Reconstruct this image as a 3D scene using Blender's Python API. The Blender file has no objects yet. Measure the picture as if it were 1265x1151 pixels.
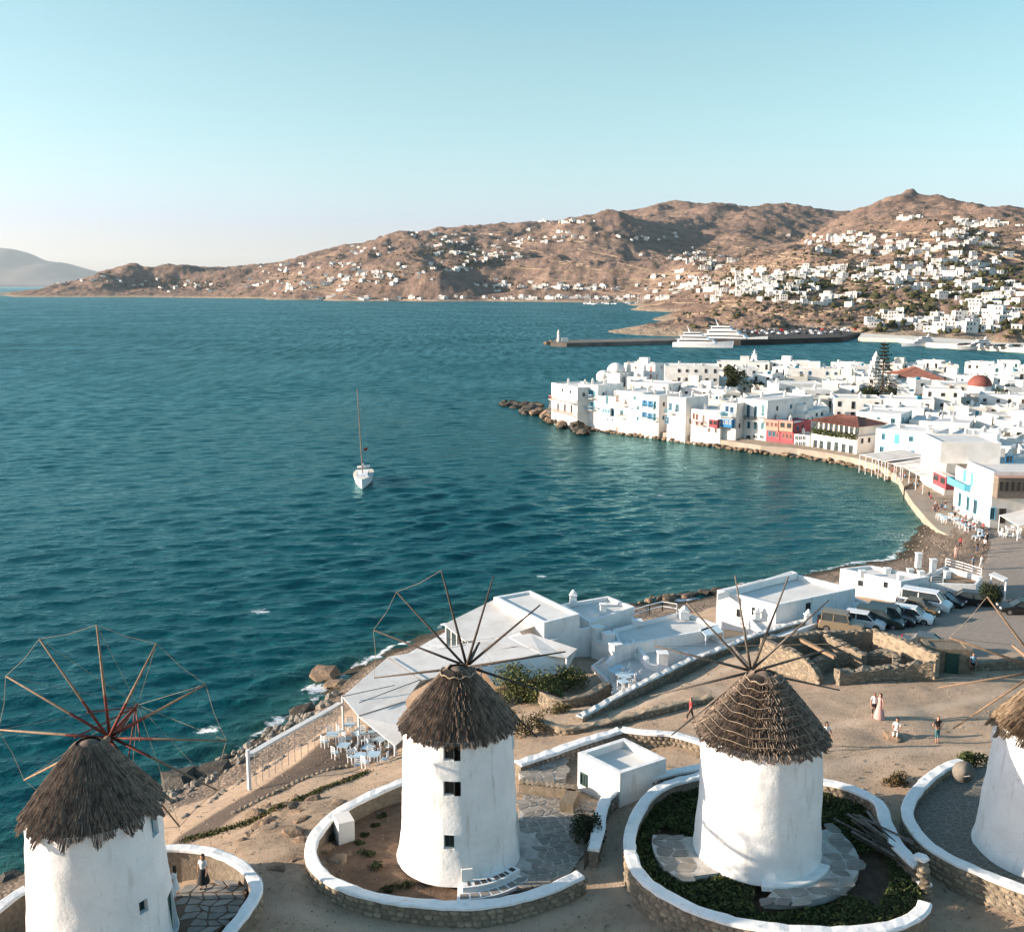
import bpy, bmesh, math, random
import numpy as np
from mathutils import Vector, Matrix

# ------------------------------------------------------------------ camera, sky, sun, exposure
sc = bpy.context.scene
COL = sc.collection
FPX, CXP, CYP = 1250.0, 632.5, 575.5          # focal length and centre in photograph pixels
PITCH = math.atan(223.0 / FPX)
CAMZ = 37.0
cam_d = bpy.data.cameras.new("camera"); cam = bpy.data.objects.new("camera", cam_d)
COL.objects.link(cam); sc.camera = cam
cam_d.sensor_width = 36.0; cam_d.lens = 36.0 * FPX / 1265.0
cam_d.clip_start = 0.5; cam_d.clip_end = 60000
cam.location = (0, 0, CAMZ); cam.rotation_euler = (math.pi / 2 - PITCH, 0, 0)

SUN_EL, SUN_FRONT = math.radians(13.5), math.radians(-3.0)
SUN_DIR = Vector((-math.cos(SUN_EL) * math.cos(SUN_FRONT), math.cos(SUN_EL) * math.sin(SUN_FRONT), math.sin(SUN_EL)))
w = bpy.data.worlds.new("World"); sc.world = w; w.use_nodes = True
nt = w.node_tree; nt.nodes.clear()
sky = nt.nodes.new("ShaderNodeTexSky"); sky.sky_type = 'NISHITA'; sky.sun_disc = False
sky.sun_elevation = SUN_EL; sky.sun_rotation = math.radians(-90) + SUN_FRONT
sky.altitude = 40; sky.air_density = 1.0; sky.dust_density = 1.0; sky.ozone_density = 2.2
sep = nt.nodes.new("ShaderNodeSeparateColor"); nt.links.new(sky.outputs[0], sep.inputs[0])
d1 = nt.nodes.new("ShaderNodeMath"); d1.operation = 'SUBTRACT'; nt.links.new(sep.outputs[2], d1.inputs[0]); nt.links.new(sep.outputs[0], d1.inputs[1])
d2 = nt.nodes.new("ShaderNodeMath"); d2.operation = 'DIVIDE'; d2.use_clamp = True; nt.links.new(d1.outputs[0], d2.inputs[0]); nt.links.new(sep.outputs[2], d2.inputs[1])
def stage(lo, hi, c0, c1):      # film-like colour response: pale tones stay warm, mid blues lean to cyan, the deep blue overhead is made bluer to tint the shade
    mr = nt.nodes.new("ShaderNodeMapRange"); nt.links.new(d2.outputs[0], mr.inputs[0]); mr.inputs[1].default_value = lo; mr.inputs[2].default_value = hi
    mx = nt.nodes.new("ShaderNodeMix"); mx.data_type = 'RGBA'; nt.links.new(mr.outputs[0], mx.inputs[0])
    for k, c in ((6, c0), (7, c1)):
        if isinstance(c, tuple): mx.inputs[k].default_value = (*c, 1)
        else: nt.links.new(c, mx.inputs[k])
    return mx
grade = stage(0.56, 0.72, stage(0.0, 0.58, (0.95, 0.90, 1.2), (1.10, 1.19, 0.95)).outputs[2], (0.68, 1.20, 1.22))
tint = nt.nodes.new("ShaderNodeMix"); tint.data_type = 'RGBA'; tint.blend_type = 'MULTIPLY'; tint.inputs[0].default_value = 1.0
nt.links.new(sky.outputs[0], tint.inputs[6]); nt.links.new(grade.outputs[2], tint.inputs[7])
bg = nt.nodes.new("ShaderNodeBackground"); bg.inputs[1].default_value = 0.10
out = nt.nodes.new("ShaderNodeOutputWorld")
nt.links.new(tint.outputs[2], bg.inputs[0]); nt.links.new(bg.outputs[0], out.inputs[0])
sd = bpy.data.lights.new("sun", 'SUN'); sun = bpy.data.objects.new("sun", sd); COL.objects.link(sun)
sd.energy = 5.0; sd.angle = math.radians(0.5); sd.color = (1.0, 0.84, 0.68)
sun.rotation_euler = SUN_DIR.to_track_quat('Z', 'Y').to_euler()
sc.view_settings.view_transform = 'Standard'; sc.view_settings.look = 'None'
sc.view_settings.exposure = 1.25; sc.view_settings.gamma = 1.0; sc.view_settings.use_curve_mapping = False
sc.render.engine = 'CYCLES'
sc.cycles.use_denoising = True
sc.cycles.max_bounces = 5; sc.cycles.diffuse_bounces = 2; sc.cycles.glossy_bounces = 3
sc.cycles.transparent_max_bounces = 6; sc.cycles.volume_bounces = 0
sc.cycles.caustics_reflective = False; sc.cycles.caustics_refractive = False

# ------------------------------------------------------------------ helpers
R = math.radians
_cp, _sp = math.cos(PITCH), math.sin(PITCH)
def ray(px, py):
    u = (px - CXP) / FPX; v = -(py - CYP) / FPX
    return Vector((u, _cp + v * _sp, -_sp + v * _cp))
def P(px, py, z=0.0):
    "ground point at height z seen at photograph pixel px, py"
    d = ray(px, py); t = (z - CAMZ) / d.z
    return Vector((d.x * t, d.y * t, z))
def PY(px, py, Y):
    d = ray(px, py); t = Y / d.y
    return Vector((d.x * t, Y, CAMZ + d.z * t))
def zat(py, Y, px=CXP): return PY(px, py, Y).z
def pix(p):
    x, y, z = p[0], p[1], p[2] - CAMZ
    dep = y * _cp - z * _sp; up = y * _sp + z * _cp
    return CXP + FPX * x / dep, CYP - FPX * up / dep
rng = random.Random(7)
U = rng.uniform

class MB:
    "collects polygons (with a material index each) and links them as one mesh object"
    def __init__(s, M=None): s.v = []; s.f = []; s.m = []; s.M = M; s.mi = 0
    def pts(s, pl):
        i = len(s.v)
        if s.M is not None: pl = [s.M @ Vector(p) for p in pl]
        s.v.extend([tuple(p) for p in pl]); return i
    def face(s, idx, mi=None): s.f.append(tuple(idx)); s.m.append(s.mi if mi is None else mi)
    def poly(s, pl, mi=None):
        i = s.pts(pl); s.face(range(i, i + len(pl)), mi); return s
    def prism(s, poly, z0, z1, mi=None, topmi=None, cap=True):
        n = len(poly); i = s.pts([(p[0], p[1], z0) for p in poly] + [(p[0], p[1], z1) for p in poly])
        a = sum(poly[k][0] * poly[(k + 1) % n][1] - poly[(k + 1) % n][0] * poly[k][1] for k in range(n))
        o = list(range(n)) if a > 0 else list(range(n))[::-1]
        for k in range(n):
            p, q = o[k], o[(k + 1) % n]
            s.face((i + p, i + q, i + n + q, i + n + p), mi)
        if cap:
            s.face([i + n + k for k in o], topmi if topmi is not None else mi); s.face([i + k for k in reversed(o)], mi)
        return s
    def box(s, c, d, rz=0, mi=None, taper=1.0):
        x, y, z = c; a, b, h = d[0] / 2, d[1] / 2, d[2] / 2
        ca, sa = math.cos(rz), math.sin(rz)
        def q(u, v, wz): return (x + u * ca - v * sa, y + u * sa + v * ca, z + wz)
        t = taper
        i = s.pts([q(-a, -b, -h), q(a, -b, -h), q(a, b, -h), q(-a, b, -h), q(-a * t, -b * t, h), q(a * t, -b * t, h), q(a * t, b * t, h), q(-a * t, b * t, h)])
        for f in ((3, 2, 1, 0), (4, 5, 6, 7), (0, 1, 5, 4), (1, 2, 6, 5), (2, 3, 7, 6), (3, 0, 4, 7)): s.face([i + k for k in f], mi)
        return s
    def bar(s, p, q, w, h=None, mi=None):
        "rectangular beam between two points"
        p, q = Vector(p), Vector(q); h = h or w; d = (q - p).normalized()
        up = Vector((0, 0, 1)) if abs(d.z) < 0.95 else Vector((0, 1, 0))
        r = d.cross(up).normalized() * w / 2; u = r.cross(d).normalized() * h / 2
        i = s.pts([p - r - u, p + r - u, p + r + u, p - r + u, q - r - u, q + r - u, q + r + u, q - r + u])
        for f in ((0, 1, 2, 3), (7, 6, 5, 4), (4, 5, 1, 0), (5, 6, 2, 1), (6, 7, 3, 2), (7, 4, 0, 3)): s.face([i + k for k in f], mi)
        return s
    def tube(s, path, rad, n=6, mi=None, cap=True):
        path = [Vector(p) for p in path]; m = len(path)
        if not hasattr(rad, '__len__'): rad = [rad] * m
        rings = []
        for k, p in enumerate(path):
            d = (path[min(k + 1, m - 1)] - path[max(k - 1, 0)]).normalized()
            up = Vector((0, 0, 1)) if abs(d.z) < 0.9 else Vector((1, 0, 0))
            r = d.cross(up).normalized(); u = r.cross(d)
            rings.append(s.pts([p + (r * math.cos(2 * math.pi * j / n) + u * math.sin(2 * math.pi * j / n)) * rad[k] for j in range(n)]))
        for k in range(m - 1):
            for j in range(n):
                j2 = (j + 1) % n
                s.face((rings[k] + j2, rings[k] + j, rings[k + 1] + j, rings[k + 1] + j2), mi)
        if cap:
            s.face([rings[0] + j for j in range(n)], mi); s.face([rings[-1] + j for j in reversed(range(n))], mi)
        return s
    def lathe(s, prof, n=24, c=(0, 0, 0), mi=None, a0=0, a1=2 * math.pi):
        full = abs(a1 - a0 - 2 * math.pi) < 1e-6; cols = n if full else n + 1
        rings = [s.pts([(c[0] + r * math.cos(a0 + (a1 - a0) * j / n), c[1] + r * math.sin(a0 + (a1 - a0) * j / n), c[2] + z) for j in range(cols)]) for r, z in prof]
        for k in range(len(prof) - 1):
            for j in range(n):
                j2 = (j + 1) % cols
                s.face((rings[k] + j, rings[k] + j2, rings[k + 1] + j2, rings[k + 1] + j), mi)
        if prof[-1][0] > 1e-4: s.face([rings[-1] + j for j in range(cols)], mi)
        return s
    def mesh(s, name, mats, smooth=False):
        me = bpy.data.meshes.new(name); me.from_pydata(s.v, [], s.f)
        for mt in (mats if isinstance(mats, (list, tuple)) else [mats]): me.materials.append(MAT[mt] if isinstance(mt, str) else mt)
        if len(me.materials) > 1: me.polygons.foreach_set("material_index", s.m)
        if smooth: me.polygons.foreach_set("use_smooth", [True] * len(s.f))
        me.update(); return me
    def build(s, name, mats, parent=None, smooth=False, org=None, **tags):
        if org is not None: s.v = [(x - org[0], y - org[1], z - org[2]) for x, y, z in s.v]
        return link(name, s.mesh(name, mats, smooth), parent, (org if (org is not None and parent is None) else None), **tags)

def link(name, me, parent=None, loc=None, rot=None, scale=None, **tags):
    o = bpy.data.objects.new(name, me); COL.objects.link(o)
    if parent is not None: o.parent = parent
    if loc is not None: o.location = loc
    if rot is not None: o.rotation_euler = rot if hasattr(rot, '__len__') else (0, 0, rot)
    if scale is not None: o.scale = scale if hasattr(scale, '__len__') else (scale,) * 3
    tag(o, **tags); return o
def tag(o, label=None, cat=None, group=None, kind=None):
    if label: o["label"] = label
    if cat: o["category"] = cat
    if group: o["group"] = group
    if kind: o["kind"] = kind
    return o
def thing(name, label, cat, loc=(0, 0, 0), rot=0, group=None, scale=None):
    return link(name, None, None, loc, rot, scale, label=label, cat=cat, group=group)
KIDS = {}
def copy_tree(o, parent=None):
    c = o.copy(); COL.objects.link(c); c.parent = parent
    for ch in o.children: copy_tree(ch, c)
    return c

def rbf(pts, vals, smooth=0.0):
    X = np.array([(p[0], p[1]) for p in pts], float); z = np.array(vals, float)
    mu, sg = X.mean(0), X.std(0).mean(); Xn = (X - mu) / sg
    def ker(a, b):
        d2 = ((a[:, None, :] - b[None, :, :]) ** 2).sum(-1)
        return np.sqrt(d2 + 1e-4)
    n = len(X); A = np.zeros((n + 3, n + 3)); A[:n, :n] = ker(Xn, Xn) - smooth * np.eye(n)
    A[:n, n] = 1; A[:n, n + 1:] = Xn; A[n, :n] = 1; A[n + 1:, :n] = Xn.T
    c = np.linalg.solve(A, np.concatenate([z, np.zeros(3)]))
    def f(x, y):
        x = np.asarray(x, float); y = np.asarray(y, float); sh = x.shape
        Q = (np.stack([x.ravel(), y.ravel()], 1) - mu) / sg; o = np.zeros(len(Q))
        for k in range(0, len(Q), 40000):
            q = Q[k:k + 40000]; o[k:k + 40000] = ker(q, Xn) @ c[:n] + c[n] + q @ c[n + 1:]
        return o.reshape(sh)
    return f
_ng = np.random.RandomState(3); _NT = _ng.rand(256, 256)
def vnoise(x, y):
    xi = np.floor(x).astype(int); yi = np.floor(y).astype(int); fx = x - xi; fy = y - yi
    fx = fx * fx * (3 - 2 * fx); fy = fy * fy * (3 - 2 * fy)
    a = _NT[xi & 255, yi & 255]; b = _NT[(xi + 1) & 255, yi & 255]; c = _NT[xi & 255, (yi + 1) & 255]; d = _NT[(xi + 1) & 255, (yi + 1) & 255]
    return (a * (1 - fx) + b * fx) * (1 - fy) + (c * (1 - fx) + d * fx) * fy - 0.5
def fbm(x, y, o=5, g=0.5):
    s = 0; a = 1.0
    for k in range(o):
        s = s + a * vnoise(x * 2 ** k + 17.3 * k, y * 2 ** k + 9.1 * k); a *= g
    return s
def inpoly(x, y, poly):
    x = np.asarray(x); y = np.asarray(y); ins = np.zeros(x.shape, bool); n = len(poly)
    for i in range(n):
        x1, y1 = poly[i][0], poly[i][1]; x2, y2 = poly[(i + 1) % n][0], poly[(i + 1) % n][1]
        c = ((y1 > y) != (y2 > y)) & (x < (x2 - x1) * (y - y1) / (y2 - y1 + 1e-12) + x1); ins ^= c
    return ins
def spline(pts, step=0.4, closed=False):
    "Catmull-Rom through points, resampled evenly"
    p = [Vector(q) for q in pts]; n = len(p); o = []
    seg = n if closed else n - 1
    for i in range(seg):
        a = p[(i - 1) % n] if (closed or i > 0) else p[0] * 2 - p[1]
        b = p[i]; c = p[(i + 1) % n]; d = p[(i + 2) % n] if (closed or i < n - 2) else c * 2 - b
        for k in range(12):
            t = k / 12; o.append(0.5 * ((2 * b) + (c - a) * t + (2 * a - 5 * b + 4 * c - d) * t * t + (3 * b - a - 3 * c + d) * t ** 3))
    if not closed: o.append(p[-1])
    r = [o[0]]; acc = 0
    for i in range(1, len(o)):
        d = (o[i] - o[i - 1]).length; acc += d
        while acc >= step and d > 1e-9:
            f = 1 - (acc - step) / d; r.append(o[i - 1].lerp(o[i], f)); acc -= step
    if not closed and (r[-1] - o[-1]).length > step * 0.3: r.append(o[-1])
    return r

# ------------------------------------------------------------------ materials
MAT = {}
def N(nt, t, **kw):
    n = nt.nodes.new(t)
    for k, v in kw.items(): setattr(n, k, v)
    return n
def mixc(nt, fac, a, b, mode='MIX'):
    m = N(nt, "ShaderNodeMix", data_type='RGBA', blend_type=mode)
    for i, v in ((0, fac), (6, a), (7, b)):
        if hasattr(v, 'is_output'): nt.links.new(v, m.inputs[i])
        elif i == 0: m.inputs[0].default_value = v
        else: m.inputs[i].default_value = (*v[:3], 1)
    return m.outputs[2]
def maprange(nt, v, a, b, c=0, d=1):
    m = N(nt, "ShaderNodeMapRange"); nt.links.new(v, m.inputs[0])
    for i, q in enumerate((a, b, c, d)): m.inputs[i + 1].default_value = q
    return m.outputs[0]
def noise(nt, co, scale, detail=4, rough=0.55):
    n = N(nt, "ShaderNodeTexNoise"); n.inputs["Scale"].default_value = scale; n.inputs["Detail"].default_value = detail; n.inputs["Roughness"].default_value = rough
    if co is not None: nt.links.new(co, n.inputs["Vector"])
    return n.outputs[0]
def attr(nt, name):
    a = N(nt, "ShaderNodeAttribute"); a.attribute_name = name; return a.outputs[2]
def newmat(name):
    m = bpy.data.materials.new(name); m.use_nodes = True; MAT[name] = m
    return m, m.node_tree, m.node_tree.nodes["Principled BSDF"]
def wpos(nt): return N(nt, "ShaderNodeNewGeometry").outputs["Position"]
def bumpn(nt, b, h, st, dist=0.05):
    bn = N(nt, "ShaderNodeBump"); bn.inputs["Strength"].default_value = st; bn.inputs["Distance"].default_value = dist
    nt.links.new(h, bn.inputs["Height"]); nt.links.new(bn.outputs[0], b.inputs["Normal"])
def simple(name, c1, c2=None, scale=2.0, rough=0.85, bump=0.0, bscale=None, bdist=0.04, vary=0.0, spec=0.3, lo=0.35, hi=0.65, metal=0.0):
    m, nt, b = newmat(name); c2 = c2 or tuple(x * 0.82 for x in c1)
    co = wpos(nt); n = noise(nt, co, scale, 6); f = maprange(nt, n, lo, hi)
    col = mixc(nt, f, c1, c2)
    if vary:
        r = N(nt, "ShaderNodeObjectInfo").outputs["Random"]
        col = mixc(nt, 1.0, col, mixc(nt, r, (1 - vary,) * 3, (1 + vary, 1 + vary * 0.9, 1 + vary * 0.75)), 'MULTIPLY')
    nt.links.new(col, b.inputs["Base Color"])
    b.inputs["Roughness"].default_value = rough; b.inputs["Specular IOR Level"].default_value = spec; b.inputs["Metallic"].default_value = metal
    if bump: bumpn(nt, b, noise(nt, co, bscale or scale * 4, 5, 0.6), bump, bdist)
    return m
def limewash(name, base, dirt, amt):
    m, nt, b = newmat(name); co = wpos(nt); mp = N(nt, "ShaderNodeMapping"); nt.links.new(co, mp.inputs[0]); mp.inputs["Scale"].default_value = (1, 1, 0.16)
    st = noise(nt, mp.outputs[0], 2.6, 6, 0.65); pt = noise(nt, co, 0.7, 5, 0.6); fi = noise(nt, co, 7, 5, 0.7)
    c = mixc(nt, maprange(nt, pt, 0.4, 0.62), base, tuple(x * 0.90 for x in base)); c = mixc(nt, maprange(nt, st, 0.56, 0.80, 0, amt), c, dirt); c = mixc(nt, maprange(nt, fi, 0.66, 0.76, 0, amt * 0.8), c, dirt)
    vo = N(nt, "ShaderNodeTexVoronoi", feature='DISTANCE_TO_EDGE'); vo.inputs["Scale"].default_value = 0.55; wv = N(nt, "ShaderNodeVectorMath", operation='ADD'); nt.links.new(co, wv.inputs[0]); wn = N(nt, "ShaderNodeTexNoise"); wn.inputs["Scale"].default_value = 1.2; wn.inputs["Detail"].default_value = 5; nt.links.new(co, wn.inputs["Vector"]); nt.links.new(wn.outputs[1], wv.inputs[1]); nt.links.new(wv.outputs[0], vo.inputs["Vector"])
    c = mixc(nt, maprange(nt, vo.outputs[0], 0.004, 0.0, 0, amt * 0.45), c, tuple(x * 0.6 for x in dirt)); nt.links.new(c, b.inputs["Base Color"]); b.inputs["Roughness"].default_value = 0.92; b.inputs["Specular IOR Level"].default_value = 0.2
    bb = N(nt, "ShaderNodeMath", operation='MULTIPLY_ADD'); nt.links.new(pt, bb.inputs[0]); bb.inputs[1].default_value = 5.0; nt.links.new(fi, bb.inputs[2]); bumpn(nt, b, bb.outputs[0], 0.5, 0.03)
limewash("plaster", (0.82, 0.81, 0.785), (0.46, 0.42, 0.36), 0.8)
simple("plaster_old", (0.80, 0.79, 0.76), (0.60, 0.58, 0.54), 1.2, 0.92, 0.5, 6, 0.03, lo=0.45, hi=0.75)
simple("whitewash", (0.79, 0.76, 0.715), (0.60, 0.57, 0.52), 0.5, 0.9, 0.3, 2, 0.05, vary=0.09, lo=0.42, hi=0.75)
simple("cream", (0.72, 0.66, 0.57), (0.62, 0.56, 0.47), 0.4, 0.9, 0.2, 3)
simple("roofwhite", (0.70, 0.675, 0.64), (0.56, 0.54, 0.50), 0.5, 0.9, 0.2, 4, lo=0.3, hi=0.75, vary=0.06)
simple("canvas", (0.71, 0.67, 0.62), (0.52, 0.48, 0.43), 0.45, 0.85, 0.25, 3, 0.06, lo=0.42, hi=0.8)
simple("seam", (0.22, 0.20, 0.18), None, 3)
simple("stone", (0.30, 0.245, 0.18), (0.20, 0.16, 0.115), 2.6, 0.95, 0.6, 9, 0.05, vary=0.28)
simple("stone_grey", (0.26, 0.235, 0.20), (0.17, 0.15, 0.125), 2.6, 0.95, 0.6, 9, 0.05, vary=0.25)
simple("mortar", (0.24, 0.20, 0.15), (0.15, 0.125, 0.095), 4, 0.95, 0.8, 10, 0.06)
simple("flag", (0.30, 0.275, 0.24), (0.21, 0.19, 0.165), 1.6, 0.85, 0.3, 7, 0.03, vary=0.2)
simple("flag_dark", (0.10, 0.085, 0.07), (0.06, 0.05, 0.045), 2, 0.9, 0.4, 7, 0.03, vary=0.25)
simple("joint", (0.50, 0.47, 0.43), (0.36, 0.33, 0.29), 3, 0.9, 0.3, 8)
simple("soil", (0.17, 0.115, 0.075), (0.11, 0.075, 0.05), 1.5, 0.95, 0.8, 5, 0.08)
simple("wood", (0.30, 0.20, 0.125), (0.19, 0.125, 0.08), 6, 0.8, 0.3, 20)
simple("wood_grey", (0.20, 0.165, 0.135), (0.11, 0.09, 0.075), 5, 0.85, 0.3, 20, vary=0.2)
simple("wood_dark", (0.085, 0.065, 0.052), (0.05, 0.04, 0.032), 5, 0.85, 0.2, 20)
simple("redwood", (0.20, 0.045, 0.03), (0.11, 0.03, 0.022), 5, 0.75)
simple("rope", (0.33, 0.26, 0.19), (0.22, 0.17, 0.12), 8, 0.9)
simple("dark", (0.012, 0.014, 0.016), (0.02, 0.022, 0.025), 3, 0.4)
simple("glass", (0.03, 0.04, 0.045), (0.045, 0.06, 0.065), 2, 0.12, spec=0.6)
simple("teal", (0.025, 0.26, 0.36), (0.02, 0.20, 0.28), 3, 0.6)
simple("blue", (0.02, 0.20, 0.42), (0.015, 0.15, 0.33), 3, 0.6)
simple("sky_blue", (0.12, 0.47, 0.62), (0.09, 0.40, 0.55), 3, 0.6)
simple("pale_blue", (0.50, 0.62, 0.68), (0.40, 0.52, 0.58), 3, 0.6)
simple("pink", (0.36, 0.075, 0.09), (0.27, 0.055, 0.07), 3, 0.7)
simple("rose", (0.60, 0.26, 0.22), (0.50, 0.20, 0.17), 3, 0.7)
simple("salmon", (0.50, 0.30, 0.23), (0.40, 0.23, 0.17), 2, 0.8)
simple("green", (0.025, 0.075, 0.06), (0.02, 0.055, 0.045), 3, 0.6)
simple("tile_red", (0.27, 0.115, 0.082), (0.17, 0.07, 0.05), 1.2, 0.85, 0.4, 8, vary=0.1)
simple("dome_red", (0.24, 0.08, 0.062), (0.19, 0.06, 0.045), 0.8, 0.75)
simple("metal", (0.42, 0.42, 0.42), None, 4, 0.45, metal=0.6)
simple("white_paint", (0.80, 0.80, 0.80), (0.74, 0.74, 0.74), 2, 0.45)
simple("asphalt", (0.085, 0.075, 0.068), (0.06, 0.053, 0.05), 1.5, 0.9, 0.4, 14)
simple("quay", (0.20, 0.175, 0.15), (0.13, 0.11, 0.09), 0.15, 0.9, 0.4, 1.5)
simple("quay_dark", (0.06, 0.05, 0.042), (0.035, 0.03, 0.026), 0.2, 0.9, 0.4, 1.5)
simple("skin", (0.42, 0.23, 0.15), None, 5, 0.6)
simple("hair", (0.022, 0.015, 0.012), None, 9, 0.6)
simple("tyre", (0.015, 0.015, 0.016), None, 4, 0.8)
simple("lamp_red", (0.35, 0.02, 0.015), None, 4, 0.3)
simple("lamp_clear", (0.75, 0.75, 0.72), None, 4, 0.2)
simple("rock", (0.26, 0.185, 0.125), (0.13, 0.095, 0.068), 1.3, 0.95, 0.9, 5, 0.12, vary=0.2)
simple("rock_wet", (0.075, 0.06, 0.042), (0.035, 0.03, 0.024), 1.3, 0.6, 0.9, 5, 0.12, vary=0.2)
simple("algae", (0.13, 0.12, 0.03), (0.07, 0.06, 0.02), 1.5, 0.8, 0.6, 8)
simple("leaf", (0.075, 0.095, 0.028), (0.035, 0.05, 0.016), 1.6, 0.75, vary=0.25, spec=0.2)
simple("leaf_dark", (0.036, 0.046, 0.018), (0.018, 0.025, 0.011), 1.3, 0.8, vary=0.2, spec=0.2)
simple("leaf_far", (0.075, 0.075, 0.035), (0.04, 0.045, 0.022), 0.08, 0.9, vary=0.2, spec=0.1)
simple("dry_leaf", (0.17, 0.115, 0.05), (0.09, 0.065, 0.03), 2, 0.9, spec=0.1)
simple("bark", (0.10, 0.075, 0.055), (0.06, 0.045, 0.035), 4, 0.95, 0.6, 12)
# ------------------------------------------------------------------ the mill headland (ground sheet)
MILL = [(-17.8, 39.8), (-2.68, 47.5), (12.15, 46.1), (26.5, 46.1)]      # feet of the four windmills
MILLZ = [9.0, 8.5, 9.5, 9.4]
cp = [(*m, z) for m, z in zip(MILL, MILLZ)]
cp += [(-27, 40, 7.5), (-20, 30, 8.5), (0, 30, 8.2), (20, 30, 8.3), (40, 32, 8.4), (42, 46, 8.8), (-34, 36, 4.0), (-34, 22, 6.0), (60, 50, 8.5), (75, 70, 8), (95, 95, 6)]
for px, py, z in [(300, 1120, 8.5), (450, 1150, 8.25), (740, 1080, 8.5), (740, 1140, 8.3), (1000, 1165, 8.3), (1200, 1130, 8.4),
    (740, 1010, 8.6), (1080, 1000, 8.8), (1085, 888, 8.8), (1157, 915, 9.0), (1000, 950, 9.0), (1100, 850, 8.2), (1240, 850, 7.9), (950, 880, 8.5), (860, 905, 8.3),
    (800, 880, 7.8), (860, 845, 7.2), (900, 815, 6.6), (720, 905, 7.7), (650, 920, 7.6), (680, 880, 6.6), (930, 850, 7.7), (1030, 850, 7.8), (1150, 835, 7.5), (1040, 800, 7.0), (1100, 800, 6.6),
    (1000, 775, 5.6), (1060, 790, 5.6), (1200, 800, 6.2), (1250, 760, 5.2), (1140, 748, 4.4), (1200, 745, 4.3), (1265, 705, 2.8), (1210, 690, 2.1), (1190, 660, 1.7), (1265, 655, 1.8), (1330, 660, 2.0),
    (960, 760, 4.2), (1050, 740, 4.0), (1120, 715, 3.4), (740, 832, 4.7), (830, 795, 4.4), (720, 872, 4.7), (755, 852, 4.6), (790, 835, 4.5), (825, 818, 4.5), (860, 803, 4.4), (900, 789, 4.2), (940, 775, 4.0), (745, 881, 7.2), (790, 862, 7.0), (830, 846, 6.8), (870, 830, 6.5), (920, 808, 6.2), (640, 830, 5.0), (590, 900, 6.2), (520, 950, 7.6),
    (480, 930, 5.0), (430, 945, 4.7), (470, 900, 4.5), (540, 830, 4.4), (600, 800, 4.3), (700, 775, 4.2),
    (310, 985, 4.9), (240, 1030, 5.4), (400, 915, 4.6), (330, 1030, 7.7), (372, 1000, 7.6), (300, 1060, 8.2), (370, 1075, 8.4), (345, 1000, 6.7), (290, 1030, 6.4), (400, 975, 6.7), (440, 965, 6.6),
    (200, 990, 1.6), (235, 990, 2.6), (270, 975, 2.2), (350, 930, 2.2), (250, 962, 0.2), (330, 908, 0.1), (400, 862, 0.1), (425, 838, 0.1), (0, 1085, 0.0), (60, 1060, 0.0), (130, 1025, 0.0), (0, 1120, 2.0), (25, 1150, 5.0),
    (100, 960, -2.5), (250, 900, -2.2), (350, 830, -2.5), (20, 1000, -2.5), (420, 790, -2.5),
    (500, 765, -2.5), (560, 740, -2.5), (700, 705, -2.5), (880, 698, -2.5), (1000, 682, -2.2), (1080, 660, -2.2), (1120, 640, -1.5),
    (462, 800, -1.3), (540, 760, -1.5), (600, 732, -1.8), (655, 720, -1.8), (720, 728, -1.4), (800, 743, -0.5), (850, 742, -0.3), (885, 724, -1.2), (975, 699, -1.4), (1040, 691, -1.0), (560, 805, 3.6), (640, 775, 3.6), (720, 772, 3.8), (800, 780, 3.8), (840, 765, 2.6), (930, 748, 3.8), (1000, 735, 3.8), (1080, 718, 3.4), (1110, 690, 0.1), (1128, 672, 0.1), (1140, 648, 0.0), (1160, 672, 1.0), (1182, 648, 1.3), (1150, 690, 1.6)]:
    q = P(px, py, z); cp.append((q.x, q.y, z))
fN = rbf([c[:2] for c in cp], [c[2] for c in cp], 0.0005)
NX0, NX1, NY0, NY1, ND = -72.0, 112.0, 14.0, 172.0, 0.5
gx = np.arange(NX0, NX1 + 1e-6, ND); gy = np.arange(NY0, NY1 + 1e-6, ND)
GX, GY = np.meshgrid(gx, gy); GZ = fN(GX, GY)
def pxy(lst, z): return [P(a, b, z).to_2d() for a, b in lst]
path_poly = [P(a, b, z).to_2d() for a, b, z in ((178, 1062, 5.6), (230, 1020, 5.2), (305, 972, 4.8), (410, 905, 4.6), (470, 905, 4.6), (475, 935, 4.9), (400, 950, 4.9), (300, 1008, 5.4), (245, 1040, 5.8))]
lot_poly = [P(a, b, z).to_2d() for a, b, z in ((1000, 775, 5.6), (1085, 745, 4.4), (1110, 740, 4.2), (1210, 720, 3.6), (1225, 670, 1.8), (1180, 655, 1.6), (1200, 640, 1.6), (1330, 640, 1.9), (1340, 800, 6), (1165, 815, 6.9), (1070, 795, 6))]
rock_pts = [P(330, 1030, 7.7), P(372, 1003, 7.6), P(395, 1070, 8.3), P(345, 1000, 6.8)]
soil2 = (MILL[1][0] - 2.0, MILL[1][1] - 1.0)
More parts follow.
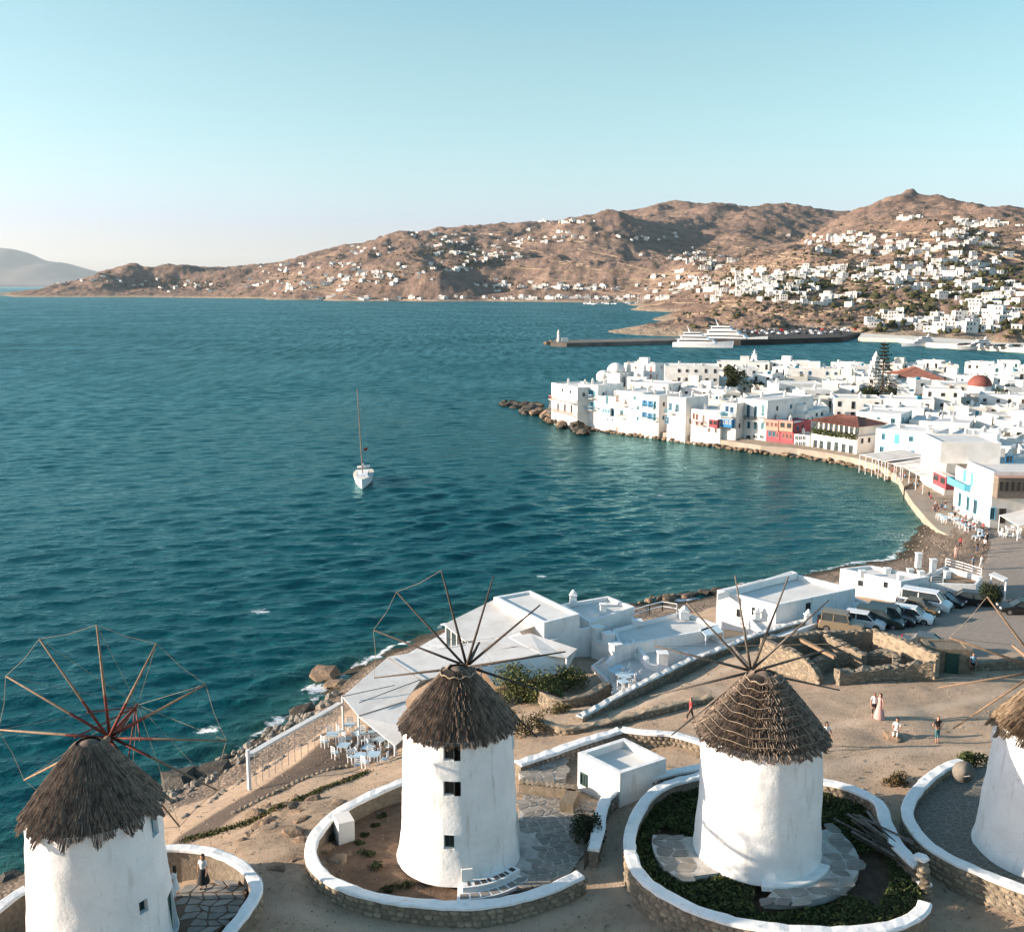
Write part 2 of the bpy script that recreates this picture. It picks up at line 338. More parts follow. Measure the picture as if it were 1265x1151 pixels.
# rough ground: rills and hummocks, but trodden flat on paths and the car park
def soft(poly, w=1.2):
    m = inpoly(GX, GY, poly).astype(float)
    for _ in range(int(w / ND) * 2):
        m = (m + np.roll(m, 1, 0) + np.roll(m, -1, 0) + np.roll(m, 1, 1) + np.roll(m, -1, 1)) / 5
    return m
m_path = soft(path_poly, 0.5); m_lot = soft(lot_poly, 0.8)
rockm = np.zeros_like(GX)
for q in rock_pts: rockm = np.maximum(rockm, np.exp(-((GX - q.x) ** 2 + (GY - q.y) ** 2) / 5.0))
rough = (1 - m_path) * (1 - m_lot)
GZ = GZ + rough * (0.22 * fbm(GX / 2.6, GY / 2.6, 4) + 0.9 * rockm * np.abs(fbm(GX / 1.5 + 7, GY / 1.5, 4)))
m_peb = np.clip((2.9 - GZ) / 0.8, 0, 1) * (1 - m_path) * (1 - m_lot)
GZ = GZ + m_peb * 0.25 * fbm(GX / 1.1 + 31, GY / 1.1, 3)
def hN(x, y):
    "height of the ground sheet"
    fx = (x - NX0) / ND; fy = (y - NY0) / ND
    i = min(max(int(fx), 0), len(gx) - 2); j = min(max(int(fy), 0), len(gy) - 2); a = min(max(fx - i, 0), 1); b = min(max(fy - j, 0), 1)
    return float(GZ[j, i] * (1 - a) * (1 - b) + GZ[j, i + 1] * a * (1 - b) + GZ[j + 1, i] * (1 - a) * b + GZ[j + 1, i + 1] * a * b)
def G(px, py, z=8.5):
    "point on the ground sheet seen at a photograph pixel"
    for _ in range(6):
        q = P(px, py, z); z = 0.5 * z + 0.5 * hN(q.x, q.y)
    q = P(px, py, z); q.z = hN(q.x, q.y); return q
def grid_mesh(name, X, Y, Z, mat, attrs=None, smooth=True, keep=None):
    ny, nx = X.shape; co = np.stack([X, Y, Z], -1).reshape(-1, 3).astype(np.float32)
    idx = np.arange(nx * ny).reshape(ny, nx)
    f = np.stack([idx[:-1, :-1], idx[:-1, 1:], idx[1:, 1:], idx[1:, :-1]], -1).reshape(-1, 4)
    if keep is not None: f = f[keep.reshape(-1)]
    me = bpy.data.meshes.new(name); me.vertices.add(len(co)); me.vertices.foreach_set("co", co.ravel())
    me.loops.add(f.size); me.loops.foreach_set("vertex_index", f.ravel().astype(np.int32))
    me.polygons.add(len(f)); me.polygons.foreach_set("loop_start", np.arange(0, f.size, 4, dtype=np.int32))
    try: me.polygons.foreach_set("loop_total", np.full(len(f), 4, dtype=np.int32))
    except Exception: pass
    me.update(calc_edges=True); me.validate()
    if smooth: me.polygons.foreach_set("use_smooth", np.ones(len(f), bool))
    for k, a in (attrs or {}).items():
        at = me.attributes.new(k, 'FLOAT', 'POINT'); at.data.foreach_set("value", np.asarray(a, np.float32).ravel())
    me.materials.append(MAT[mat]); return me

trk = np.zeros_like(GX)
for pts_ in (((860, 905, 8.3), (950, 955, 9), (1060, 940, 9), (1150, 925, 9), (1265, 930, 9)), ((880, 850, 7.3), (960, 900, 8.5), (1070, 890, 8.8), (1180, 870, 8.3), (1265, 850, 8)), ((740, 990, 8.6), (745, 1050, 8.5), (770, 1100, 8.4), (900, 1165, 8.3)), ((300, 1110, 8.5), (350, 1125, 8.4), (460, 1150, 8.3), (620, 1150, 8.3), (740, 1110, 8.4)), ((720, 895, 7.7), (800, 868, 7.4), (880, 835, 6.8), (930, 815, 6.4))):
    for p in spline([P(*q) for q in pts_], .5): trk = np.maximum(trk, np.exp(-((GX - p.x) ** 2 + (GY - p.y) ** 2) / .55))
m, nt, b = newmat("earth")
co = wpos(nt); n1 = noise(nt, co, 0.35, 6); n2 = noise(nt, co, 2.2, 6, 0.65); n3 = noise(nt, co, 9, 5, 0.7)
sand = mixc(nt, maprange(nt, n1, 0.3, 0.7), (0.47, 0.35, 0.25), (0.38, 0.275, 0.19))
sand = mixc(nt, maprange(nt, n2, 0.45, 0.75), sand, (0.30, 0.215, 0.15))
sand = mixc(nt, maprange(nt, n3, 0.58, 0.72), sand, (0.20, 0.145, 0.105))
rk = mixc(nt, maprange(nt, n2, 0.35, 0.65), (0.36, 0.27, 0.19), (0.20, 0.15, 0.105))
vor = N(nt, "ShaderNodeTexVoronoi"); vor.inputs["Scale"].default_value = 3.5; nt.links.new(co, vor.inputs["Vector"])
peb = mixc(nt, maprange(nt, vor.outputs[0], 0.1, 0.55), (0.36, 0.28, 0.21), (0.14, 0.105, 0.08))
asp = mixc(nt, maprange(nt, n2, 0.35, 0.65), (0.145, 0.11, 0.086), (0.105, 0.08, 0.064))
lot = mixc(nt, maprange(nt, n2, 0.4, 0.7), (0.30, 0.255, 0.215), (0.23, 0.195, 0.165))
sand = mixc(nt, maprange(nt, attr(nt, "track"), .2, .9, 0, .75), sand, (0.50, 0.385, 0.285)); wd_ = noise(nt, co, 0.8, 7, .75); sand = mixc(nt, maprange(nt, wd_, .60, .68, 0, .6), sand, (0.20, 0.155, 0.085)); col = mixc(nt, attr(nt, "rock"), sand, rk); col = mixc(nt, maprange(nt, attr(nt, "soil"), .3, .7), col, mixc(nt, maprange(nt, n2, .35, .65), (0.19, 0.125, 0.085), (0.12, 0.08, 0.055)))  # bare yard soil, its dark brown also standing in for shade inside the walls
ed = N(nt, "ShaderNodeMath", operation='ADD'); nt.links.new(attr(nt, "pebble"), ed.inputs[0]); nt.links.new(maprange(nt, n2, 0, 1, -0.35, 0.35), ed.inputs[1])
col = mixc(nt, maprange(nt, ed.outputs[0], 0.4, 0.6), col, peb)
col = mixc(nt, maprange(nt, attr(nt, "path"), 0.3, 0.7), col, asp)
col = mixc(nt, maprange(nt, attr(nt, "lot"), 0.3, 0.7), col, lot)
wet = mixc(nt, maprange(nt, N(nt, "ShaderNodeSeparateXYZ").outputs[2], 0, 1), (1, 1, 1), (1, 1, 1))
sx = N(nt, "ShaderNodeSeparateXYZ"); nt.links.new(co, sx.inputs[0])
col = mixc(nt, maprange(nt, sx.outputs[2], 0.9, 0.2), col, (0.05, 0.042, 0.03))
nt.links.new(col, b.inputs["Base Color"]); b.inputs["Roughness"].default_value = 0.95; b.inputs["Specular IOR Level"].default_value = 0.15
hb = mixc(nt, attr(nt, "pebble"), n3, vor.outputs[0])
bumpn(nt, b, hb, 0.7, 0.12)
keep = ~((GZ[:-1, :-1] < -1.6) & (GZ[1:, 1:] < -1.6) & (GZ[1:, :-1] < -1.6) & (GZ[:-1, 1:] < -1.6))
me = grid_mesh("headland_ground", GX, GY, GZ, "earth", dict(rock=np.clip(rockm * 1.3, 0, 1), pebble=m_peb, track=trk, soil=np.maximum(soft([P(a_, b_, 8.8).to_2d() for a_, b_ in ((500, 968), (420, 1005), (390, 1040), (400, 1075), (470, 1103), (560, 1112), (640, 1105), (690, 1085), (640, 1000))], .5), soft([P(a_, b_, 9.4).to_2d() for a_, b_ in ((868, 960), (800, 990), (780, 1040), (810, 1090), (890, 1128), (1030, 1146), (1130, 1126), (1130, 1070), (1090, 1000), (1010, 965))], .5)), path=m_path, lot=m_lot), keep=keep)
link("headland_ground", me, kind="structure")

# ------------------------------------------------------------------ town point, far hills, far island
hp = []
def hpp(px, py, Y): q = PY(px, py, Y); hp.append((q.x, q.y, q.z))
def hps(px, py, z=0.0): q = P(px, py, z); hp.append((q.x, q.y, z))
for px, py in [(1400, 436), (1265, 429), (1210, 427), (1150, 424), (1100, 420), (1060, 417), (1010, 412), (950, 410), (905, 406), (868, 400), (830, 391), (860, 387), (885, 380), (850, 374.6), (800, 373.5), (740, 374), (670, 373), (600, 372.3), (500, 372), (400, 370.5), (340, 369), (300, 366), (200, 364.5), (120, 364), (60, 363.5), (25, 363.2)]: hps(px, py)
for px, py in [(1265, 436), (1150, 431), (1060, 424), (950, 416), (880, 410), (815, 393), (780, 378), (670, 377), (500, 376), (340, 372.5), (200, 367), (60, 365.2), (0, 364), (-150, 364)]: hps(px, py, -4)
for px, py in [(1000, 409), (1060, 412), (1100, 414), (1180, 420), (1265, 423), (930, 406), (895, 402)]: hps(px, py, 2.5)
for a in [(60, 352, 3550), (120, 343, 3600), (165, 327.5, 3900), (205, 324, 3900), (240, 323.5, 3900), (300, 326, 3800), (350, 318, 3500), (420, 303, 3350), (485, 289.5, 3300), (550, 288, 3400), (620, 283.5, 3400), (670, 281, 3400), (690, 271, 3300), (720, 270, 3300), (755, 264.5, 3300), (790, 275, 3300),
    (830, 255.5, 4100), (855, 249, 4100), (890, 255.5, 4100), (910, 253, 4100), (950, 260, 4100), (1000, 262.5, 4000), (1050, 265, 3900), (1085, 261, 2500), (1100, 260, 2500), (1125, 254, 2500), (1150, 256, 2500), (1180, 262, 2350), (1230, 266, 2050), (1265, 270, 1950), (1340, 274, 1900), (1450, 278, 1900),
    (1050, 274, 2150), (980, 299, 1950), (930, 318, 1800), (895, 333, 1700), (870, 352, 1600), (1000, 318, 1500), (1050, 315, 1500), (1100, 325, 1400), (1200, 318, 1500), (1265, 312, 1450), (1400, 315, 1400),
    (960, 345, 1200), (920, 372, 1050), (1000, 375, 1000), (1050, 362, 1050), (1100, 372, 950), (1200, 375, 850), (1265, 372, 800), (1400, 372, 780), (1265, 402, 715), (1150, 400, 770), (1060, 398, 800), (985, 392, 870), (1000, 403, 790), (950, 388, 900), (895, 379, 960), (930, 398, 820), (875, 392.5, 860),
    (840, 358, 1950), (850, 335, 2300), (900, 312, 2800), (960, 300, 3000), (800, 350, 2400), (780, 330, 2700), (720, 352, 2450), (700, 322, 2800), (750, 300, 3000), (820, 300, 3100),
    (450, 342, 2600), (520, 326, 2620), (570, 328, 2620), (620, 345, 2520), (450, 325, 2850), (560, 308, 3050), (640, 308, 2750), (690, 312, 2680), (730, 333, 2560), (400, 345, 2700), (360, 350, 2900), (300, 352, 3450), (240, 345, 3600), (150, 350, 3570), (540, 352, 2480), (600, 300, 3150), (350, 335, 3250), (200, 352, 3570)]: hpp(*a)
for px, Y in [(-60, 3500), (-60, 4200), (8, 3550), (8, 4200), (-200, 3800), (0, 5200), (-200, 5200)]: q = PY(px, 330, Y); hp.append((q.x, q.y, -12.0))
for px, Y in [(200, 5200), (500, 5200), (800, 5600), (1100, 5200), (1300, 4200), (1500, 4200), (1100, 3100), (1250, 2700), (1000, 4600)]: hpp(px, 330, Y)
fH = rbf([h[:2] for h in hp], [h[2] for h in hp], 0.00002)
az = np.radians(np.linspace(-30.5, 36, 800)); dist = 560 * (5400 / 560) ** np.linspace(0, 1, 420)
AZ, DI = np.meshgrid(np.tan(az), dist); HX = AZ * DI; HY = DI
HZ0 = fH(HX, HY)
rug = np.clip(HZ0 / 60, 0, 1)
HZ = HZ0 + rug * (52 * fbm(HX / 300, HY / 420, 6, 0.53) - 16 * np.abs(fbm(HX / 120 + 5, HY / 120, 5)) + 4.0) + np.clip(HZ0 / 8, 0, 1) * 6.0 * fbm(HX / 34, HY / 34, 4, .6)
for px, py, Y, hh, ww in ((855, 249, 4100, 22, 130), (910, 253, 4100, 16, 90), (1122, 246, 2500, 44, 42), (1150, 250, 2500, 22, 50), (755, 264, 3300, 22, 90), (700, 270, 3300, 14, 90), (485, 289, 3300, 16, 90), (1050, 275, 2150, 16, 60), (980, 298, 1950, 14, 60), (540, 322, 2620, 18, 110), (200, 324, 3900, 14, 150)):
    q = PY(px, py, Y); HZ = HZ + .33 * hh * np.exp(-(((HX - q.x) / ww) ** 2 + ((HY - q.y) / (ww * 1.5)) ** 2)) * (1 + .8 * fbm(HX / 40, HY / 40, 3))
HZ = np.where(HZ0 < 0.3, np.minimum(HZ, HZ0), np.maximum(HZ, 0.3))
la, lb = math.log(560.0), math.log(5400.0)
def hH(x, y):
    t = (math.log(max(y, 561)) - la) / (lb - la) * (len(dist) - 1); a = (math.atan2(x, y) - az[0]) / (az[-1] - az[0]) * (len(az) - 1)
    j = min(max(int(t), 0), len(dist) - 2); i = min(max(int(a), 0), len(az) - 2); t = min(max(t - j, 0), 1); a = min(max(a - i, 0), 1)
    return float((HZ[j, i] * (1 - a) + HZ[j, i + 1] * a) * (1 - t) + (HZ[j + 1, i] * (1 - a) + HZ[j + 1, i + 1] * a) * t)
_SL = (HZ - CAMZ) / DI; _SM = np.maximum.accumulate(_SL, 0)
def Hhit(px, py):
    "first hillside point along the line of sight of a photograph pixel"
    d = ray(px, py); s = d.z / d.y; i = int(round((math.atan2(d.x, d.y) - az[0]) / (az[-1] - az[0]) * (len(az) - 1)))
    if i < 0 or i >= len(az) or s > _SM[-1, i]: return None
    j = int(np.searchsorted(_SM[:, i], s))
    if j == 0: return None
    f = (s - _SL[j - 1, i]) / max(1e-9, _SL[j, i] - _SL[j - 1, i]); y = dist[j - 1] + (dist[j] - dist[j - 1]) * min(max(f, 0), 1); x = y * d.x / d.y
    return Vector((x, y, hH(x, y)))
m, nt, b = newmat("hillside")
co = wpos(nt); n1 = noise(nt, co, 0.004, 7, 0.6); n2 = noise(nt, co, 0.03, 7, 0.7); n3 = noise(nt, co, 0.12, 5, 0.7)
c1 = mixc(nt, maprange(nt, n1, 0.35, 0.65), (0.32, 0.22, 0.168), (0.225, 0.155, 0.12))
c1 = mixc(nt, maprange(nt, n2, 0.42, 0.62), c1, (0.15, 0.105, 0.08))
c1 = mixc(nt, maprange(nt, n3, 0.55, 0.70), c1, (0.40, 0.29, 0.21))
c1 = mixc(nt, maprange(nt, n2, 0.62, 0.70), c1, (0.05, 0.055, 0.028))
sx = N(nt, "ShaderNodeSeparateXYZ"); nt.links.new(co, sx.inputs[0])
c1 = mixc(nt, maprange(nt, sx.outputs[2], 6.0, 2.0), c1, (0.36, 0.28, 0.20))
nt.links.new(c1, b.inputs["Base Color"]); b.inputs["Roughness"].default_value = 1.0; b.inputs["Specular IOR Level"].default_value = 0.05
bumpn(nt, b, n2, 0.9, 14.0)
link("hills", grid_mesh("hills", HX, HY, HZ, "hillside", keep=~((HZ0[:-1, :-1] < -3.5) & (HZ0[1:, 1:] < -3.5))), kind="structure")

simple("island", (0.16, 0.12, 0.095), (0.10, 0.085, 0.065), 0.002, 1.0)
IY0 = 28000; kx = [(-700, 345), (-400, 330), (-160, 306), (-60, 303), (0, 309), (30, 319), (55, 321), (90, 333), (122, 344), (150, 353), (330, 356)]; kp_ = [PY(a_, b_, IY0) for a_, b_ in kx]
xs = np.linspace(kp_[0].x, kp_[-1].x, 160); ys = np.linspace(26200, 33000, 60); IX, IY = np.meshgrid(xs, ys)
prof = np.interp(xs, [p.x for p in kp_], [p.z for p in kp_])
IZ = prof[None, :] * np.clip((1 - np.abs((IY - 29000) / 2900) ** 1.6), 0, 1) * (1 + 0.14 * fbm(IX / 1800, IY / 1800, 5)) - 3
link("far_island_hill", grid_mesh("far_island_hill", IX, IY, IZ, "island"), kind="structure")

# town point: low ground carrying the old town, edged with a sea wall
tw = [(676, 514, 0.4), (690, 521, 0.5), (720, 526, 0.6), (760, 532, 0.6), (800, 537, 0.6), (850, 543, 0.7), (890, 548, 0.8), (940, 553, 1.2), (985, 557, 1.2), (1020, 562, 1.2), (1060, 570, 1.2), (1090, 579, 1.2), (1110, 590, 1.3), (1118, 606, 1.3), (1128, 620, 1.4), (1146, 640, 1.5), (1158, 652, 1.5)]
TOWN_EDGE = [P(a, b, c) for a, b, c in tw]
back = [(1190, 668, 1.6), (1330, 690, 1.8), (1460, 690, 2), (1460, 478, 2), (1265, 473, 1.5), (1100, 470, 1.5), (1060, 465, 1.5), (960, 460, 1.5), (930, 458, 1.5), (820, 461, 1.5), (760, 470, 1.5), (700, 486, 1.2), (680, 496, 1.0)]
TOWN_BACK = [P(a, b, c) for a, b, c in back]
TOWN_POLY = TOWN_EDGE + TOWN_BACK
def hT(x, y):
    t = min(max((x * 0.7 + (y - 170) * 0.5 - 45) / 160, 0), 1); return 1.3 + 3.2 * t
mb = MB(); poly = [(p.x, p.y) for p in TOWN_POLY]
bm = bmesh.new(); vs = [bm.verts.new((x, y, 0)) for x, y in poly]; f = bm.faces.new(vs); bmesh.ops.triangulate(bm, faces=[f])
for _ in range(4): bmesh.ops.subdivide_edges(bm, edges=[e for e in bm.edges if e.calc_length() > 12], cuts=1, use_grid_fill=False); bmesh.ops.triangulate(bm, faces=bm.faces[:])
for v in bm.verts: v.co.z = hT(v.co.x, v.co.y)
bnd = [e for e in bm.edges if e.is_boundary]; r = bmesh.ops.extrude_edge_only(bm, edges=bnd)
for v in [g for g in r["geom"] if isinstance(g, bmesh.types.BMVert)]: v.co.z = -1.5
bmesh.ops.recalc_face_normals(bm, faces=bm.faces[:])
me = bpy.data.meshes.new("town_ground"); bm.to_mesh(me); bm.free()
simple("paving", (0.36, 0.31, 0.25), (0.27, 0.23, 0.185), 0.4, 0.9, 0.3, 3)
me.materials.append(MAT["paving"]); link("town_ground", me, kind="structure")

# ------------------------------------------------------------------ sea
def sea_rows():
    y = 26.0; rows = []
    while y < 42000:
        rows.append(y); y += max(0.16, 0.00105 * y * (1 + y / 500.0)) if y < 900 else 0.045 * y
    return np.array(rows)
sy = sea_rows(); sa = np.tan(np.radians(np.linspace(-47, 47, 790)))
SA, SY = np.meshgrid(sa, sy); SX = SA * (SY + 25)
SZ = np.zeros_like(SX); wr = np.random.RandomState(11)
dyl = np.gradient(sy)[:, None] * np.ones_like(SX); dxl = (SY + 25) * (sa[1] - sa[0])
for k in range(60):
    L = 0.7 * (10 / 0.7) ** wr.rand(); th = math.radians(-90 + 16 + wr.randn() * (20 + 16 * (L < 5)))      # waves run towards the mills
    kx, ky = math.cos(th) * 2 * math.pi / L, math.sin(th) * 2 * math.pi / L; A = 0.0104 * L ** 0.74 * (0.5 + wr.rand())
    sp = np.abs(math.sin(th)) * dyl + np.abs(math.cos(th)) * dxl; att = np.clip((L / sp - 2.6) / 2.5, 0, 1)
    ph = kx * SX + ky * SY + wr.rand() * 6.28 + 1.6 * vnoise(SX / (L * 5) + k, SY / (L * 5) - k)
    SZ += A * att * (np.sin(ph) + 0.25 * np.sin(2 * ph + 1.2))
gust = 0.75 + 0.9 * fbm(SX / 70, SY / 120, 3); SZ *= np.clip(gust, 0.35, 1.5)
# calmer inside the bay and along the beach; foam where the bottom rises to the surface
calm = np.clip((SX - 15) / 60, 0, 1) * np.clip((240 - SY) / 60, 0, 1) * np.clip((SY - 110) / 40, 0, 1); SZ *= (1 - 0.25 * calm)
_fx = np.clip((np.clip(SX, NX0, NX1) - NX0) / ND, 0, len(gx) - 1.001); _fy = np.clip((np.clip(SY, NY0, NY1) - NY0) / ND, 0, len(gy) - 1.001); _i = _fx.astype(int); _j = _fy.astype(int); _a = _fx - _i; _b = _fy - _j
hn = (GZ[_j, _i] * (1 - _a) + GZ[_j, _i + 1] * _a) * (1 - _b) + (GZ[_j + 1, _i] * (1 - _a) + GZ[_j + 1, _i + 1] * _a) * _b; inb = (SX > NX0) & (SX < NX1) & (SY > NY0) & (SY < NY1)
foam = np.where(inb, 0.8 * np.exp(-((hn + 0.12) / 0.22) ** 2) * np.clip(0.75 + 1.6 * vnoise(SX / 5, SY / 5), 0, 1), 0.0)
te = np.array([(p.x, p.y) for p in spline([(p.x, p.y, 0) for p in TOWN_EDGE], 4.0)])
sel = (SY > 120) & (SY < 330) & (SX > -10) & (SX < 120)
dmin = np.full(SX.shape, 99.0)
xs_, ys_ = SX[sel], SY[sel]; dmin[sel] = np.sqrt(((np.stack([xs_, ys_], -1)[:, None, :] - te[None]) ** 2).sum(-1)).min(1)
foam = np.maximum(foam, 0.45 * np.exp(-(dmin / 1.5) ** 2)); beachd = np.hypot(SX - P(1130, 665, 0).x, SY - P(1130, 665, 0).y)
foam = np.maximum(foam, 0.55 * np.exp(-(beachd / 12) ** 2) * (hn < 0.1) * (hn > -1.6) * inb)
for px, py, rr in [(322, 755, 1.5), (255, 900, 1.4), (668, 712, 1.0), (230, 955, 2.2), (290, 935, 1.6), (390, 850, 2.0), (850, 742, 3.0), (815, 612, .9), (640, 498, 2.0)]:
    q = P(px, py, 0); foam = np.maximum(foam, 0.86 * np.exp(-(((SX - q.x) / (rr * 1.1)) ** 2 + ((SY - q.y) / (rr * .8)) ** 2)))
shal = np.where(inb, np.clip((hn + 2.4) / 2.4, 0, 1), 0); shal = np.maximum(shal, np.exp(-(dmin / 9) ** 2) * 0.8)
SZ *= 1 - 0.62 * np.exp(-(dmin / 40) ** 2)
m, nt, b = newmat("sea_water")
co = wpos(nt); sc_ = N(nt, "ShaderNodeMapping"); nt.links.new(co, sc_.inputs[0]); sc_.inputs["Scale"].default_value = (0.75, 1.0, 1.0); sc_.inputs["Rotation"].default_value = (0, 0, R(-14))
r1 = noise(nt, sc_.outputs[0], 1.6, 5, 0.6); r2 = noise(nt, sc_.outputs[0], 0.28, 6, 0.62); big = noise(nt, co, 0.006, 4)
wc = mixc(nt, maprange(nt, attr(nt, "shallow"), 0.2, 1.0), (0.001, 0.054, 0.060), (0.016, 0.062, 0.048))
wc = mixc(nt, maprange(nt, big, 0.35, 0.65), wc, mixc(nt, 1.0, wc, (0.8, 0.85, 0.9), 'MULTIPLY'))
fo = N(nt, "ShaderNodeMath", operation='ADD'); nt.links.new(attr(nt, "foam"), fo.inputs[0]); nt.links.new(maprange(nt, noise(nt, sc_.outputs[0], 1.3, 8, 0.75), 0.2, 0.8, -0.75, 0.35), fo.inputs[1])
ff = maprange(nt, fo.outputs[0], 0.38, 0.62)
nt.nodes.remove(b); far_ = attr(nt, "far")
bb = N(nt, "ShaderNodeMath", operation='MULTIPLY_ADD'); nt.links.new(r2, bb.inputs[0]); nt.links.new(maprange(nt, far_, 0, 1, 2.4, 10.0), bb.inputs[1]); nt.links.new(r1, bb.inputs[2])
bn = N(nt, "ShaderNodeBump"); bn.inputs["Strength"].default_value = 0.6; bn.inputs["Distance"].default_value = 0.28; nt.links.new(bb.outputs[0], bn.inputs["Height"])
di = N(nt, "ShaderNodeBsdfDiffuse"); nt.links.new(wc, di.inputs[0]); nt.links.new(bn.outputs[0], di.inputs["Normal"])
gl = N(nt, "ShaderNodeBsdfGlossy"); gl.inputs[0].default_value = (0.52, 0.87, 0.90, 1); nt.links.new(maprange(nt, far_, 0, 1, 0.07, 0.30), gl.inputs["Roughness"]); nt.links.new(bn.outputs[0], gl.inputs["Normal"])
fr = N(nt, "ShaderNodeFresnel"); fr.inputs[0].default_value = 1.33; nt.links.new(bn.outputs[0], fr.inputs["Normal"])
mp2 = N(nt, "ShaderNodeMapping"); nt.links.new(co, mp2.inputs[0]); mp2.inputs["Scale"].default_value = (0.22, 0.035, 1.0); grp = noise(nt, mp2.outputs[0], 1.0, 4, 0.7); grp2 = noise(nt, co, 0.012, 3)
g0 = N(nt, "ShaderNodeMath", operation='MULTIPLY'); nt.links.new(maprange(nt, grp, 0.35, 0.65, 0.35, 1.05), g0.inputs[0]); nt.links.new(maprange(nt, grp2, 0.35, 0.65, 0.75, 1.1), g0.inputs[1])
gm = N(nt, "ShaderNodeMix"); nt.links.new(far_, gm.inputs[0]); gm.inputs[2].default_value = 0.95; nt.links.new(g0.outputs[0], gm.inputs[3])
ft = N(nt, "ShaderNodeMath", operation='MULTIPLY'); nt.links.new(fr.outputs[0], ft.inputs[0]); nt.links.new(gm.outputs[0], ft.inputs[1])
fc = N(nt, "ShaderNodeMath", operation='MINIMUM'); nt.links.new(ft.outputs[0], fc.inputs[0]); fc.inputs[1].default_value = 0.75
ms = N(nt, "ShaderNodeMixShader"); nt.links.new(fc.outputs[0], ms.inputs[0]); nt.links.new(di.outputs[0], ms.inputs[1]); nt.links.new(gl.outputs[0], ms.inputs[2])
fd = N(nt, "ShaderNodeBsdfDiffuse"); fd.inputs[0].default_value = (0.78, 0.78, 0.78, 1); m2 = N(nt, "ShaderNodeMixShader"); nt.links.new(ff, m2.inputs[0]); nt.links.new(ms.outputs[0], m2.inputs[1]); nt.links.new(fd.outputs[0], m2.inputs[2])
nt.links.new(m2.outputs[0], nt.nodes["Material Output"].inputs["Surface"])
link("sea", grid_mesh("sea", SX, SY, SZ, "sea_water", dict(foam=foam, shallow=shal, far=np.clip((SY - 140) / 420, 0, 1))), kind="structure")
# ------------------------------------------------------------------ windmills
def tower_mesh(rb, rt, H, flare, wins, seed):
    "plastered round tower with real window and door recesses; wins = (theta, zc, w, h)"
    th = set(np.round(np.linspace(-math.pi, math.pi, 73)[:-1], 5)); zs = set(np.round(np.linspace(0, H, 22), 4))
    rad = lambda z: rt + (rb - rt) * (1 - z / H) + flare * max(0, 1 - z / 0.9) ** 2
    rects = []
    for t, zc, ww, hh in wins:
        t = (t + math.pi) % (2 * math.pi) - math.pi; dt = ww / 2 / rad(zc); a, b_, c, d = t - dt, t + dt, zc - hh / 2, zc + hh / 2
        th = {q for q in th if not (a - 0.03 < q < b_ + 0.03)} | {a, b_}; zs = {q for q in zs if not (abs(q - c) < 0.09 or abs(q - d) < 0.09)} | {c, d}
        rects.append((a, b_, c, d))
    th = sorted(th); zs = sorted(zs); n = len(th); mb = MB(); r_ = np.random.RandomState(seed)
    TH, ZZ = np.meshgrid(np.array(th), np.array(zs)); nz = 0.11 * fbm(np.cos(TH) * 2.2 + seed + ZZ * 0.15, np.sin(TH) * 2.2 + ZZ * 0.55, 4)
    for j, z in enumerate(zs): mb.pts([((rad(z) + nz[j, i]) * math.cos(t), (rad(z) + nz[j, i]) * math.sin(t), z) for i, t in enumerate(th)])
    for j in range(len(zs) - 1):
        for i in range(n):
            i2 = (i + 1) % n; tm = th[i] + 1e-4; zm = (zs[j] + zs[j + 1]) / 2
            if any(a <= tm < b_ and c < zm < d for a, b_, c, d in rects): continue
            mb.face((j * n + i, j * n + i2, (j + 1) * n + i2, (j + 1) * n + i))
    for a, b_, c, d in rects:
        q = lambda t, z, dr: ((rad(z) - dr) * math.cos(t), (rad(z) - dr) * math.sin(t), z)
        for p1, p2 in (((a, c), (b_, c)), ((b_, c), (b_, d)), ((b_, d), (a, d)), ((a, d), (a, c))):
            mb.poly([q(*p1, -0.03), q(*p2, -0.03), q(*p2, 0.34), q(*p1, 0.34)])
    return mb, rad
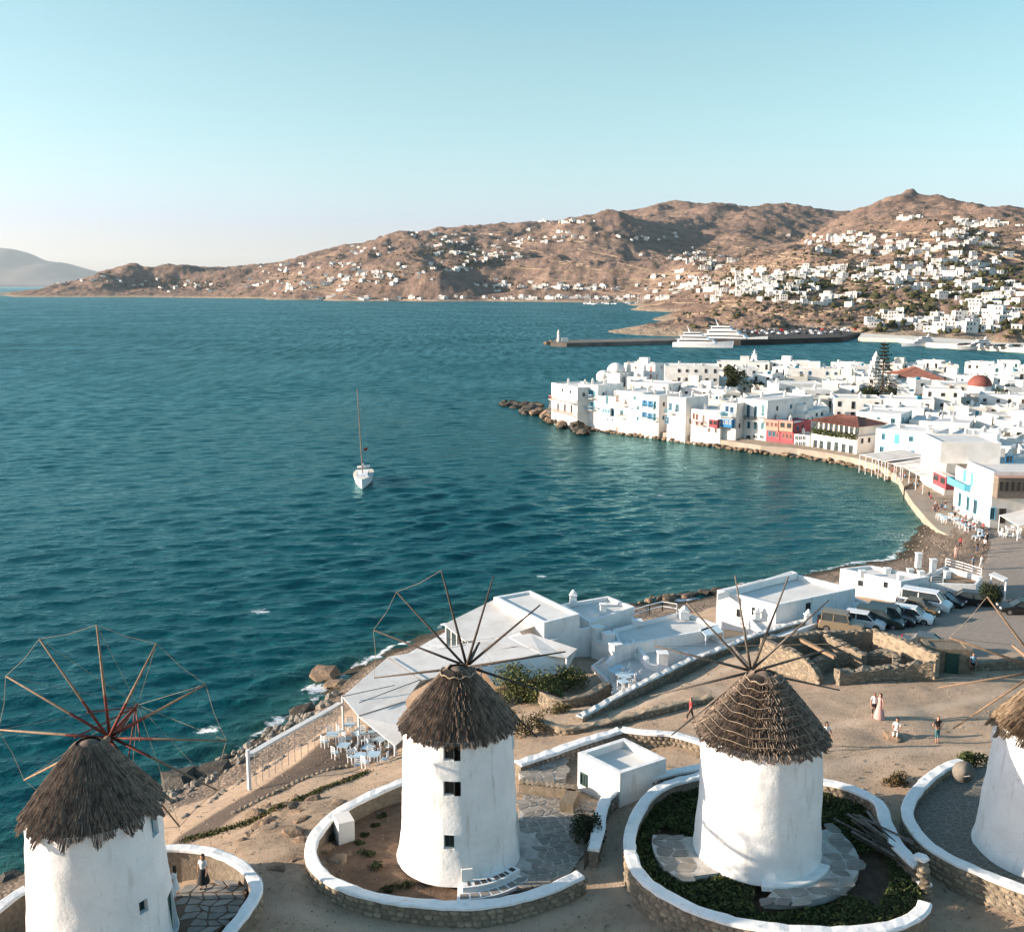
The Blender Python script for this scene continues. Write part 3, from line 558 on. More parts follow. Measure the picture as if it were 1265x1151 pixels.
def thatch(kind, r, h, seed):
    "cone of straw laid in bundles: core plus thousands of separate straws"
    rr = random.Random(seed); core = MB(); straw = MB(); top = 0.42
    prof = [(r - 0.05, -0.05), (r * 0.80, h * 0.20), (r * 0.55, h * 0.49), (r * 0.30, h * 0.79), (top, h * 0.95), (0.05, h)]
    core.lathe(prof, 40); core.lathe([(r - 0.3, -0.02), (0.05, 0.0)], 24)
    def rz(s): return (r + 0.05) + (top - r) * s, h * 0.96 * s + 0.16 * math.sin(math.pi * min(1, s)) * 0.3
    rows = {'long': 15, 'tier': 9, 'shag': 13, 'rough': 11}[kind]
    for k in range(rows):
        s0 = k / rows; rad0, _ = rz(s0); n = int({'long': 620, 'tier': 640, 'shag': 520, 'rough': 480}[kind] * (0.25 + rad0 / r))
        ln = {'long': 0.30, 'tier': 0.135, 'shag': 0.24, 'rough': 0.24}[kind]
        for j in range(n):
            a = 2 * math.pi * (j + rr.random()) / n; s = s0 - (0.02 if k else 0.045) + rr.uniform(-0.022, 0.022); e = min(s + ln * rr.uniform(0.7, 1.2), 1.0)
            if kind in ('shag', 'rough'): clump = 0.06 * math.sin(a * 13 + k * 2.1) + 0.04 * math.sin(a * 29 + k)
            else: clump = 0.02 * math.sin(a * 31 + k * 1.7)
            s += clump * (0.9 if k == 0 else 0.5)
            r0, z0 = rz(s); r1, z1 = rz(e); lift = rr.uniform(0.02, 0.075) + (0.09 if kind == 'tier' else 0.0) + (0.05 * math.sin(a * 38 + 3 * math.sin(k)) if kind == 'long' else 0)
            wd = rr.uniform(0.007, 0.016) * (1.35 if kind in ('shag', 'rough') else 1.1); da = rr.uniform(-0.05, 0.05) * (2 if kind != 'long' else 1)
            ca, sa = math.cos(a), math.sin(a); cb, sb = math.cos(a + da), math.sin(a + da)
            b0 = Vector((ca * (r0 + lift), sa * (r0 + lift), z0 + lift * 0.5)); b1 = Vector((cb * (r1 + 0.02), sb * (r1 + 0.02), z1 + 0.03)); t = Vector((-sa, ca, 0)) * wd
            up = Vector((ca * 0.03, sa * 0.03, 0.045))
            i = straw.pts([b0 - t, b0 + up, b0 + t, b1 - t * 0.6, b1 + up * 0.4, b1 + t * 0.6])
            straw.face((i, i + 1, i + 4, i + 3), rr.randrange(3)); straw.face((i + 1, i + 2, i + 5, i + 4), straw.m[-1]); straw.face((i, i + 2, i + 1), straw.m[-1])
    if kind == 'tier':
        pass
    return core, straw, rz
for nm, c1, c2 in (("straw_a", (0.31, 0.24, 0.185), (0.19, 0.145, 0.112)), ("straw_b", (0.42, 0.33, 0.255), (0.26, 0.20, 0.155)), ("straw_c", (0.18, 0.14, 0.11), (0.095, 0.073, 0.06))):
    simple(nm, c1, c2, 3.0, 0.9, 0, spec=0.15)
for nm, c1, c2 in (("gold_a", (0.27, 0.195, 0.13), (0.15, 0.11, 0.075)), ("gold_b", (0.36, 0.27, 0.18), (0.22, 0.165, 0.11)), ("gold_c", (0.15, 0.10, 0.06), (0.08, 0.055, 0.035))):
    simple(nm, c1, c2, 3.0, 0.9, 0, spec=0.15)
def windmill(i, label, rb, rt, H, flare, kind, h, wins, door, faz, off, wood, rad_sp=5.25, straw=("straw_a", "straw_b", "straw_c"), inner=None):
    x, y = MILL[i]; g = MILLZ[i] - 0.05; root = thing("windmill", label, "windmill", (x, y, g), group="thatched windmills on the headland")
    tc = math.atan2(-y, -x); wl = [(tc + R(t), z, ww, hh) for t, z, ww, hh, _ in wins]
    if door: wl.append((tc + R(door[0]), door[1] / 2 + 0.05, door[2], door[1]))
    mb, rad = tower_mesh(rb, rt, H, flare, wl, i + 3); tower = mb.build("tower", "plaster", root, smooth=False)
    tower.data.polygons.foreach_set("use_smooth", [True] * len(tower.data.polygons))
    for k, (t, zc, ww, hh) in enumerate(wl):
        isd = door and k == len(wl) - 1; rr_ = rad(zc) - (0.16 if isd else 0.24); M = Matrix.Translation((rr_ * math.cos(t), rr_ * math.sin(t), zc)) @ Matrix.Rotation(t + math.pi / 2, 4, 'Z')
        f = MB(M); fw = 0.07
        for sx_ in (-1, 1): f.box((sx_ * (ww / 2 - fw / 2), 0, 0), (fw, 0.07, hh))
        f.box((0, 0, hh / 2 - fw / 2), (ww - 2 * fw, 0.066, fw)); f.box((0, 0, -hh / 2 + fw / 2), (ww - 2 * fw, 0.066, fw))
        col = "green" if isd else (wins[k][4] if k < len(wins) else "wood_dark")
        wo = f.build("door" if isd else "window", col, root)
        pn = MB(M); pn.box((0, 0.02, 0), (ww - 2 * fw + 0.01, 0.03, hh - 2 * fw + 0.01)); pn.build("panel" if isd else "pane", "green" if isd else ("teal" if col == "teal" else "dark"), wo)
        if not isd:
            bars = MB(M); bars.box((0, -0.012, 0), (0.035, 0.03, hh - 2 * fw)); bars.build("mullion", col, wo)
    core, st, rz = thatch(kind, rt + 0.02, h, i * 7 + 1)
    for o in (core, st): o.M = None; o.v = [(a, b, c + H - 0.12) for a, b, c in o.v]
    roof = core.build("thatched_roof", straw[2], root, smooth=True); st.build("straw", list(straw), roof, kind="stuff")
    z0 = H - 0.12
    rings = {'tier': [0.90, 0.80, 0.70, 0.58, 0.46, 0.34, 0.22, 0.11], 'long': [0.90], 'shag': [], 'rough': [0.86]}[kind]
    for s in rings:
        r0, zz = rz(s); rp = MB(); pts = [((r0 + 0.17) * math.cos(2 * math.pi * k / 48), (r0 + 0.17) * math.sin(2 * math.pi * k / 48), z0 + zz + 0.10 + 0.05 * math.sin(k * 1.3)) for k in range(49)]
        rp.tube(pts, 0.017 if s < 0.88 else 0.04, 5, cap=False); rp.build("thatch_rope", "rope", roof)
    # axle, wheel of twelve spars, bowsprit and rigging
    a = R(faz); n = Vector((math.sin(a), math.cos(a), 0.12)).normalized(); u = Vector((math.cos(a), -math.sin(a), 0)); v = u.cross(n) * -1
    if v.z < 0: v = -v
    c = Vector((0, 0, H + h - 1.0)) + n * 1.55
    ax = MB(); ax.tube([c - n * 1.6, c + n * 0.45], [0.17, 0.15], 10); ax.build("axle", wood, root)
    bs = MB(); tip = c + n * 2.9; bs.tube([c + n * 0.3, tip], [0.13, 0.06], 8); bo = bs.build("bowsprit", inner or wood, root)
    tips = []
    sm = MB(); sm.tube([(0, 0, 0), (0, 0, 2.0), (0, 0, rad_sp)], [0.075, 0.065, 0.036], 6, mi=0)
    if inner: sm.m = [1 if k < 6 else 0 for k in range(len(sm.f))]
    sme = sm.mesh("spar", [wood, inner or wood], True)
    for k in range(12):
        an = R(off + 30 * k); d = (u * math.cos(an) + v * math.sin(an) + n * 0.045).normalized(); base = c + n * (0.1 + 0.12 * (k % 2))
        o = link("spar", sme, root, base); o.rotation_euler = d.to_track_quat('Z', 'Y').to_euler(); tips.append(base + d * rad_sp)
    for k in range(12):
        rp = MB(); p, q = tips[k], tips[(k + 1) % 12]; mid = (p + q) / 2 + (c - (p + q) / 2) * 0.02
        if i == 0 or (i == 1 and k in (3, 4, 5)) or (i == 3 and k == 4): rp.tube([p, mid, q], 0.011, 4, cap=False); rp.build("rim_rope", "rope", root)
        if i == 0 or k % 5 == 0: st_ = MB(); st_.tube([tip, p], 0.009, 4, cap=False); st_.build("stay_rope", "rope", root)
    if inner:
        for k in range(0, 12, 2):
            br = MB(); an = R(off + 30 * k); br.tube([tip - n * 0.2, c + (u * math.cos(an) + v * math.sin(an)) * 1.5], 0.035, 5); br.build("brace", inner, root)
    return root
m1 = windmill(0, "whitewashed windmill with shaggy grey thatch and red wheel hub beside the seaside railing", 3.02, 2.68, 6.4, 0.12, 'shag', 3.0,
    [(34, 2.6, 0.42, 0.55, "green"), (58, 5.6, 0.5, 0.9, "teal")], (72, 2.0, 0.9), 6, 0, "wood", inner="redwood")
m2 = windmill(1, "tall white windmill with smooth dark thatch and three small windows in a column", 3.03, 2.72, 7.3, 0.16, 'long', 2.85,
    [(-10, 6.75, 0.5, 0.72, "wood_dark"), (-10, 5.0, 0.52, 0.72, "wood_dark"), (-10, 2.3, 0.52, 0.72, "green"), (82, 6.3, 0.5, 0.9, "wood_dark")], (82, 2.1, 0.9), 12, 13, "wood_dark")
m3 = windmill(2, "windowless white windmill with tiered rope-bound thatch in the ice-plant garden", 3.05, 2.86, 6.35, 0.08, 'tier', 3.1, [], None, -8, 13, "wood_grey", 5.2)
m4 = windmill(3, "white windmill with golden ragged thatch and a teal side window in a cobbled yard", 3.25, 2.78, 6.6, 0.15, 'rough', 3.0,
    [(-88, 5.7, 0.5, 0.7, "teal")], None, -4, 10, "wood", 5.2, straw=("gold_a", "gold_b", "gold_c"), inner=None)
# mill 2: plastered bench round its foot with dark stone insets, and a meter box
def arc_mb(i, r0, r1, z0, z1, a0, a1, n=24, M=None):
    mb = MB(); tc = math.atan2(-MILL[i][1], -MILL[i][0]); poly = [(r0 * math.cos(tc + R(a0 + (a1 - a0) * k / n)), r0 * math.sin(tc + R(a0 + (a1 - a0) * k / n))) for k in range(n + 1)]
    for k in range(n):
        a, b_ = tc + R(a0 + (a1 - a0) * k / n), tc + R(a0 + (a1 - a0) * (k + 1) / n)
        mb.prism([(r0 * math.cos(a), r0 * math.sin(a)), (r1 * math.cos(a), r1 * math.sin(a)), (r1 * math.cos(b_), r1 * math.sin(b_)), (r0 * math.cos(b_), r0 * math.sin(b_))], z0, z1)
    return mb
bench = arc_mb(1, 3.0, 3.75, 0.0, 0.42, 2, 52).build("bench", "plaster", m2)
arc_mb(1, 3.1, 4.35, 0.0, 0.16, -2, 50).build("step", "plaster", m2)
tc2 = math.atan2(-MILL[1][1], -MILL[1][0])
for k in range(8):
    a0 = 6 + k * 5.6; q = arc_mb(1, 3.33, 3.62, 0.42, 0.435, a0, a0 + (4.2 if k % 3 else 2.2), 4); q.build("inset_stone", "flag_dark", bench)
for k in range(7):
    a0 = 0 + k * 7; q = arc_mb(1, 3.87, 4.25, 0.16, 0.175, a0, a0 + 5.6, 4); q.build("inset_stone", "flag", bench)
bx = MB(Matrix.Rotation(tc2 + R(6) + math.pi / 2, 4, 'Z')); bx.box((0, -3.22, 0.75), (0.55, 0.12, 0.62)); bx.build("meter_box", "whitewash", m2)
arc_mb(2, 2.85, 3.55, 0.0, 0.22, 5, 75).build("step", "plaster_old", m3)
# ------------------------------------------------------------------ stone walls, yards and paving
def rockmesh(name, mat, s=(1, 1, 1), seed=0, sub=1, amp=0.22):
    rr = random.Random(seed); bm = bmesh.new(); bmesh.ops.create_icosphere(bm, subdivisions=sub, radius=0.5)
    for v in bm.verts:
        k = max(abs(v.co.x), abs(v.co.y), abs(v.co.z)); v.co *= (0.5 / k) ** 0.55
        v.co *= 1 + rr.uniform(-amp, amp); v.co = Vector((v.co.x * s[0], v.co.y * s[1], v.co.z * s[2]))
    me = bpy.data.meshes.new(name); bm.to_mesh(me); bm.free(); me.materials.append(MAT[mat]); return me
STONES = [rockmesh("stone", "stone", (1, 1, 1), k, 1, 0.13) for k in range(6)]
STONES_G = [rockmesh("stone", "stone_grey", (1, 1, 1), k + 9, 1, 0.13) for k in range(6)]
def wall_path(name, label, rim, w=0.45, base=None, cap=0.14, mats=("mortar", "plaster"), ccol=None, capw=None, group=None, cat="wall", down=1.3, lumpy=0.03, parent=None):
    """free-standing wall along a rim polyline (points on top of the coping): stone core + plastered coping"""
    pts = spline(rim, 0.45); o0 = Vector((pts[0].x, pts[0].y, 0)); cw = capw or w + 0.12
    root = thing(name, label, cat, o0, group=group)
    core = MB(); cp_ = MB(); secs = []
    for k, p in enumerate(pts):
        d = (pts[min(k + 1, len(pts) - 1)] - pts[max(k - 1, 0)]); d.z = 0; d.normalize(); nrm = Vector((d.y, -d.x, 0)); j = lumpy
        g = min(hN(p.x + nrm.x * w / 2, p.y + nrm.y * w / 2), hN(p.x - nrm.x * w / 2, p.y - nrm.y * w / 2), p.z - 0.3) - 0.3 if base is None else base
        secs.append((p, nrm, g)); q = p - o0
        core.pts([q - nrm * w / 2 + Vector((0, 0, g - p.z)), q + nrm * w / 2 + Vector((0, 0, g - p.z)), q + nrm * (w / 2 - 0.03) - Vector((0, 0, cap)), q - nrm * (w / 2 - 0.03) - Vector((0, 0, cap))])
        z1 = U(-j, j); z2 = U(-j, j); x1 = U(-j, j); x2 = U(-j, j)
        cp_.pts([q - nrm * (cw / 2 + x1) - Vector((0, 0, cap + 0.02)), q + nrm * (cw / 2 + x2) - Vector((0, 0, cap + 0.02)), q + nrm * (cw / 2 + x2) + Vector((0, 0, z1 - 0.045)), q + nrm * (cw * 0.36) + Vector((0, 0, z1)), q - nrm * (cw * 0.36) + Vector((0, 0, z2)), q - nrm * (cw / 2 + x1) + Vector((0, 0, z2 - 0.045))])
    for mb, n in ((core, 4), (cp_, 6)):
        for k in range(len(pts) - 1):
            for j in range(n): mb.face((k * n + j, k * n + (j + 1) % n, (k + 1) * n + (j + 1) % n, (k + 1) * n + j))
        mb.face(range(n)); mb.face([(len(pts) - 1) * n + j for j in reversed(range(n))])
    core.build("stone_core", mats[0], root); cp_.build("coping", mats[1], root, smooth=False)
    root_secs = secs; return root, secs, cap, w
def lay_stones(wp, k0, k1, side, hrow=0.27, lmin=0.28, lmax=0.5, lib=STONES, limit=300, hmax=1.6):
    "courses of separate rubble stones on one face of a wall"
    root, secs, cap, w = wp; n = 0; o0 = Vector(root.location)
    L = [0.0]
    for k in range(len(secs) - 1): L.append(L[-1] + (secs[k + 1][0] - secs[k][0]).length)
    row = 0
    while True:
        zoff = cap + 0.06 + hrow * (row + 0.5)
        if zoff > hmax: break
        s = L[k0] + U(0, 0.3)
        while s < L[k1] and n < limit:
            ln = U(lmin, lmax); sm = s + ln / 2; k = max(i for i in range(len(L)) if L[i] <= sm); k = min(k, len(secs) - 2); f = (sm - L[k]) / max(1e-6, L[k + 1] - L[k])
            p = secs[k][0].lerp(secs[k + 1][0], f); nr = secs[k][1].lerp(secs[k + 1][1], f).normalized(); g = hN(p.x + nr.x * side * (w / 2 + .1), p.y + nr.y * side * (w / 2 + .1))
            if p.z - zoff > g - 0.12:
                c = p + nr * side * (w / 2 - 0.035 + U(-0.02, 0.02)) - Vector((0, 0, zoff + U(-0.03, 0.03))) - o0
                link("stone", lib[rng.randrange(len(lib))], root, c, (U(-.12, .12), U(-.12, .12), math.atan2(nr.x, -nr.y) + U(-.1, .1)), (ln * U(0.95, 1.05), 0.22, hrow * U(0.85, 1.05))); n += 1
            s += ln + 0.015
        row += 1
    return n
def rim(lst, z): return [P(a, b, z if not hasattr(c, '__len__') else c) if False else P(a, b, c) for a, b, c in [(q[0], q[1], q[2] if len(q) > 2 else z) for q in lst]]
yards = "curved stone walls with white coping round the windmill yards"
wB = wall_path("yard_wall", "white-capped rubble wall curving round the yard of the tall three-window windmill", rim([(500, 962), (455, 981), (415, 1003), (391, 1028), (384, 1050), (394, 1074), (425, 1093), (470, 1106), (530, 1114), (590, 1115), (640, 1107), (685, 1093), (717, 1078)], 9.3), 0.5, group=yards)
nsec = len(wB[1]); lay_stones(wB, int(nsec * 0.30), nsec - 1, 1, hmax=1.55, limit=260)
wC = wall_path("yard_wall", "white-capped wall sweeping round the dark ice-plant garden of the windowless windmill", rim([(868, 955), (822, 968), (797, 988), (781, 1018), (778, 1045), (786, 1070), (806, 1092), (842, 1113), (890, 1131), (950, 1143), (1030, 1148), (1095, 1143), (1132, 1128), (1144, 1112)], 10.05), 0.5, group=yards)
nsec = len(wC[1]); lay_stones(wC, int(nsec * 0.36), int(nsec * 0.9), 1, hmax=1.5, limit=250)
wC2 = wall_path("yard_wall", "white-capped wall bending past the lumber pile towards the broken stone gate pillar", rim([(1010, 962), (1035, 967), (1062, 976), (1086, 990), (1094, 1012), (1106, 1038), (1122, 1056), (1136, 1068)], 10.05), 0.5, group=yards)
nsec = len(wC2[1]); lay_stones(wC2, 0, int(nsec * .45), 1, limit=60, hmax=0.9)
wD = wall_path("yard_wall", "white-capped wall round the cobbled yard with the satellite dish", rim([(1188, 938), (1162, 949), (1139, 968), (1123, 990), (1123, 1010), (1140, 1034), (1170, 1056), (1205, 1072), (1265, 1096), (1340, 1125)], 10.0), 0.5, group=yards)
nsec = len(wD[1]); lay_stones(wD, int(nsec * .25), nsec - 1, 1, limit=200, hmax=1.5)
lay_stones(wD, 0, int(nsec * .25), -1, limit=60, hmax=0.8)
wA = wall_path("yard_wall", "white-capped wall round the flagstone terrace beside the shaggy windmill", rim([(190, 1046), (225, 1045), (258, 1049), (288, 1060), (308, 1076), (317, 1095), (308, 1116), (290, 1140), (268, 1165), (240, 1190)], 9.7), 0.45, group=yards)
nsec = len(wA[1]); lay_stones(wA, 0, int(nsec * .65), -1, limit=150, hmax=1.0, lib=STONES)
wA2 = wall_path("yard_wall", "short white-capped wall dropping to the shore behind the shaggy windmill", rim([(-40, 1150), (-5, 1122), (18, 1104), (32, 1096)], 8.2), 0.45, group=yards)
# alley walls beside the kiosk
wE = wall_path("alley_wall", "S-shaped white-capped wall between the kiosk and the alley", rim([(733, 1048, 9.5), (740, 1020, 9.6), (743, 1000, 9.6), (752, 980, 9.7), (775, 966, 9.7), (810, 957, 9.8), (850, 948, 9.8), (880, 944, 9.8)], 9.8), 0.5, group=None)
nsec = len(wE[1]); lay_stones(wE, int(nsec * .4), nsec - 1, 1, limit=120, hmax=1.2, lib=STONES_G)
wF = wall_path("path_wall", "white-topped retaining wall rising behind the kiosk roof", rim([(640, 941, 9.2), (680, 928, 9.2), (720, 914, 9.2), (766, 900, 9.2)], 9.2), 0.6)
lay_stones(wF, 2, len(wF[1]) - 1, 1, limit=100, hmax=1.0, lib=STONES_G)
wG = wall_path("path_wall", "sunlit rubble wall with wavy white top running from the kiosk to the tiered windmill", rim([(768, 899, 9.25), (800, 903, 9.3), (830, 905, 9.3), (858, 912, 9.3), (880, 920, 9.3)], 9.3), 0.5)
lay_stones(wG, 0, len(wG[1]) - 1, 1, limit=120, hmax=1.3)
# dry-stone walls of the sandy lane
def stone_wall(label, r_, w=0.55, group="dry stone walls along the sandy lane", st=None, lim=80, side=1, hm=0.9, cmat="stone"):
    wp = wall_path("lane_wall", label, rim(r_, 8), w, cap=0.10, mats=("mortar", cmat), capw=w + 0.04, lumpy=0.06, group=group)
    lay_stones(wp, 0, len(wp[1]) - 1, side, limit=lim, hmax=hm); return wp
stone_wall("long dry-stone wall beside the sandy lane below the white terraces", [(716, 884, 8.0), (745, 868, 7.9), (780, 849, 7.8), (815, 832, 7.5), (850, 815, 7.1), (890, 800, 6.7), (930, 784, 6.4), (975, 770, 6.2), (1000, 764, 6.2)], lim=160, hm=1.3, cmat="roofwhite")
stone_wall("low dry-stone wall with sunlit end facing the tiered windmill", [(665, 888, 8.1), (700, 898, 8.1), (735, 893, 8.1), (770, 884, 8.2), (810, 874, 8.4), (850, 864, 8.5), (880, 858, 8.6)], lim=130, hm=0.9)
stone_wall("dry-stone wall under the bushes by the blue tables", [(668, 852, 6.9), (690, 862, 6.9), (720, 858, 6.9), (752, 842, 6.8)], lim=60, hm=1.2)
stone_wall("low car park wall beside the man in shorts", [(1160, 820, 8.0), (1200, 818, 8.0), (1265, 812, 8.0), (1340, 806, 8.0)], lim=70)

# flagstone paving: each stone its own slab in a mortar bed
def paving(name, label, poly, z, cell, mat, bedmat="joint", ang=0.0, gap=0.05, jit=0.28, seed=1, avoid=None, limit=300, follow=False):
    rr = random.Random(seed); ca, sa = math.cos(ang), math.sin(ang); pl = [(p[0], p[1]) for p in poly]
    cx = sum(p[0] for p in pl) / len(pl); cy = sum(p[1] for p in pl) / len(pl); root = Vector((cx, cy, z))
    bed = MB(); bed.prism([((p[0] - cx) * 0.97, (p[1] - cy) * 0.97) for p in pl], -0.35, 0.0); bo = bed.build(name, bedmat, None); bo.location = root; tag(bo, kind="structure")
    rad_ = max(math.hypot(p[0] - cx, p[1] - cy) for p in pl); nn = int(rad_ / cell) + 2; cor = {}
    for i in range(-nn, nn + 2):
        for j in range(-nn, nn + 2): cor[i, j] = Vector((((i + (0.5 if j % 2 else 0) * 0.7) + rr.uniform(-jit, jit)) * cell, (j + rr.uniform(-jit, jit)) * cell * 0.85))
    n = 0
    for i in range(-nn, nn + 1):
        for j in range(-nn, nn + 1):
            q = [cor[i, j], cor[i + 1, j], cor[i + 1, j + 1], cor[i, j + 1]]; c = sum(q, Vector((0, 0))) / 4
            q = [Vector((v.x * ca - v.y * sa, v.x * sa + v.y * ca)) for v in q]; c = sum(q, Vector((0, 0))) / 4
            if not inpoly(np.array([c.x + cx]), np.array([c.y + cy]), pl)[0] or n >= limit: continue
            if avoid and any(math.hypot(c.x + cx - a, c.y + cy - b_) < r_ for a, b_, r_ in avoid): continue
            h = rr.uniform(0.018, 0.035); qs = [c + (v - c) * (1 - gap / max(0.05, (v - c).length)) for v in q]
            pts = []
            for k in range(4):
                a_, b_ = qs[k], qs[(k + 1) % 4]; pts += [a_.lerp(b_, 0.14), a_.lerp(b_, 0.5) + (b_ - a_).orthogonal() * rr.uniform(-0.04, 0.04), a_.lerp(b_, 0.86)]
            s = MB(); s.prism([(v.x - c.x, v.y - c.y) for v in pts], -0.02, h); o = s.build("flagstone", mat, bo); o.location = (c.x, c.y, 0); n += 1
    return bo
def PX(lst, z): return [P(a, b, z) for a, b in lst]
paving("mill_terrace_paving", "", PX([(640, 1000), (650, 965), (690, 965), (712, 985), (738, 990), (735, 1030), (722, 1056), (700, 1082), (650, 1096), (590, 1100), (575, 1085), (640, 1060)], 8.6), 8.6, 0.56, "flag", seed=4, avoid=[(*MILL[1], 3.9)], ang=0.3)
paving("kiosk_paving", "", PX([(640, 955), (655, 942), (700, 935), (700, 960), (670, 968), (645, 970)], 8.75), 8.75, 0.7, "flag", seed=6)
q3 = [(MILL[2][0] + 4.9 * math.cos(R(a)), MILL[2][1] + 4.6 * math.sin(R(a))) for a in range(-100, 35, 9)]
paving("garden_paving", "", [(x, y) for x, y in q3] + [(MILL[2][0] + 2, MILL[2][1] + 1), (MILL[2][0] + 1, MILL[2][1] - 2)], 9.56, 0.82, "flag", seed=8, avoid=[(*MILL[2], 3.6)], gap=0.07)
q3 = [(MILL[2][0] + 5.2 * math.cos(R(a)), MILL[2][1] + 4.9 * math.sin(R(a))) for a in range(165, 215, 8)]
paving("garden_paving", "", q3 + [(MILL[2][0] - 2.2, MILL[2][1] - 2.2), (MILL[2][0] - 2.5, MILL[2][1] + 1)], 9.55, 0.8, "flag", seed=9, avoid=[(*MILL[2], 3.5)], gap=0.07)
paving("terrace_paving", "", PX([(205, 1150), (207, 1105), (240, 1092), (290, 1085), (306, 1100), (300, 1118), (280, 1140), (255, 1165)], 8.98), 8.98, 0.62, "flag", "soil", seed=12, avoid=[(*MILL[0], 3.5)], gap=0.06)
# cobbled yard of the golden-thatched mill: stones too small to tell apart, one sheet with relief
m, nt, b = newmat("cobble"); co = wpos(nt); vo = N(nt, "ShaderNodeTexVoronoi", feature='DISTANCE_TO_EDGE'); vo.inputs["Scale"].default_value = 2.6; nt.links.new(co, vo.inputs["Vector"])
cc = mixc(nt, maprange(nt, vo.outputs[0], 0.02, 0.09), (0.22, 0.20, 0.17), mixc(nt, noise(nt, co, 2.0), (0.10, 0.088, 0.07), (0.17, 0.15, 0.12)))
nt.links.new(cc, b.inputs["Base Color"]); b.inputs["Roughness"].default_value = 0.9; bumpn(nt, b, maprange(nt, vo.outputs[0], 0, 0.1), 0.6, 0.04)
yd = [(s[0].x, s[0].y) for s in wD[1]]; yb = MB(); yb.prism(yd + [(40, 40), (40, 54), (28, 55)], 8.9, 9.46); yb.build("cobbled_yard", "cobble", None, kind="structure")
# ------------------------------------------------------------------ buildings: shared makers
def ccw(poly):
    a = sum(poly[k][0] * poly[(k + 1) % len(poly)][1] - poly[(k + 1) % len(poly)][0] * poly[k][1] for k in range(len(poly)))
    return list(poly) if a > 0 else list(poly)[::-1]
def inset(poly, d):
    n = len(poly); o = []
    for k in range(n):
        p0, p1, p2 = Vector(poly[k - 1][:2]), Vector(poly[k][:2]), Vector(poly[(k + 1) % n][:2])
        d1 = (p1 - p0).normalized(); d2 = (p2 - p1).normalized(); n1 = Vector((-d1.y, d1.x)); n2 = Vector((-d2.y, d2.x))
        bs = (n1 + n2); bs = bs / max(0.3, bs.dot(n1)); o.append((p1.x + bs.x * d, p1.y + bs.y * d))
    return o
def shell(root, poly, z0, z1, par=0.3, pw=0.25, wall="plaster", roof="roofwhite", soft_=0.0, wname="wall", rname="roof"):
    "walls with parapet (one part) and the flat roof inside the parapet (another); world coordinates"
    o = Vector(root.location); pl = ccw([(p[0] - o.x, p[1] - o.y) for p in poly]); ins = inset(pl, pw); n = len(pl); mb = MB(); a = z0 - o.z; b_ = z1 - o.z
    i = mb.pts([(*p, a) for p in pl] + [(*p, b_) for p in pl] + [(*p, b_) for p in ins] + [(*p, b_ - par - 0.02) for p in ins])
    for k in range(n):
        q = (k + 1) % n
        for r_ in range(3): mb.face((i + r_ * n + k, i + r_ * n + q, i + (r_ + 1) * n + q, i + (r_ + 1) * n + k))
    wo = mb.build(wname, wall, root)
    rf = MB(); rf.poly([(*p, b_ - par) for p in ins]); return wo, rf.build(rname, roof, root)
WINM = {}
def winmesh(w, h, col, kind):
    key = (round(w, 2), round(h, 2), col, kind)
    if key not in WINM:
        mb = MB(); f = min(0.10, w * 0.14)      # local: x along the wall, -y out of it, z up
        mb.mi = 0
        for s in (-1, 1): mb.box((s * (w / 2 - f / 2), -0.03, 0), (f, 0.10, h))
        mb.box((0, -0.03, h / 2 - f / 2), (w - 2 * f, 0.096, f)); mb.box((0, -0.03, -h / 2 + f / 2), (w - 2 * f, 0.096, f))
        mb.box((0, 0.0, 0), (w - 2 * f + 0.01, 0.03, h - 2 * f + 0.01), mi=1)
        if kind == 'door': mb.box((0, -0.02, 0), (w - 2 * f, 0.04, h - 2 * f), mi=0)
        else: mb.box((0, -0.025, 0), (0.05, 0.03, h - 2 * f), mi=0)
        if kind == 'shut':
            for s in (-1, 1): mb.box((s * (w * 0.72), -0.05, 0), (w * 0.42, 0.05, h), mi=0)
        WINM[key] = mb.mesh("window", [col, "glass"])
    return WINM[key]
def put_win(root, p, nrm, w, h, col="wood_dark", kind='win', name=None):
    "window or door on a wall: p = centre in world space, nrm = outward wall normal"
    o = Vector(root.location); ang = math.atan2(nrm[1], nrm[0]) + math.pi / 2
    return link(name or ("door" if kind == 'door' else "window"), winmesh(w, h, col, kind), root, Vector(p) - o, ang)
def on_wall(a, b, px, py):
    "where the sight line of a pixel meets the vertical wall through a and b"
    d = ray(px, py); n = Vector((b[1] - a[1], -(b[0] - a[0]), 0)).normalized(); t = (Vector((a[0], a[1], 0)) - Vector((0, 0, 0))).dot(n) / d.dot(n)
    q = d * t; return Vector((q.x, q.y, q.z + CAMZ)), (n if n.dot(Vector((-d.x, -d.y, 0))) > 0 else -n)
def wins_px(root, a, b, lst, col="wood_dark", kind='win'):
    for q in lst:
        p, n = on_wall(a, b, q[0], q[1]); put_win(root, p, n, q[2], q[3], q[4] if len(q) > 4 else col, q[5] if len(q) > 5 else kind)
def chimney(root, p, w=0.5, h=1.0, mat="plaster", pot=True, ang=0.0):
    o = Vector(root.location); mb = MB(); c = Vector(p) - o
    mb.box((c.x, c.y, c.z + h / 2), (w, w, h), ang); mb.box((c.x, c.y, c.z + h + 0.05), (w + 0.12, w + 0.12, 0.1), ang)
    if pot: mb.box((c.x, c.y, c.z + h + 0.19), (w * 0.7, w * 0.7, 0.18), ang); mb.lathe([(w * 0.45, 0), (w * 0.1, 0.3)], 8, (c.x, c.y, c.z + h + 0.28))
    return mb.build("chimney", mat, root)
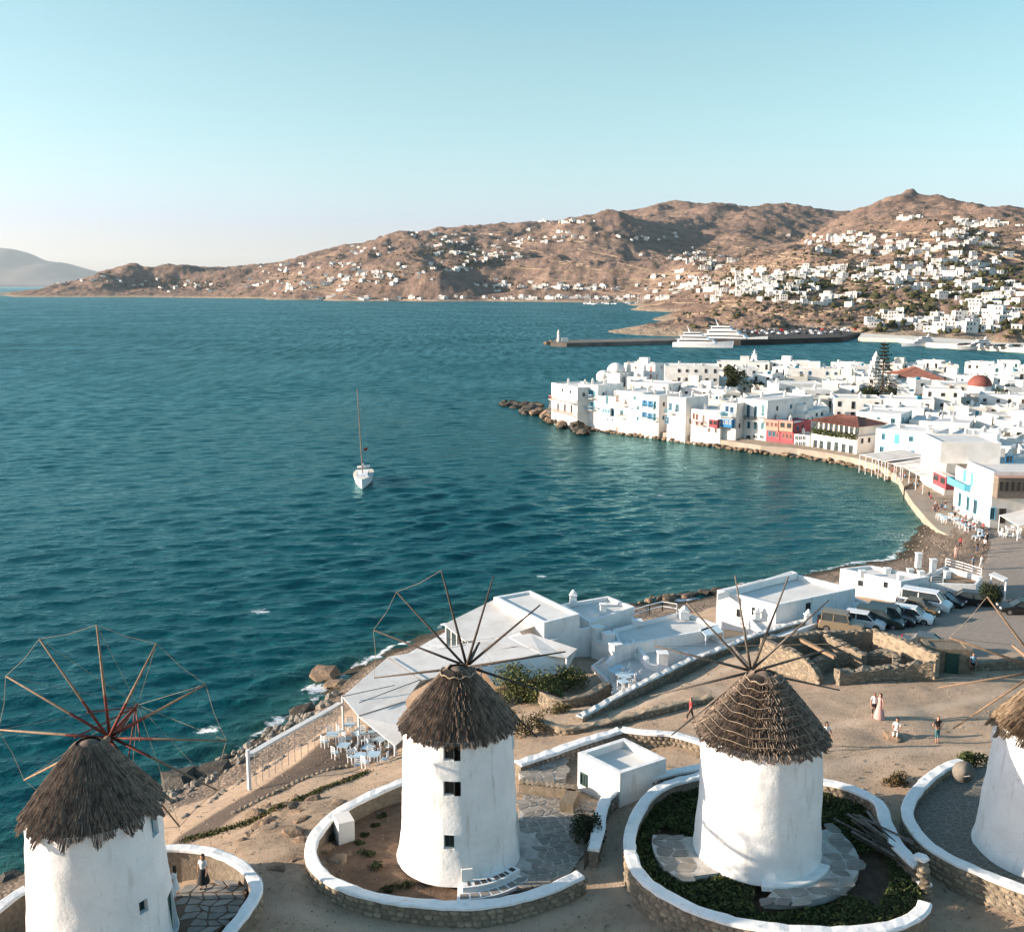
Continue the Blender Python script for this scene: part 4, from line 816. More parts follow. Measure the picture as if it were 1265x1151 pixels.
def sheet(root, pts, mat, name="canopy", t=0.06, seam=None):
    o = Vector(root.location); q = [Vector(p) - o for p in pts]; mb = MB(); n = len(q); i = mb.pts(q + [p - Vector((0, 0, t)) for p in q])
    mb.face(range(i, i + n)); mb.face([i + n + k for k in reversed(range(n))])
    for k in range(n): mb.face((i + k, i + n + k, i + n + (k + 1) % n, i + (k + 1) % n))
    return mb.build(name, mat, root)
def post(root, p, q, r_=0.07, mat="white_paint", name="post"):
    o = Vector(root.location); mb = MB(); mb.tube([Vector(p) - o, Vector(q) - o], r_, 8); return mb.build(name, mat, root)
def balustrade(root, pts, h=1.0, mat="white_paint", step=1.4, bars=2, name="railing", th=0.07):
    o = Vector(root.location); mb = MB()
    for k in range(len(pts) - 1):
        a, b_ = Vector(pts[k]) - o, Vector(pts[k + 1]) - o; n = max(1, int((b_ - a).length / step))
        for j in range(n + 1): c = a.lerp(b_, j / n); mb.bar(c, c + Vector((0, 0, h)), th)
        for j in range(bars): z = Vector((0, 0, h * (1 - j / max(1, bars) * 0.9) - 0.02)); mb.bar(a + z, b_ + z, th * 0.9, th * 0.8)
    return mb.build(name, mat, root)

# ------------------------------------------------------------------ seaside restaurant with canvas roofs
base = P(560, 840, 4.4)
rs = thing("restaurant", "seaside restaurant with big pale canvas roofs between the thatched windmills and the water", "restaurant", (base.x, base.y, 4.4))
def S(l, z): return [P(q[0], q[1], q[2] if len(q) > 2 else z) for q in l]
sheet(rs, S([(479, 811, 7.5), (608, 789, 7.7), (628, 786, 7.7), (667, 807, 7.5), (594, 823, 7.3), (520, 840, 7.2)], 7.5), "canvas")
sheet(rs, S([(478.5, 812, 7.48), (519, 840.5, 7.18), (500, 866, 7.0), (443, 884, 6.9), (423, 860, 7.2)], 7.2), "canvas")
sheet(rs, S([(443.5, 885, 6.86), (500, 867, 6.95), (512, 900, 6.6), (488, 921, 6.2)], 6.8), "canvas", "sail")
sheet(rs, S([(628.5, 786.5, 7.74), (655, 782, 7.8), (713, 801, 7.5), (700, 812, 7.3), (668, 807.5, 7.5)], 7.5), "canvas")
sheet(rs, S([(668, 808, 7.44), (713, 801.5, 7.44), (700, 829, 6.1), (612, 847, 6.1), (595, 824, 7.24)], 7), "canvas", "awning")
sheet(rs, S([(548, 771, 7.9), (611, 740, 8.1), (672, 768.5, 7.9), (628, 785, 7.75), (607, 788, 7.75), (575, 792, 7.7)], 7.8), "canvas")
sheet(rs, S([(672, 770, 7.7), (716, 760, 7.9), (716, 772, 7.2), (690, 780, 7.2)], 7.5), "canvas", "awning")
for a in (((479, 811), (520, 840)), ((520, 839), (443, 868)), ((488, 846), (423, 860)), ((608, 789), (667, 807)), ((575, 797), (480, 812)), ((640, 798), (594, 806)), ((500, 866), (443, 884)), ((604, 760), (575, 792))):
    z = 7.62; p, q = P(*a[0], z), P(*a[1], z - 0.2); post(rs, p, q, 0.035, "seam", "batten")
up = S([(610, 737), (655, 729), (716, 758), (672, 769)], 8.6); shell(rs, up, -1.0, 8.6, 0.18, 0.35, "plaster", "roofwhite")
p0 = P(551, 775, 7.6); gl = [P(551, 773, 7.7), P(585, 790, 7.6)]
for k in range(6):
    c = gl[0].lerp(gl[1], k / 5); post(rs, (c.x, c.y, 4.3), (c.x, c.y, 7.65), 0.06, "white_paint", "mullion")
mb = MB(); o = Vector(rs.location); mb.poly([Vector((gl[0].x, gl[0].y, 4.3)) - o, Vector((gl[1].x, gl[1].y, 4.3)) - o, Vector((gl[1].x, gl[1].y, 7.6)) - o, Vector((gl[0].x, gl[0].y, 7.6)) - o]); mb.build("glazing", "glass", rs)
for a, zt in (((423, 860), 7.2), ((443, 884), 6.85), ((488, 921), 6.15), ((500, 866), 6.9), ((700, 828), 6.1), ((700, 812), 7.25), ((594, 823), 7.2)):
    t = P(*a, zt); post(rs, (t.x, t.y, hN(t.x, t.y) - 0.2), t, 0.085)
bw = [P(690, 778, 7.2), P(735, 768, 7.2)]; mb = MB()
for q in ((P(604, 800, 7.2), P(690, 790, 7.0)),): mb.bar(Vector((q[0].x, q[0].y, 5.7)) - o, Vector((q[1].x, q[1].y, 5.7)) - o, 0.2, 2.8)
mb.build("back_wall", "plaster", rs)
wp = [P(686, 785, 6.9), P(730, 778, 6.9)]; mb = MB(); mb.bar(Vector((wp[0].x, wp[0].y, 5.6)) - o, Vector((wp[1].x, wp[1].y, 5.6)) - o, 0.25, 3.2); mb.build("wall", "plaster", rs)
wins_px(rs, wp[0], wp[1], [(697, 788, 1.0, 2.2, "wood_dark", 'door'), (708, 786, 0.9, 2.2, "dark", 'win')])
fl = MB(); fl.prism([(p.x - o.x, p.y - o.y) for p in S([(400, 905), (470, 880), (560, 800), (620, 745), (715, 760), (705, 830), (610, 850), (520, 900), (478, 935), (430, 930)], 4.7)], -1.5, 0.33); 
sk_ = MB(); sk_.prism([(p.x - o.x, p.y - o.y) for p in S([(462, 838), (483, 822), (552, 782), (616, 752), (606, 800), (540, 835), (475, 850)], 4.4)], -6.0, 0.22); sk_.build('sea_wall', 'plaster_old', rs)
# chimney house between restaurant and white terraces
ch = thing("chimney_house", "low white house with flat blue-shadowed roof and ornate chimney above the sea", "house", P(735, 760, 4.4))
shell(ch, S([(693, 746), (751, 736), (784, 749), (728, 768)], 7.3), -1.0, 7.3, 0.35, 0.3)
chimney(ch, P(708, 746, 7.2), 0.62, 0.85); chimney(ch, P(745, 762, 6.8), 0.55, 1.2, pot=False)
t2 = thing("terrace_house", "white flat-roofed house with three buttress chimneys on its sunlit end", "house", P(800, 780, 4.2))
shell(t2, S([(757, 777), (843, 755), (888, 771), (868, 779), (766, 798)], 6.4), -1.0, 6.4, 0.3, 0.28)
for k, (px, py, h) in enumerate([(737, 783, 2.9), (751, 787, 2.6), (760, 797, 2.3)]):
    q = P(px, py + 26, 4.6); chimney(t2, (q.x, q.y, 4.3), 0.85, h, pot=False, ang=0.5)
mb = MB(); o = Vector(t2.location); a, c = P(733, 805, 5.0), P(768, 818, 4.8); mb.bar(Vector((a.x, a.y, 4.9)) - o, Vector((c.x, c.y, 4.9)) - o, 0.5, 2.6); mb.build("buttress_wall", "plaster", t2)
chimney(t2, P(787, 771, 6.3), 0.8, 0.35, pot=False); chimney(t2, P(845, 764, 6.2), 0.8, 0.7)
balustrade(t2, [P(783, 765, 6.2), P(802, 759, 6.2), P(818, 755, 6.2), P(836, 758, 6.2)], 1.0, step=2.0)
# lower terraces in front
t3 = thing("white_terrace", "stepped white terrace with low curved parapets under the flat-roofed houses", "terrace", P(820, 800, 4.6))
shell(t3, S([(765, 800), (868, 780), (890, 790), (925, 783), (935, 778), (905, 800), (865, 812), (828, 826), (800, 820), (788, 808)], 5.55), 3.6, 5.55, 0.25, 0.25)
shell(t3, S([(730, 822), (745, 812), (790, 806), (800, 822), (828, 828), (790, 850), (755, 862), (748, 838)], 5.2), 3.6, 5.2, 0.15, 0.2, wname="lower_wall", rname="lower_floor")
def slope_wall(root, p, q, z0, za, zb, t=0.3, mat="plaster", name="parapet"):
    o = Vector(root.location); p, q = Vector(p), Vector(q); d = (q - p); d.z = 0; n = Vector((d.y, -d.x, 0)).normalized() * t / 2; mb = MB(); pts = []
    for s in (-1, 1):
        for c, z in ((p, z0), (q, z0), (q, zb), (p, za)): pts.append(Vector((c.x, c.y, z)) + n * s - o)
    i = mb.pts(pts)
    for f in ((0, 1, 2, 3), (7, 6, 5, 4), (3, 2, 6, 7), (1, 0, 4, 5), (2, 1, 5, 6), (0, 3, 7, 4)): mb.face([i + k for k in f])
    return mb.build(name, mat, root)
slope_wall(t3, P(822, 822, 5.3), P(848, 811, 5.3), 4.5, 6.5, 5.7); slope_wall(t3, P(748, 828, 4.9), P(775, 812, 4.9), 4.2, 5.6, 6.3); slope_wall(t3, P(780, 806, 4.9), P(800, 824, 4.9), 4.2, 6.2, 5.7)
q = P(818, 826, 5.1); chimney(t3, (q.x, q.y, 4.6), 0.8, 1.9, pot=False)
pg = thing("pergola", "small pale blue roofed pergola on the white terrace", "pergola", P(876, 784, 5.35))
sheet(pg, S([(864, 776), (886, 772), (894, 780), (872, 785)], 6.4), "pale_blue", "pergola_roof", 0.08)
for a in ((864.5, 776.5), (886, 772.5), (893.5, 780), (872, 784.5)): t = P(*a, 6.35); post(pg, (t.x, t.y, 5.25), t, 0.06)

# two large white houses by the car park
hc = thing("white_house", "long white house with plain sunlit gable beside the parked jeep", "house", P(959, 772, 4.5))
cpoly = S([(886, 728.5), (959, 747), (1057, 726.5), (978, 707.5)], 7.6); shell(hc, cpoly, -1.0, 7.6, 0.45, 0.35)
shell(hc, S([(886.5, 737), (940, 722), (985, 711), (978, 708.5)], 7.58)[0:4], 7.2, 7.9, 0.1, 0.25, wname="parapet", rname="parapet_floor")
wins_px(hc, cpoly[0], cpoly[1], [(913, 757, 0.5, 0.75, "dark"), (932, 755, 0.5, 0.75, "dark")])
wins_px(hc, cpoly[1], cpoly[2], [(998, 750, 0.55, 0.9, "dark")])
hc2 = thing("white_annexe", "low white annexe with domed vents in front of the long white house", "house", P(1000, 765, 5))
shell(hc2, S([(925, 764), (960, 762), (1057, 738), (1075, 745), (1022, 765), (965, 786), (942, 782)], 6.0), 3.6, 6.0, 0.22, 0.22)
o = Vector(hc2.location)
for px, py in ((980, 756), (1029, 747)):
    c = P(px, py, 5.8) - o; mb = MB(); mb.lathe([(0.75, 0), (0.72, 0.25), (0.5, 0.5), (0.25, 0.6), (0.02, 0.62)], 14, c); mb.build("vent_dome", "plaster", hc2, smooth=True)
chimney(hc2, P(998, 771, 5.8), 0.6, 0.9); chimney(hc2, P(935, 765, 5.9), 0.5, 0.7)
dish = thing("satellite_dish", "small pale satellite dish on the low white annexe", "satellite dish", P(1006, 756, 5.8))
mb = MB(); mb.lathe([(0.02, 0), (0.2, 0.03), (0.42, 0.12)], 16); d = mb.build("dish", "roofwhite", dish, smooth=True); d.location = (0, 0, 0.6); d.rotation_euler = (R(70), 0, R(30)); post(dish, dish.location, Vector(dish.location) + Vector((0, 0.05, 0.62)), 0.03, "metal", "mast")
hd = thing("white_house", "white house with brown roof terrace and white fence behind the parked van", "house", P(1113, 738, 4.2))
dp = S([(1038, 702), (1113, 718), (1148, 712), (1075, 698)], 6.6); shell(hd, dp, -1.0, 6.6, 0.3, 0.28)
dp2 = S([(1114, 718.5), (1206, 722), (1214, 712), (1168, 699), (1140, 711)], 6.1); shell(hd, dp2, -0.5, 6.1, 0.55, 0.25, roof="wood", wname="terrace_wall", rname="terrace_floor")
wins_px(hd, dp2[0], dp2[1], [(1121.5, 727.5, 0.75, 0.7, "wood_dark"), (1131.5, 726, 0.75, 0.7, "wood_dark")]); wins_px(hd, dp[0], dp[1], [(1063, 720, 0.5, 0.6, "dark"), (1094, 722, 0.4, 0.6, "dark")])
for px, py, h in ((1096, 706, 0.7), (1124, 706, 0.6), (1137, 712, 0.9), (1112, 715, 0.7), (1065, 709, 0.7), (1134, 697, 1.6), (1152, 705, 1.6), (1170, 710, 0.7)): chimney(hd, P(px, py + 4, 6.1), 0.55, h, pot=False)
balustrade(hd, [P(1168, 700, 5.9), P(1190, 706, 5.9), P(1212, 713, 5.9)], 1.0, step=1.2, bars=3); balustrade(hd, [P(1150, 722, 5.9), P(1165, 721, 5.9)], 0.9, step=2.0, bars=3)
pc = thing("porch", "open porch with flat white roof beside the dark bush", "porch", P(1240, 740, 4.2))
sheet(pc, S([(1222, 709), (1240, 717), (1246, 714), (1228, 706)], 6.6), "roofwhite", "porch_roof", 0.12); t = P(1243, 716.5, 6.5); post(pc, (t.x, t.y, 3.2), t, 0.09); t = P(1225, 708.5, 6.5); post(pc, (t.x, t.y, 3.0), t, 0.09)

# kiosk by the alley
kz = 10.75; kp = S([(714, 929), (771, 911), (823, 936.5), (766, 955)], kz)
ki = thing("kiosk", "small white flat-roofed kiosk with one green window under the lane wall", "kiosk", (kp[3].x, kp[3].y, 8.4)); shell(ki, kp, 8.0, kz, 0.42, 0.3)
wins_px(ki, kp[0], kp[3], [(721.5, 962, 0.55, 0.75, "green")]); 
bt = thing("stone_bench", "L-shaped rubble bench with pale top beside the kiosk", "bench", P(700, 985, 8.6)); o = Vector(bt.location)
for a, b_ in (((643, 968), (712, 976)), ((708, 978), (700, 995))):
    mb = MB(); p, q = P(*a, 9.0), P(*b_, 9.0); mb.bar(Vector((p.x, p.y, 8.78)) - o, Vector((q.x, q.y, 8.78)) - o, 0.75, 0.75); mb.build("stone_block", "stone", bt)
for k in range(11):
    p = P(643, 968, 9.0).lerp(P(712, 976, 9.0), (k + .5) / 11) - o; link("cap_stone", STONES[k % 6], bt, (p.x, p.y, 0.60), U(-.2, .2), (0.5, 0.6, 0.12))

# ruined stone house
ru = thing("ruined_house", "roofless ruined stone house with broken walls on the sandy hill", "ruin", P(1040, 840, 7.7)); o = Vector(ru.location)
def ruin_wall(pts, w=0.55, jag=0.12, base=6.3, mat="mortar", nst=40, side=1, n0=0.0, n1=1.0):
    tp = spline([P(*p) for p in pts], 0.6); mb = MB(); secs = []
    for k, p in enumerate(tp):
        d = tp[min(k + 1, len(tp) - 1)] - tp[max(k - 1, 0)]; d.z = 0; d.normalize(); n = Vector((d.y, -d.x, 0)); z1 = p.z + U(-jag, jag); z2 = p.z + U(-jag, jag); q = p - o; secs.append((p, n))
        mb.pts([Vector((q.x, q.y, base - o.z)) - n * w / 2, Vector((q.x, q.y, base - o.z)) + n * w / 2, Vector((q.x, q.y, z1 - o.z)) + n * w / 2, Vector((q.x, q.y, z2 - o.z)) - n * w / 2])
    for k in range(len(tp) - 1):
        for j in range(4): mb.face((k * 4 + j, k * 4 + (j + 1) % 4, (k + 1) * 4 + (j + 1) % 4, (k + 1) * 4 + j))
    mb.face(range(4)); mb.face([(len(tp) - 1) * 4 + j for j in reversed(range(4))]); wl = mb.build("wall", mat, ru)
    for k in range(nst):
        f = (n0 + (n1 - n0) * rng.random()) * (len(secs) - 1); i = min(int(f), len(secs) - 2); p = secs[i][0].lerp(secs[i + 1][0], f - i); n = secs[i][1]; g = hN(p.x + n.x * side * .4, p.y + n.y * side * .4)
        z = U(g, p.z - 0.08); c = Vector((p.x, p.y, z)) + n * side * (w / 2 - 0.04) - o
        link("stone", STONES[rng.randrange(6)], wl, c, (U(-.2, .2), U(-.2, .2), math.atan2(n.x, -n.y)), (U(.3, .55), .2, U(.18, .3)))
    for k in range(0, len(secs), 1):
        p, n = secs[k]; link("top_stone", STONES[rng.randrange(6)], wl, p - o + Vector((U(-.1, .1), U(-.1, .1), 0.0)), (0, 0, U(0, 3)), (U(.35, .6), U(.35, .6), U(.12, .24)))
ruin_wall([(942, 790, 9.6), (965, 798, 9.6), (988, 808, 9.5), (1003, 820, 9.1), (1014, 836, 8.4)], nst=150, side=1)
ruin_wall([(942, 789, 9.6), (980, 785, 9.5), (1015, 780, 9.5), (1048, 780, 9.4), (1081, 778, 9.5)], nst=30)
ruin_wall([(1015, 781, 9.4), (1040, 793, 9.3), (1068, 808, 9.1)], 0.6, nst=30, mat="stone")
ruin_wall([(1082, 779, 9.5), (1110, 788, 9.6), (1140, 800, 9.6), (1160, 808, 9.5)], 0.6, nst=60, mat="stone")
ruin_wall([(1034, 829, 8.9), (1060, 828, 8.8), (1090, 824, 8.9), (1125, 820, 9.0), (1152, 818, 9.2)], 0.8, 0.22, nst=70)
ruin_wall([(1002, 817, 8.9), (1030, 808, 8.8), (1068, 806, 8.8), (1104, 806, 8.9), (1108, 820, 8.7)], 0.55, 0.2, nst=40)
bmz = MB(); bmz.bar(P(982, 786, 9.3) - o, P(1032, 812, 9.3) - o, 0.3, 0.22); bmz.build("fallen_beam", "wood", ru)
wins_px(ru, P(942, 790, 9.6), P(1003, 820, 9.1), [(979, 818, 0.75, 0.65, "stone")])
q = P(1172, 818, 8.0); hut = thing("stone_hut", "small rubble shed with green door at the end of the ruin", "shed", (q.x, q.y, 6.9)); sp_ = [(q.x - 1.9, q.y - .6), (q.x + 1.4, q.y - 0.9), (q.x + 1.7, q.y + 1.4), (q.x - 1.6, q.y + 1.7)]
shell(hut, sp_, 6.5, 9.35, 0.1, 0.4, "stone", "mortar"); put_win(hut, (q.x - .1, q.y - .77, 8.1), (-.09, -1, 0), 1.0, 1.9, "green", 'door')
# railing along the sea path
rl = thing("sea_railing", "pale beam railing with wire panels along the pebbly seaside path", "railing", P(308, 968, 4.8)); o = Vector(rl.location)
rp = [P(308, 968, 4.8), P(340, 948, 4.75), P(372, 929, 4.7), P(405, 910, 4.65), P(421, 900, 4.65)]
post(rl, (rp[0].x, rp[0].y, 4.4), (rp[0].x, rp[0].y, 7.2), 0.13, "white_paint", "corner_post")
for k in range(len(rp) - 1):
    mb = MB(); mb.bar(rp[k] + Vector((0, 0, 2.0)) - o, rp[k + 1] + Vector((0, 0, 2.0)) - o, 0.42, 0.16); mb.build("top_beam", "roofwhite", rl)
    for j in range(4):
        c = rp[k].lerp(rp[k + 1], j / 4); post(rl, (c.x, c.y, c.z - 0.4), c + Vector((0, 0, 1.95)), 0.025, "metal")
    mb = MB()
    for z in (0.4, 0.9, 1.4): mb.bar(rp[k] + Vector((0, 0, z)) - o, rp[k + 1] + Vector((0, 0, z)) - o, 0.018)
    mb.build("wire", "metal", rl)
PT = [rockmesh("boulder", "rock", (1, 1, .75), k + 40, 2, .2) for k in range(5)]; PTW = [rockmesh("boulder", "rock_wet", (1, 1, .7), k + 50, 2, .2) for k in range(4)]
# ------------------------------------------------------------------ waterfront row of the old town
def facade_house(name, label, L, Rr, ytop, depth, wall="whitewash", roof="roofwhite", z0=0.6, wins=(), group=None, par=0.3, col="teal", ytopR=None, chim=0, cat="house"):
    """house whose sea front runs from pixel L to pixel R along the water line; returns root and the two front corners"""
    a, b_ = P(L[0], L[1], z0), P(Rr[0], Rr[1], z0); depth = depth * .7 if 9 < depth < 17 else depth; zt = zat(ytop, a.y, L[0]); d = (b_ - a); d.z = 0; n = Vector((d.y, -d.x, 0)).normalized()
    if n.dot(a) > 0: n = -n
    root = thing(name, label, cat, (a.x, a.y, z0), group=group); pl = [a, b_, b_ - n * depth, a - n * depth]
    shell(root, pl, -0.6, zt, par, 0.25, wall, roof); wins_px(root, a, b_, wins, col)
    dz = zt - z0; sd = (b_ - a); sd.z = 0; sd.normalize()
    for k in range(2 if depth < 9 else 3):
        for zz in ([.72] if dz < 7 else [.78, .45]):
            if rng.random() < .75: c = b_ - n * depth * (k + .7) / 3.4; put_win(root, (c.x, c.y, z0 + dz * zz), sd, .7, 1.0, rng.choice([col, 'wood_dark', 'dark']))
    for k in range(chim + 1):
        q = a.lerp(b_, 0.2 + 0.3 * k) - n * depth * (0.4 + 0.3 * (k % 2)); chimney(root, (q.x, q.y, zt - par), 0.6, 1.0, "whitewash")
    return root, a, b_, n, zt
def balcony(root, a, b_, px0, px1, py, out=1.0, h=0.95, mat="sky_blue", slab="whitewash", solid=False):
    p, n = on_wall(a, b_, px0, py); q, _ = on_wall(a, b_, px1, py); q.z = p.z; o = Vector(root.location); mb = MB(); pts = [p - o, q - o, q + n * out - o, p + n * out - o]
    mb.prism([(v.x, v.y) for v in pts], pts[0].z - 0.12, pts[0].z); bo = mb.build("balcony", slab, root)
    rl = MB(); c = [pts[0], pts[3], pts[2], pts[1]]
    for k in range(3):
        if solid: rl.bar(c[k] + Vector((0, 0, h / 2)), c[k + 1] + Vector((0, 0, h / 2)), 0.07, h)
        else:
            rl.bar(c[k] + Vector((0, 0, h)), c[k + 1] + Vector((0, 0, h)), 0.08); m_ = max(2, int((c[k + 1] - c[k]).length / 0.28))
            for j in range(m_ + 1): t = c[k].lerp(c[k + 1], j / m_); rl.bar(t, t + Vector((0, 0, h)), 0.06)
    rl.build("balustrade", mat, bo); return bo
def oriel(root, a, b_, px0, px1, py0, py1, out=1.1, mat="pink", roofm="whitewash", wn=2, wcol="wood_dark"):
    "closed timber balcony box hung on a facade"
    p, n = on_wall(a, b_, px0, py1); q, _ = on_wall(a, b_, px1, py1); q.z = p.z; zt = on_wall(a, b_, px0, py0)[0].z; o = Vector(root.location)
    pts = [p - o - n * .05, q - o - n * .05, q + n * out - o, p + n * out - o]; mb = MB(); mb.prism([(v.x, v.y) for v in pts], pts[0].z, zt - o.z); bo = mb.build("timber_balcony", mat, root)
    mb = MB(); e = (q - p).normalized() * 0.15; pr = [pts[0] - e, pts[1] + e, pts[2] + e + n * .15, pts[3] - e + n * .15]; mb.prism([(v.x, v.y) for v in pr], zt - o.z, zt - o.z + 0.12); mb.build("roof", roofm, bo)
    for k in range(wn):
        c = p.lerp(q, (k + .5) / wn) + n * out; w_ = (q - p).length / wn * 0.6; link("window", winmesh(w_, (zt - p.z) * 0.45, wcol, 'win'), bo, (c.x - o.x, c.y - o.y, p.z + (zt - p.z) * 0.6 - o.z), math.atan2(n.y, n.x) + math.pi / 2)
    return bo
h1, a, b_, n, zt = facade_house("waterfront_house", "end house on the rocky point with three arched doors and red terrace", (681, 513), (713, 521), 472.5, 9, z0=2.2, wins=[(689.5, 503, .9, 2.0, "wood_dark"), (698, 504, .9, 2.0, "wood_dark"), (706, 505, .9, 2.0, "wood_dark"), (695, 482, .7, .9, "wood_dark"), (705, 484, .7, .9, "wood_dark")], chim=2)
balcony(h1, a, b_, 684, 712, 492.5, 1.6, mat="rose"); balcony(h1, a, b_, 684, 712, 508, 0.8, mat="rose")
h2, a, b_, n, zt = facade_house("waterfront_house", "tall white house with two tiers of pale blue balconies by the rocky point", (714, 526), (738, 529), 474, 15, wins=[(717, 483.5, .8, 1.4, "teal", 'shut'), (727, 485, .8, 1.5, "teal", 'shut'), (732.5, 486, .8, 1.5, "teal", 'shut'), (716.5, 497.5, .8, 1.3, "teal", 'shut'), (726, 499, .7, 1.6, "sky_blue"), (732, 501, .8, 1.8, "sky_blue", 'shut')], chim=2)
balcony(h2, a, b_, 713.5, 735, 490, 1.1, mat="pale_blue"); balcony(h2, a, b_, 713.5, 735, 504, 1.1, mat="pale_blue")
h3, a, b_, n, zt = facade_house("waterfront_house", "narrow low white house with a grey sea door", (738, 529), (745, 530), 489, 12, wins=[(741, 519, 1.3, 2.2, "roofwhite", 'door'), (740, 505, .5, .6)])
h4, a, b_, n, zt = facade_house("waterfront_house", "small white house with pale blue window bay over the water", (745.5, 530), (760, 532), 489, 12, wins=[(750, 494, .8, 2.2, "teal"), (757, 510, 1.0, 1.6, "teal"), (750, 518, .4, .6), (757, 519, .4, .6)], chim=1); oriel(h4, a, b_, 746, 756, 503, 512, .8, "pale_blue", wn=3, wcol="sky_blue")
h5, a, b_, n, zt = facade_house("waterfront_house", "cream stained house with peach balcony between blue-shuttered neighbours", (760.5, 532), (792, 536.5), 482, 16, wall="plaster_old", wins=[(768, 510, 1.1, 1.4), (784, 491.5, .8, .9), (788, 504, .8, .9), (781, 505, .5, .5), (763, 492, .8, 1.8, "salmon"), (773, 496, .8, 1.2, "salmon"), (788, 517, .7, 1.0)], chim=2); balcony(h5, a, b_, 755 + 6, 775, 500, 1.0, mat="salmon"); balcony(h5, a, b_, 764, 772, 516, 0.9, mat="salmon")
h6, a, b_, n, zt = facade_house("waterfront_house", "white house with two rows of three blue-shuttered windows over the sea", (792.5, 537), (813, 539.5), 487, 14, wins=[(796.5, 498, .8, 1.5, "blue", 'shut'), (803.5, 499, .8, 1.6, "blue", 'shut'), (809, 500, .7, 1.8, "teal"), (796, 512, .8, 1.3, "blue", 'shut'), (803, 514, .8, 1.4, "blue", 'shut'), (808.5, 515, .7, 1.8, "teal")]); balcony(h6, a, b_, 794, 812, 518.5, .7, mat="teal"); balcony(h6, a, b_, 794, 808, 503, .5, mat="sky_blue")
h7, a, b_, n, zt = facade_house("waterfront_house", "recessed white house with bright blue enclosed balcony over a sea arch", (814, 536), (823, 537), 488, 10, wins=[(816, 496, .9, 1.4, "blue"), (816, 513, .9, 1.3, "blue")]); oriel(h7, a, b_, 816, 824, 501, 511, 2.2, "sky_blue", wn=2, wcol="teal"); balcony(h7, a, b_, 814, 824, 527, 2.4, mat="sky_blue")
h8, a, b_, n, zt = facade_house("waterfront_house", "tall plain white house with blue bay windows and bare sea wall", (823.5, 541), (846, 544), 489.5, 13, wins=[(828, 502, 1.0, 1.7, "blue"), (836.5, 504, 1.0, 1.8, "blue"), (824, 519, 1.0, 1.8, "blue")], chim=1); balcony(h8, a, b_, 824, 833, 510, 1.0, mat="sky_blue")
h9, a, b_, n, zt = facade_house("waterfront_house", "low white house with rose shutters and deep pink box balcony", (853, 545), (889, 549), 505, 9, wins=[(857, 514, .6, 1.5, "rose"), (861, 515, .6, 1.5, "rose"), (869, 517, .7, 1.8, "cream"), (861, 523, .6, 1.0, "salmon"), (867, 524, .6, 1.0, "salmon"), (876, 531, .5, 1.0, "salmon"), (884, 532, .5, 1.0, "salmon")], chim=2); oriel(h9, a, b_, 878, 888.5, 517, 527, 1.0, "pink"); balcony(h9, a, b_, 855, 870, 524, .8, mat="rose")
h10, a, b_, n, zt = facade_house("waterfront_house", "white house with two-storey bright blue timber balcony on brackets", (890, 548), (908, 550), 497, 12, wins=[(898, 505, .8, 1.3, "blue"), (904, 506, .8, 1.3, "blue")], chim=1); balcony(h10, a, b_, 890, 907, 513, 1.3, mat="sky_blue"); oriel(h10, a, b_, 890, 907, 516, 526, 1.2, "blue", wn=4, wcol="white_paint")
h11, a, b_, n, zt = facade_house("waterfront_house", "broad cream house with two rows of tall teal shutters above a stone quay", (908.5, 539), (946, 544.3), 491, 18, wall="whitewash", z0=2.0, wins=[(x, y, .8, h, "teal") for x, y, h in ((916, 505.5, 2.2), (924.5, 508, 3.0), (933.5, 509, 3.0), (942.5, 507, 2.4), (916.5, 524, 1.6), (925, 525, 1.6), (933.5, 525.5, 1.6), (942, 526, 1.6))], chim=1); balcony(h11, a, b_, 921, 945, 518, .6, mat="wood_dark")
for px in (916, 924.5, 933, 941): wins_px(h11, a, b_, [(px, 539.5, 1.1, .6, "dark")])
h12, a, b_, n, zt = facade_house("waterfront_house", "salmon timber upper floor over a pale pink ground floor by the quay", (946.5, 544.4), (963, 546.4), 519, 8, wall="pink", z0=2.0, wins=[(951, 535.5, .7, 1.2), (956, 536, .7, 1.2), (960.5, 537.5, .7, 1.5, "rose")]); oriel(h12, a, b_, 946.5, 962.5, 518, 530.5, .5, "salmon", "rose", 3, "rose")
h13, a, b_, n, zt = facade_house("waterfront_house", "salmon timber upper floor over a bright crimson ground floor by the quay", (963.5, 546.5), (980, 548.4), 521, 8, wall="pink", z0=2.0, wins=[(968, 538, .7, 1.3, "rose"), (972.5, 538.5, .7, 1.3, "rose"), (977, 539.5, .7, 1.3, "rose")]); oriel(h13, a, b_, 963.5, 980, 519, 532, .5, "salmon", "rose", 2, "wood_dark")
h14, a, b_, n, zt = facade_house("glazed_porch", "white-framed glazed porch beside the crimson house", (981, 548.5), (1000, 550.8), 536, 6, z0=2.0, wins=[(x, y, 1.0, 1.1, "white_paint") for x in (984.5, 989, 993.5) for y in (541, 548)], cat="porch")
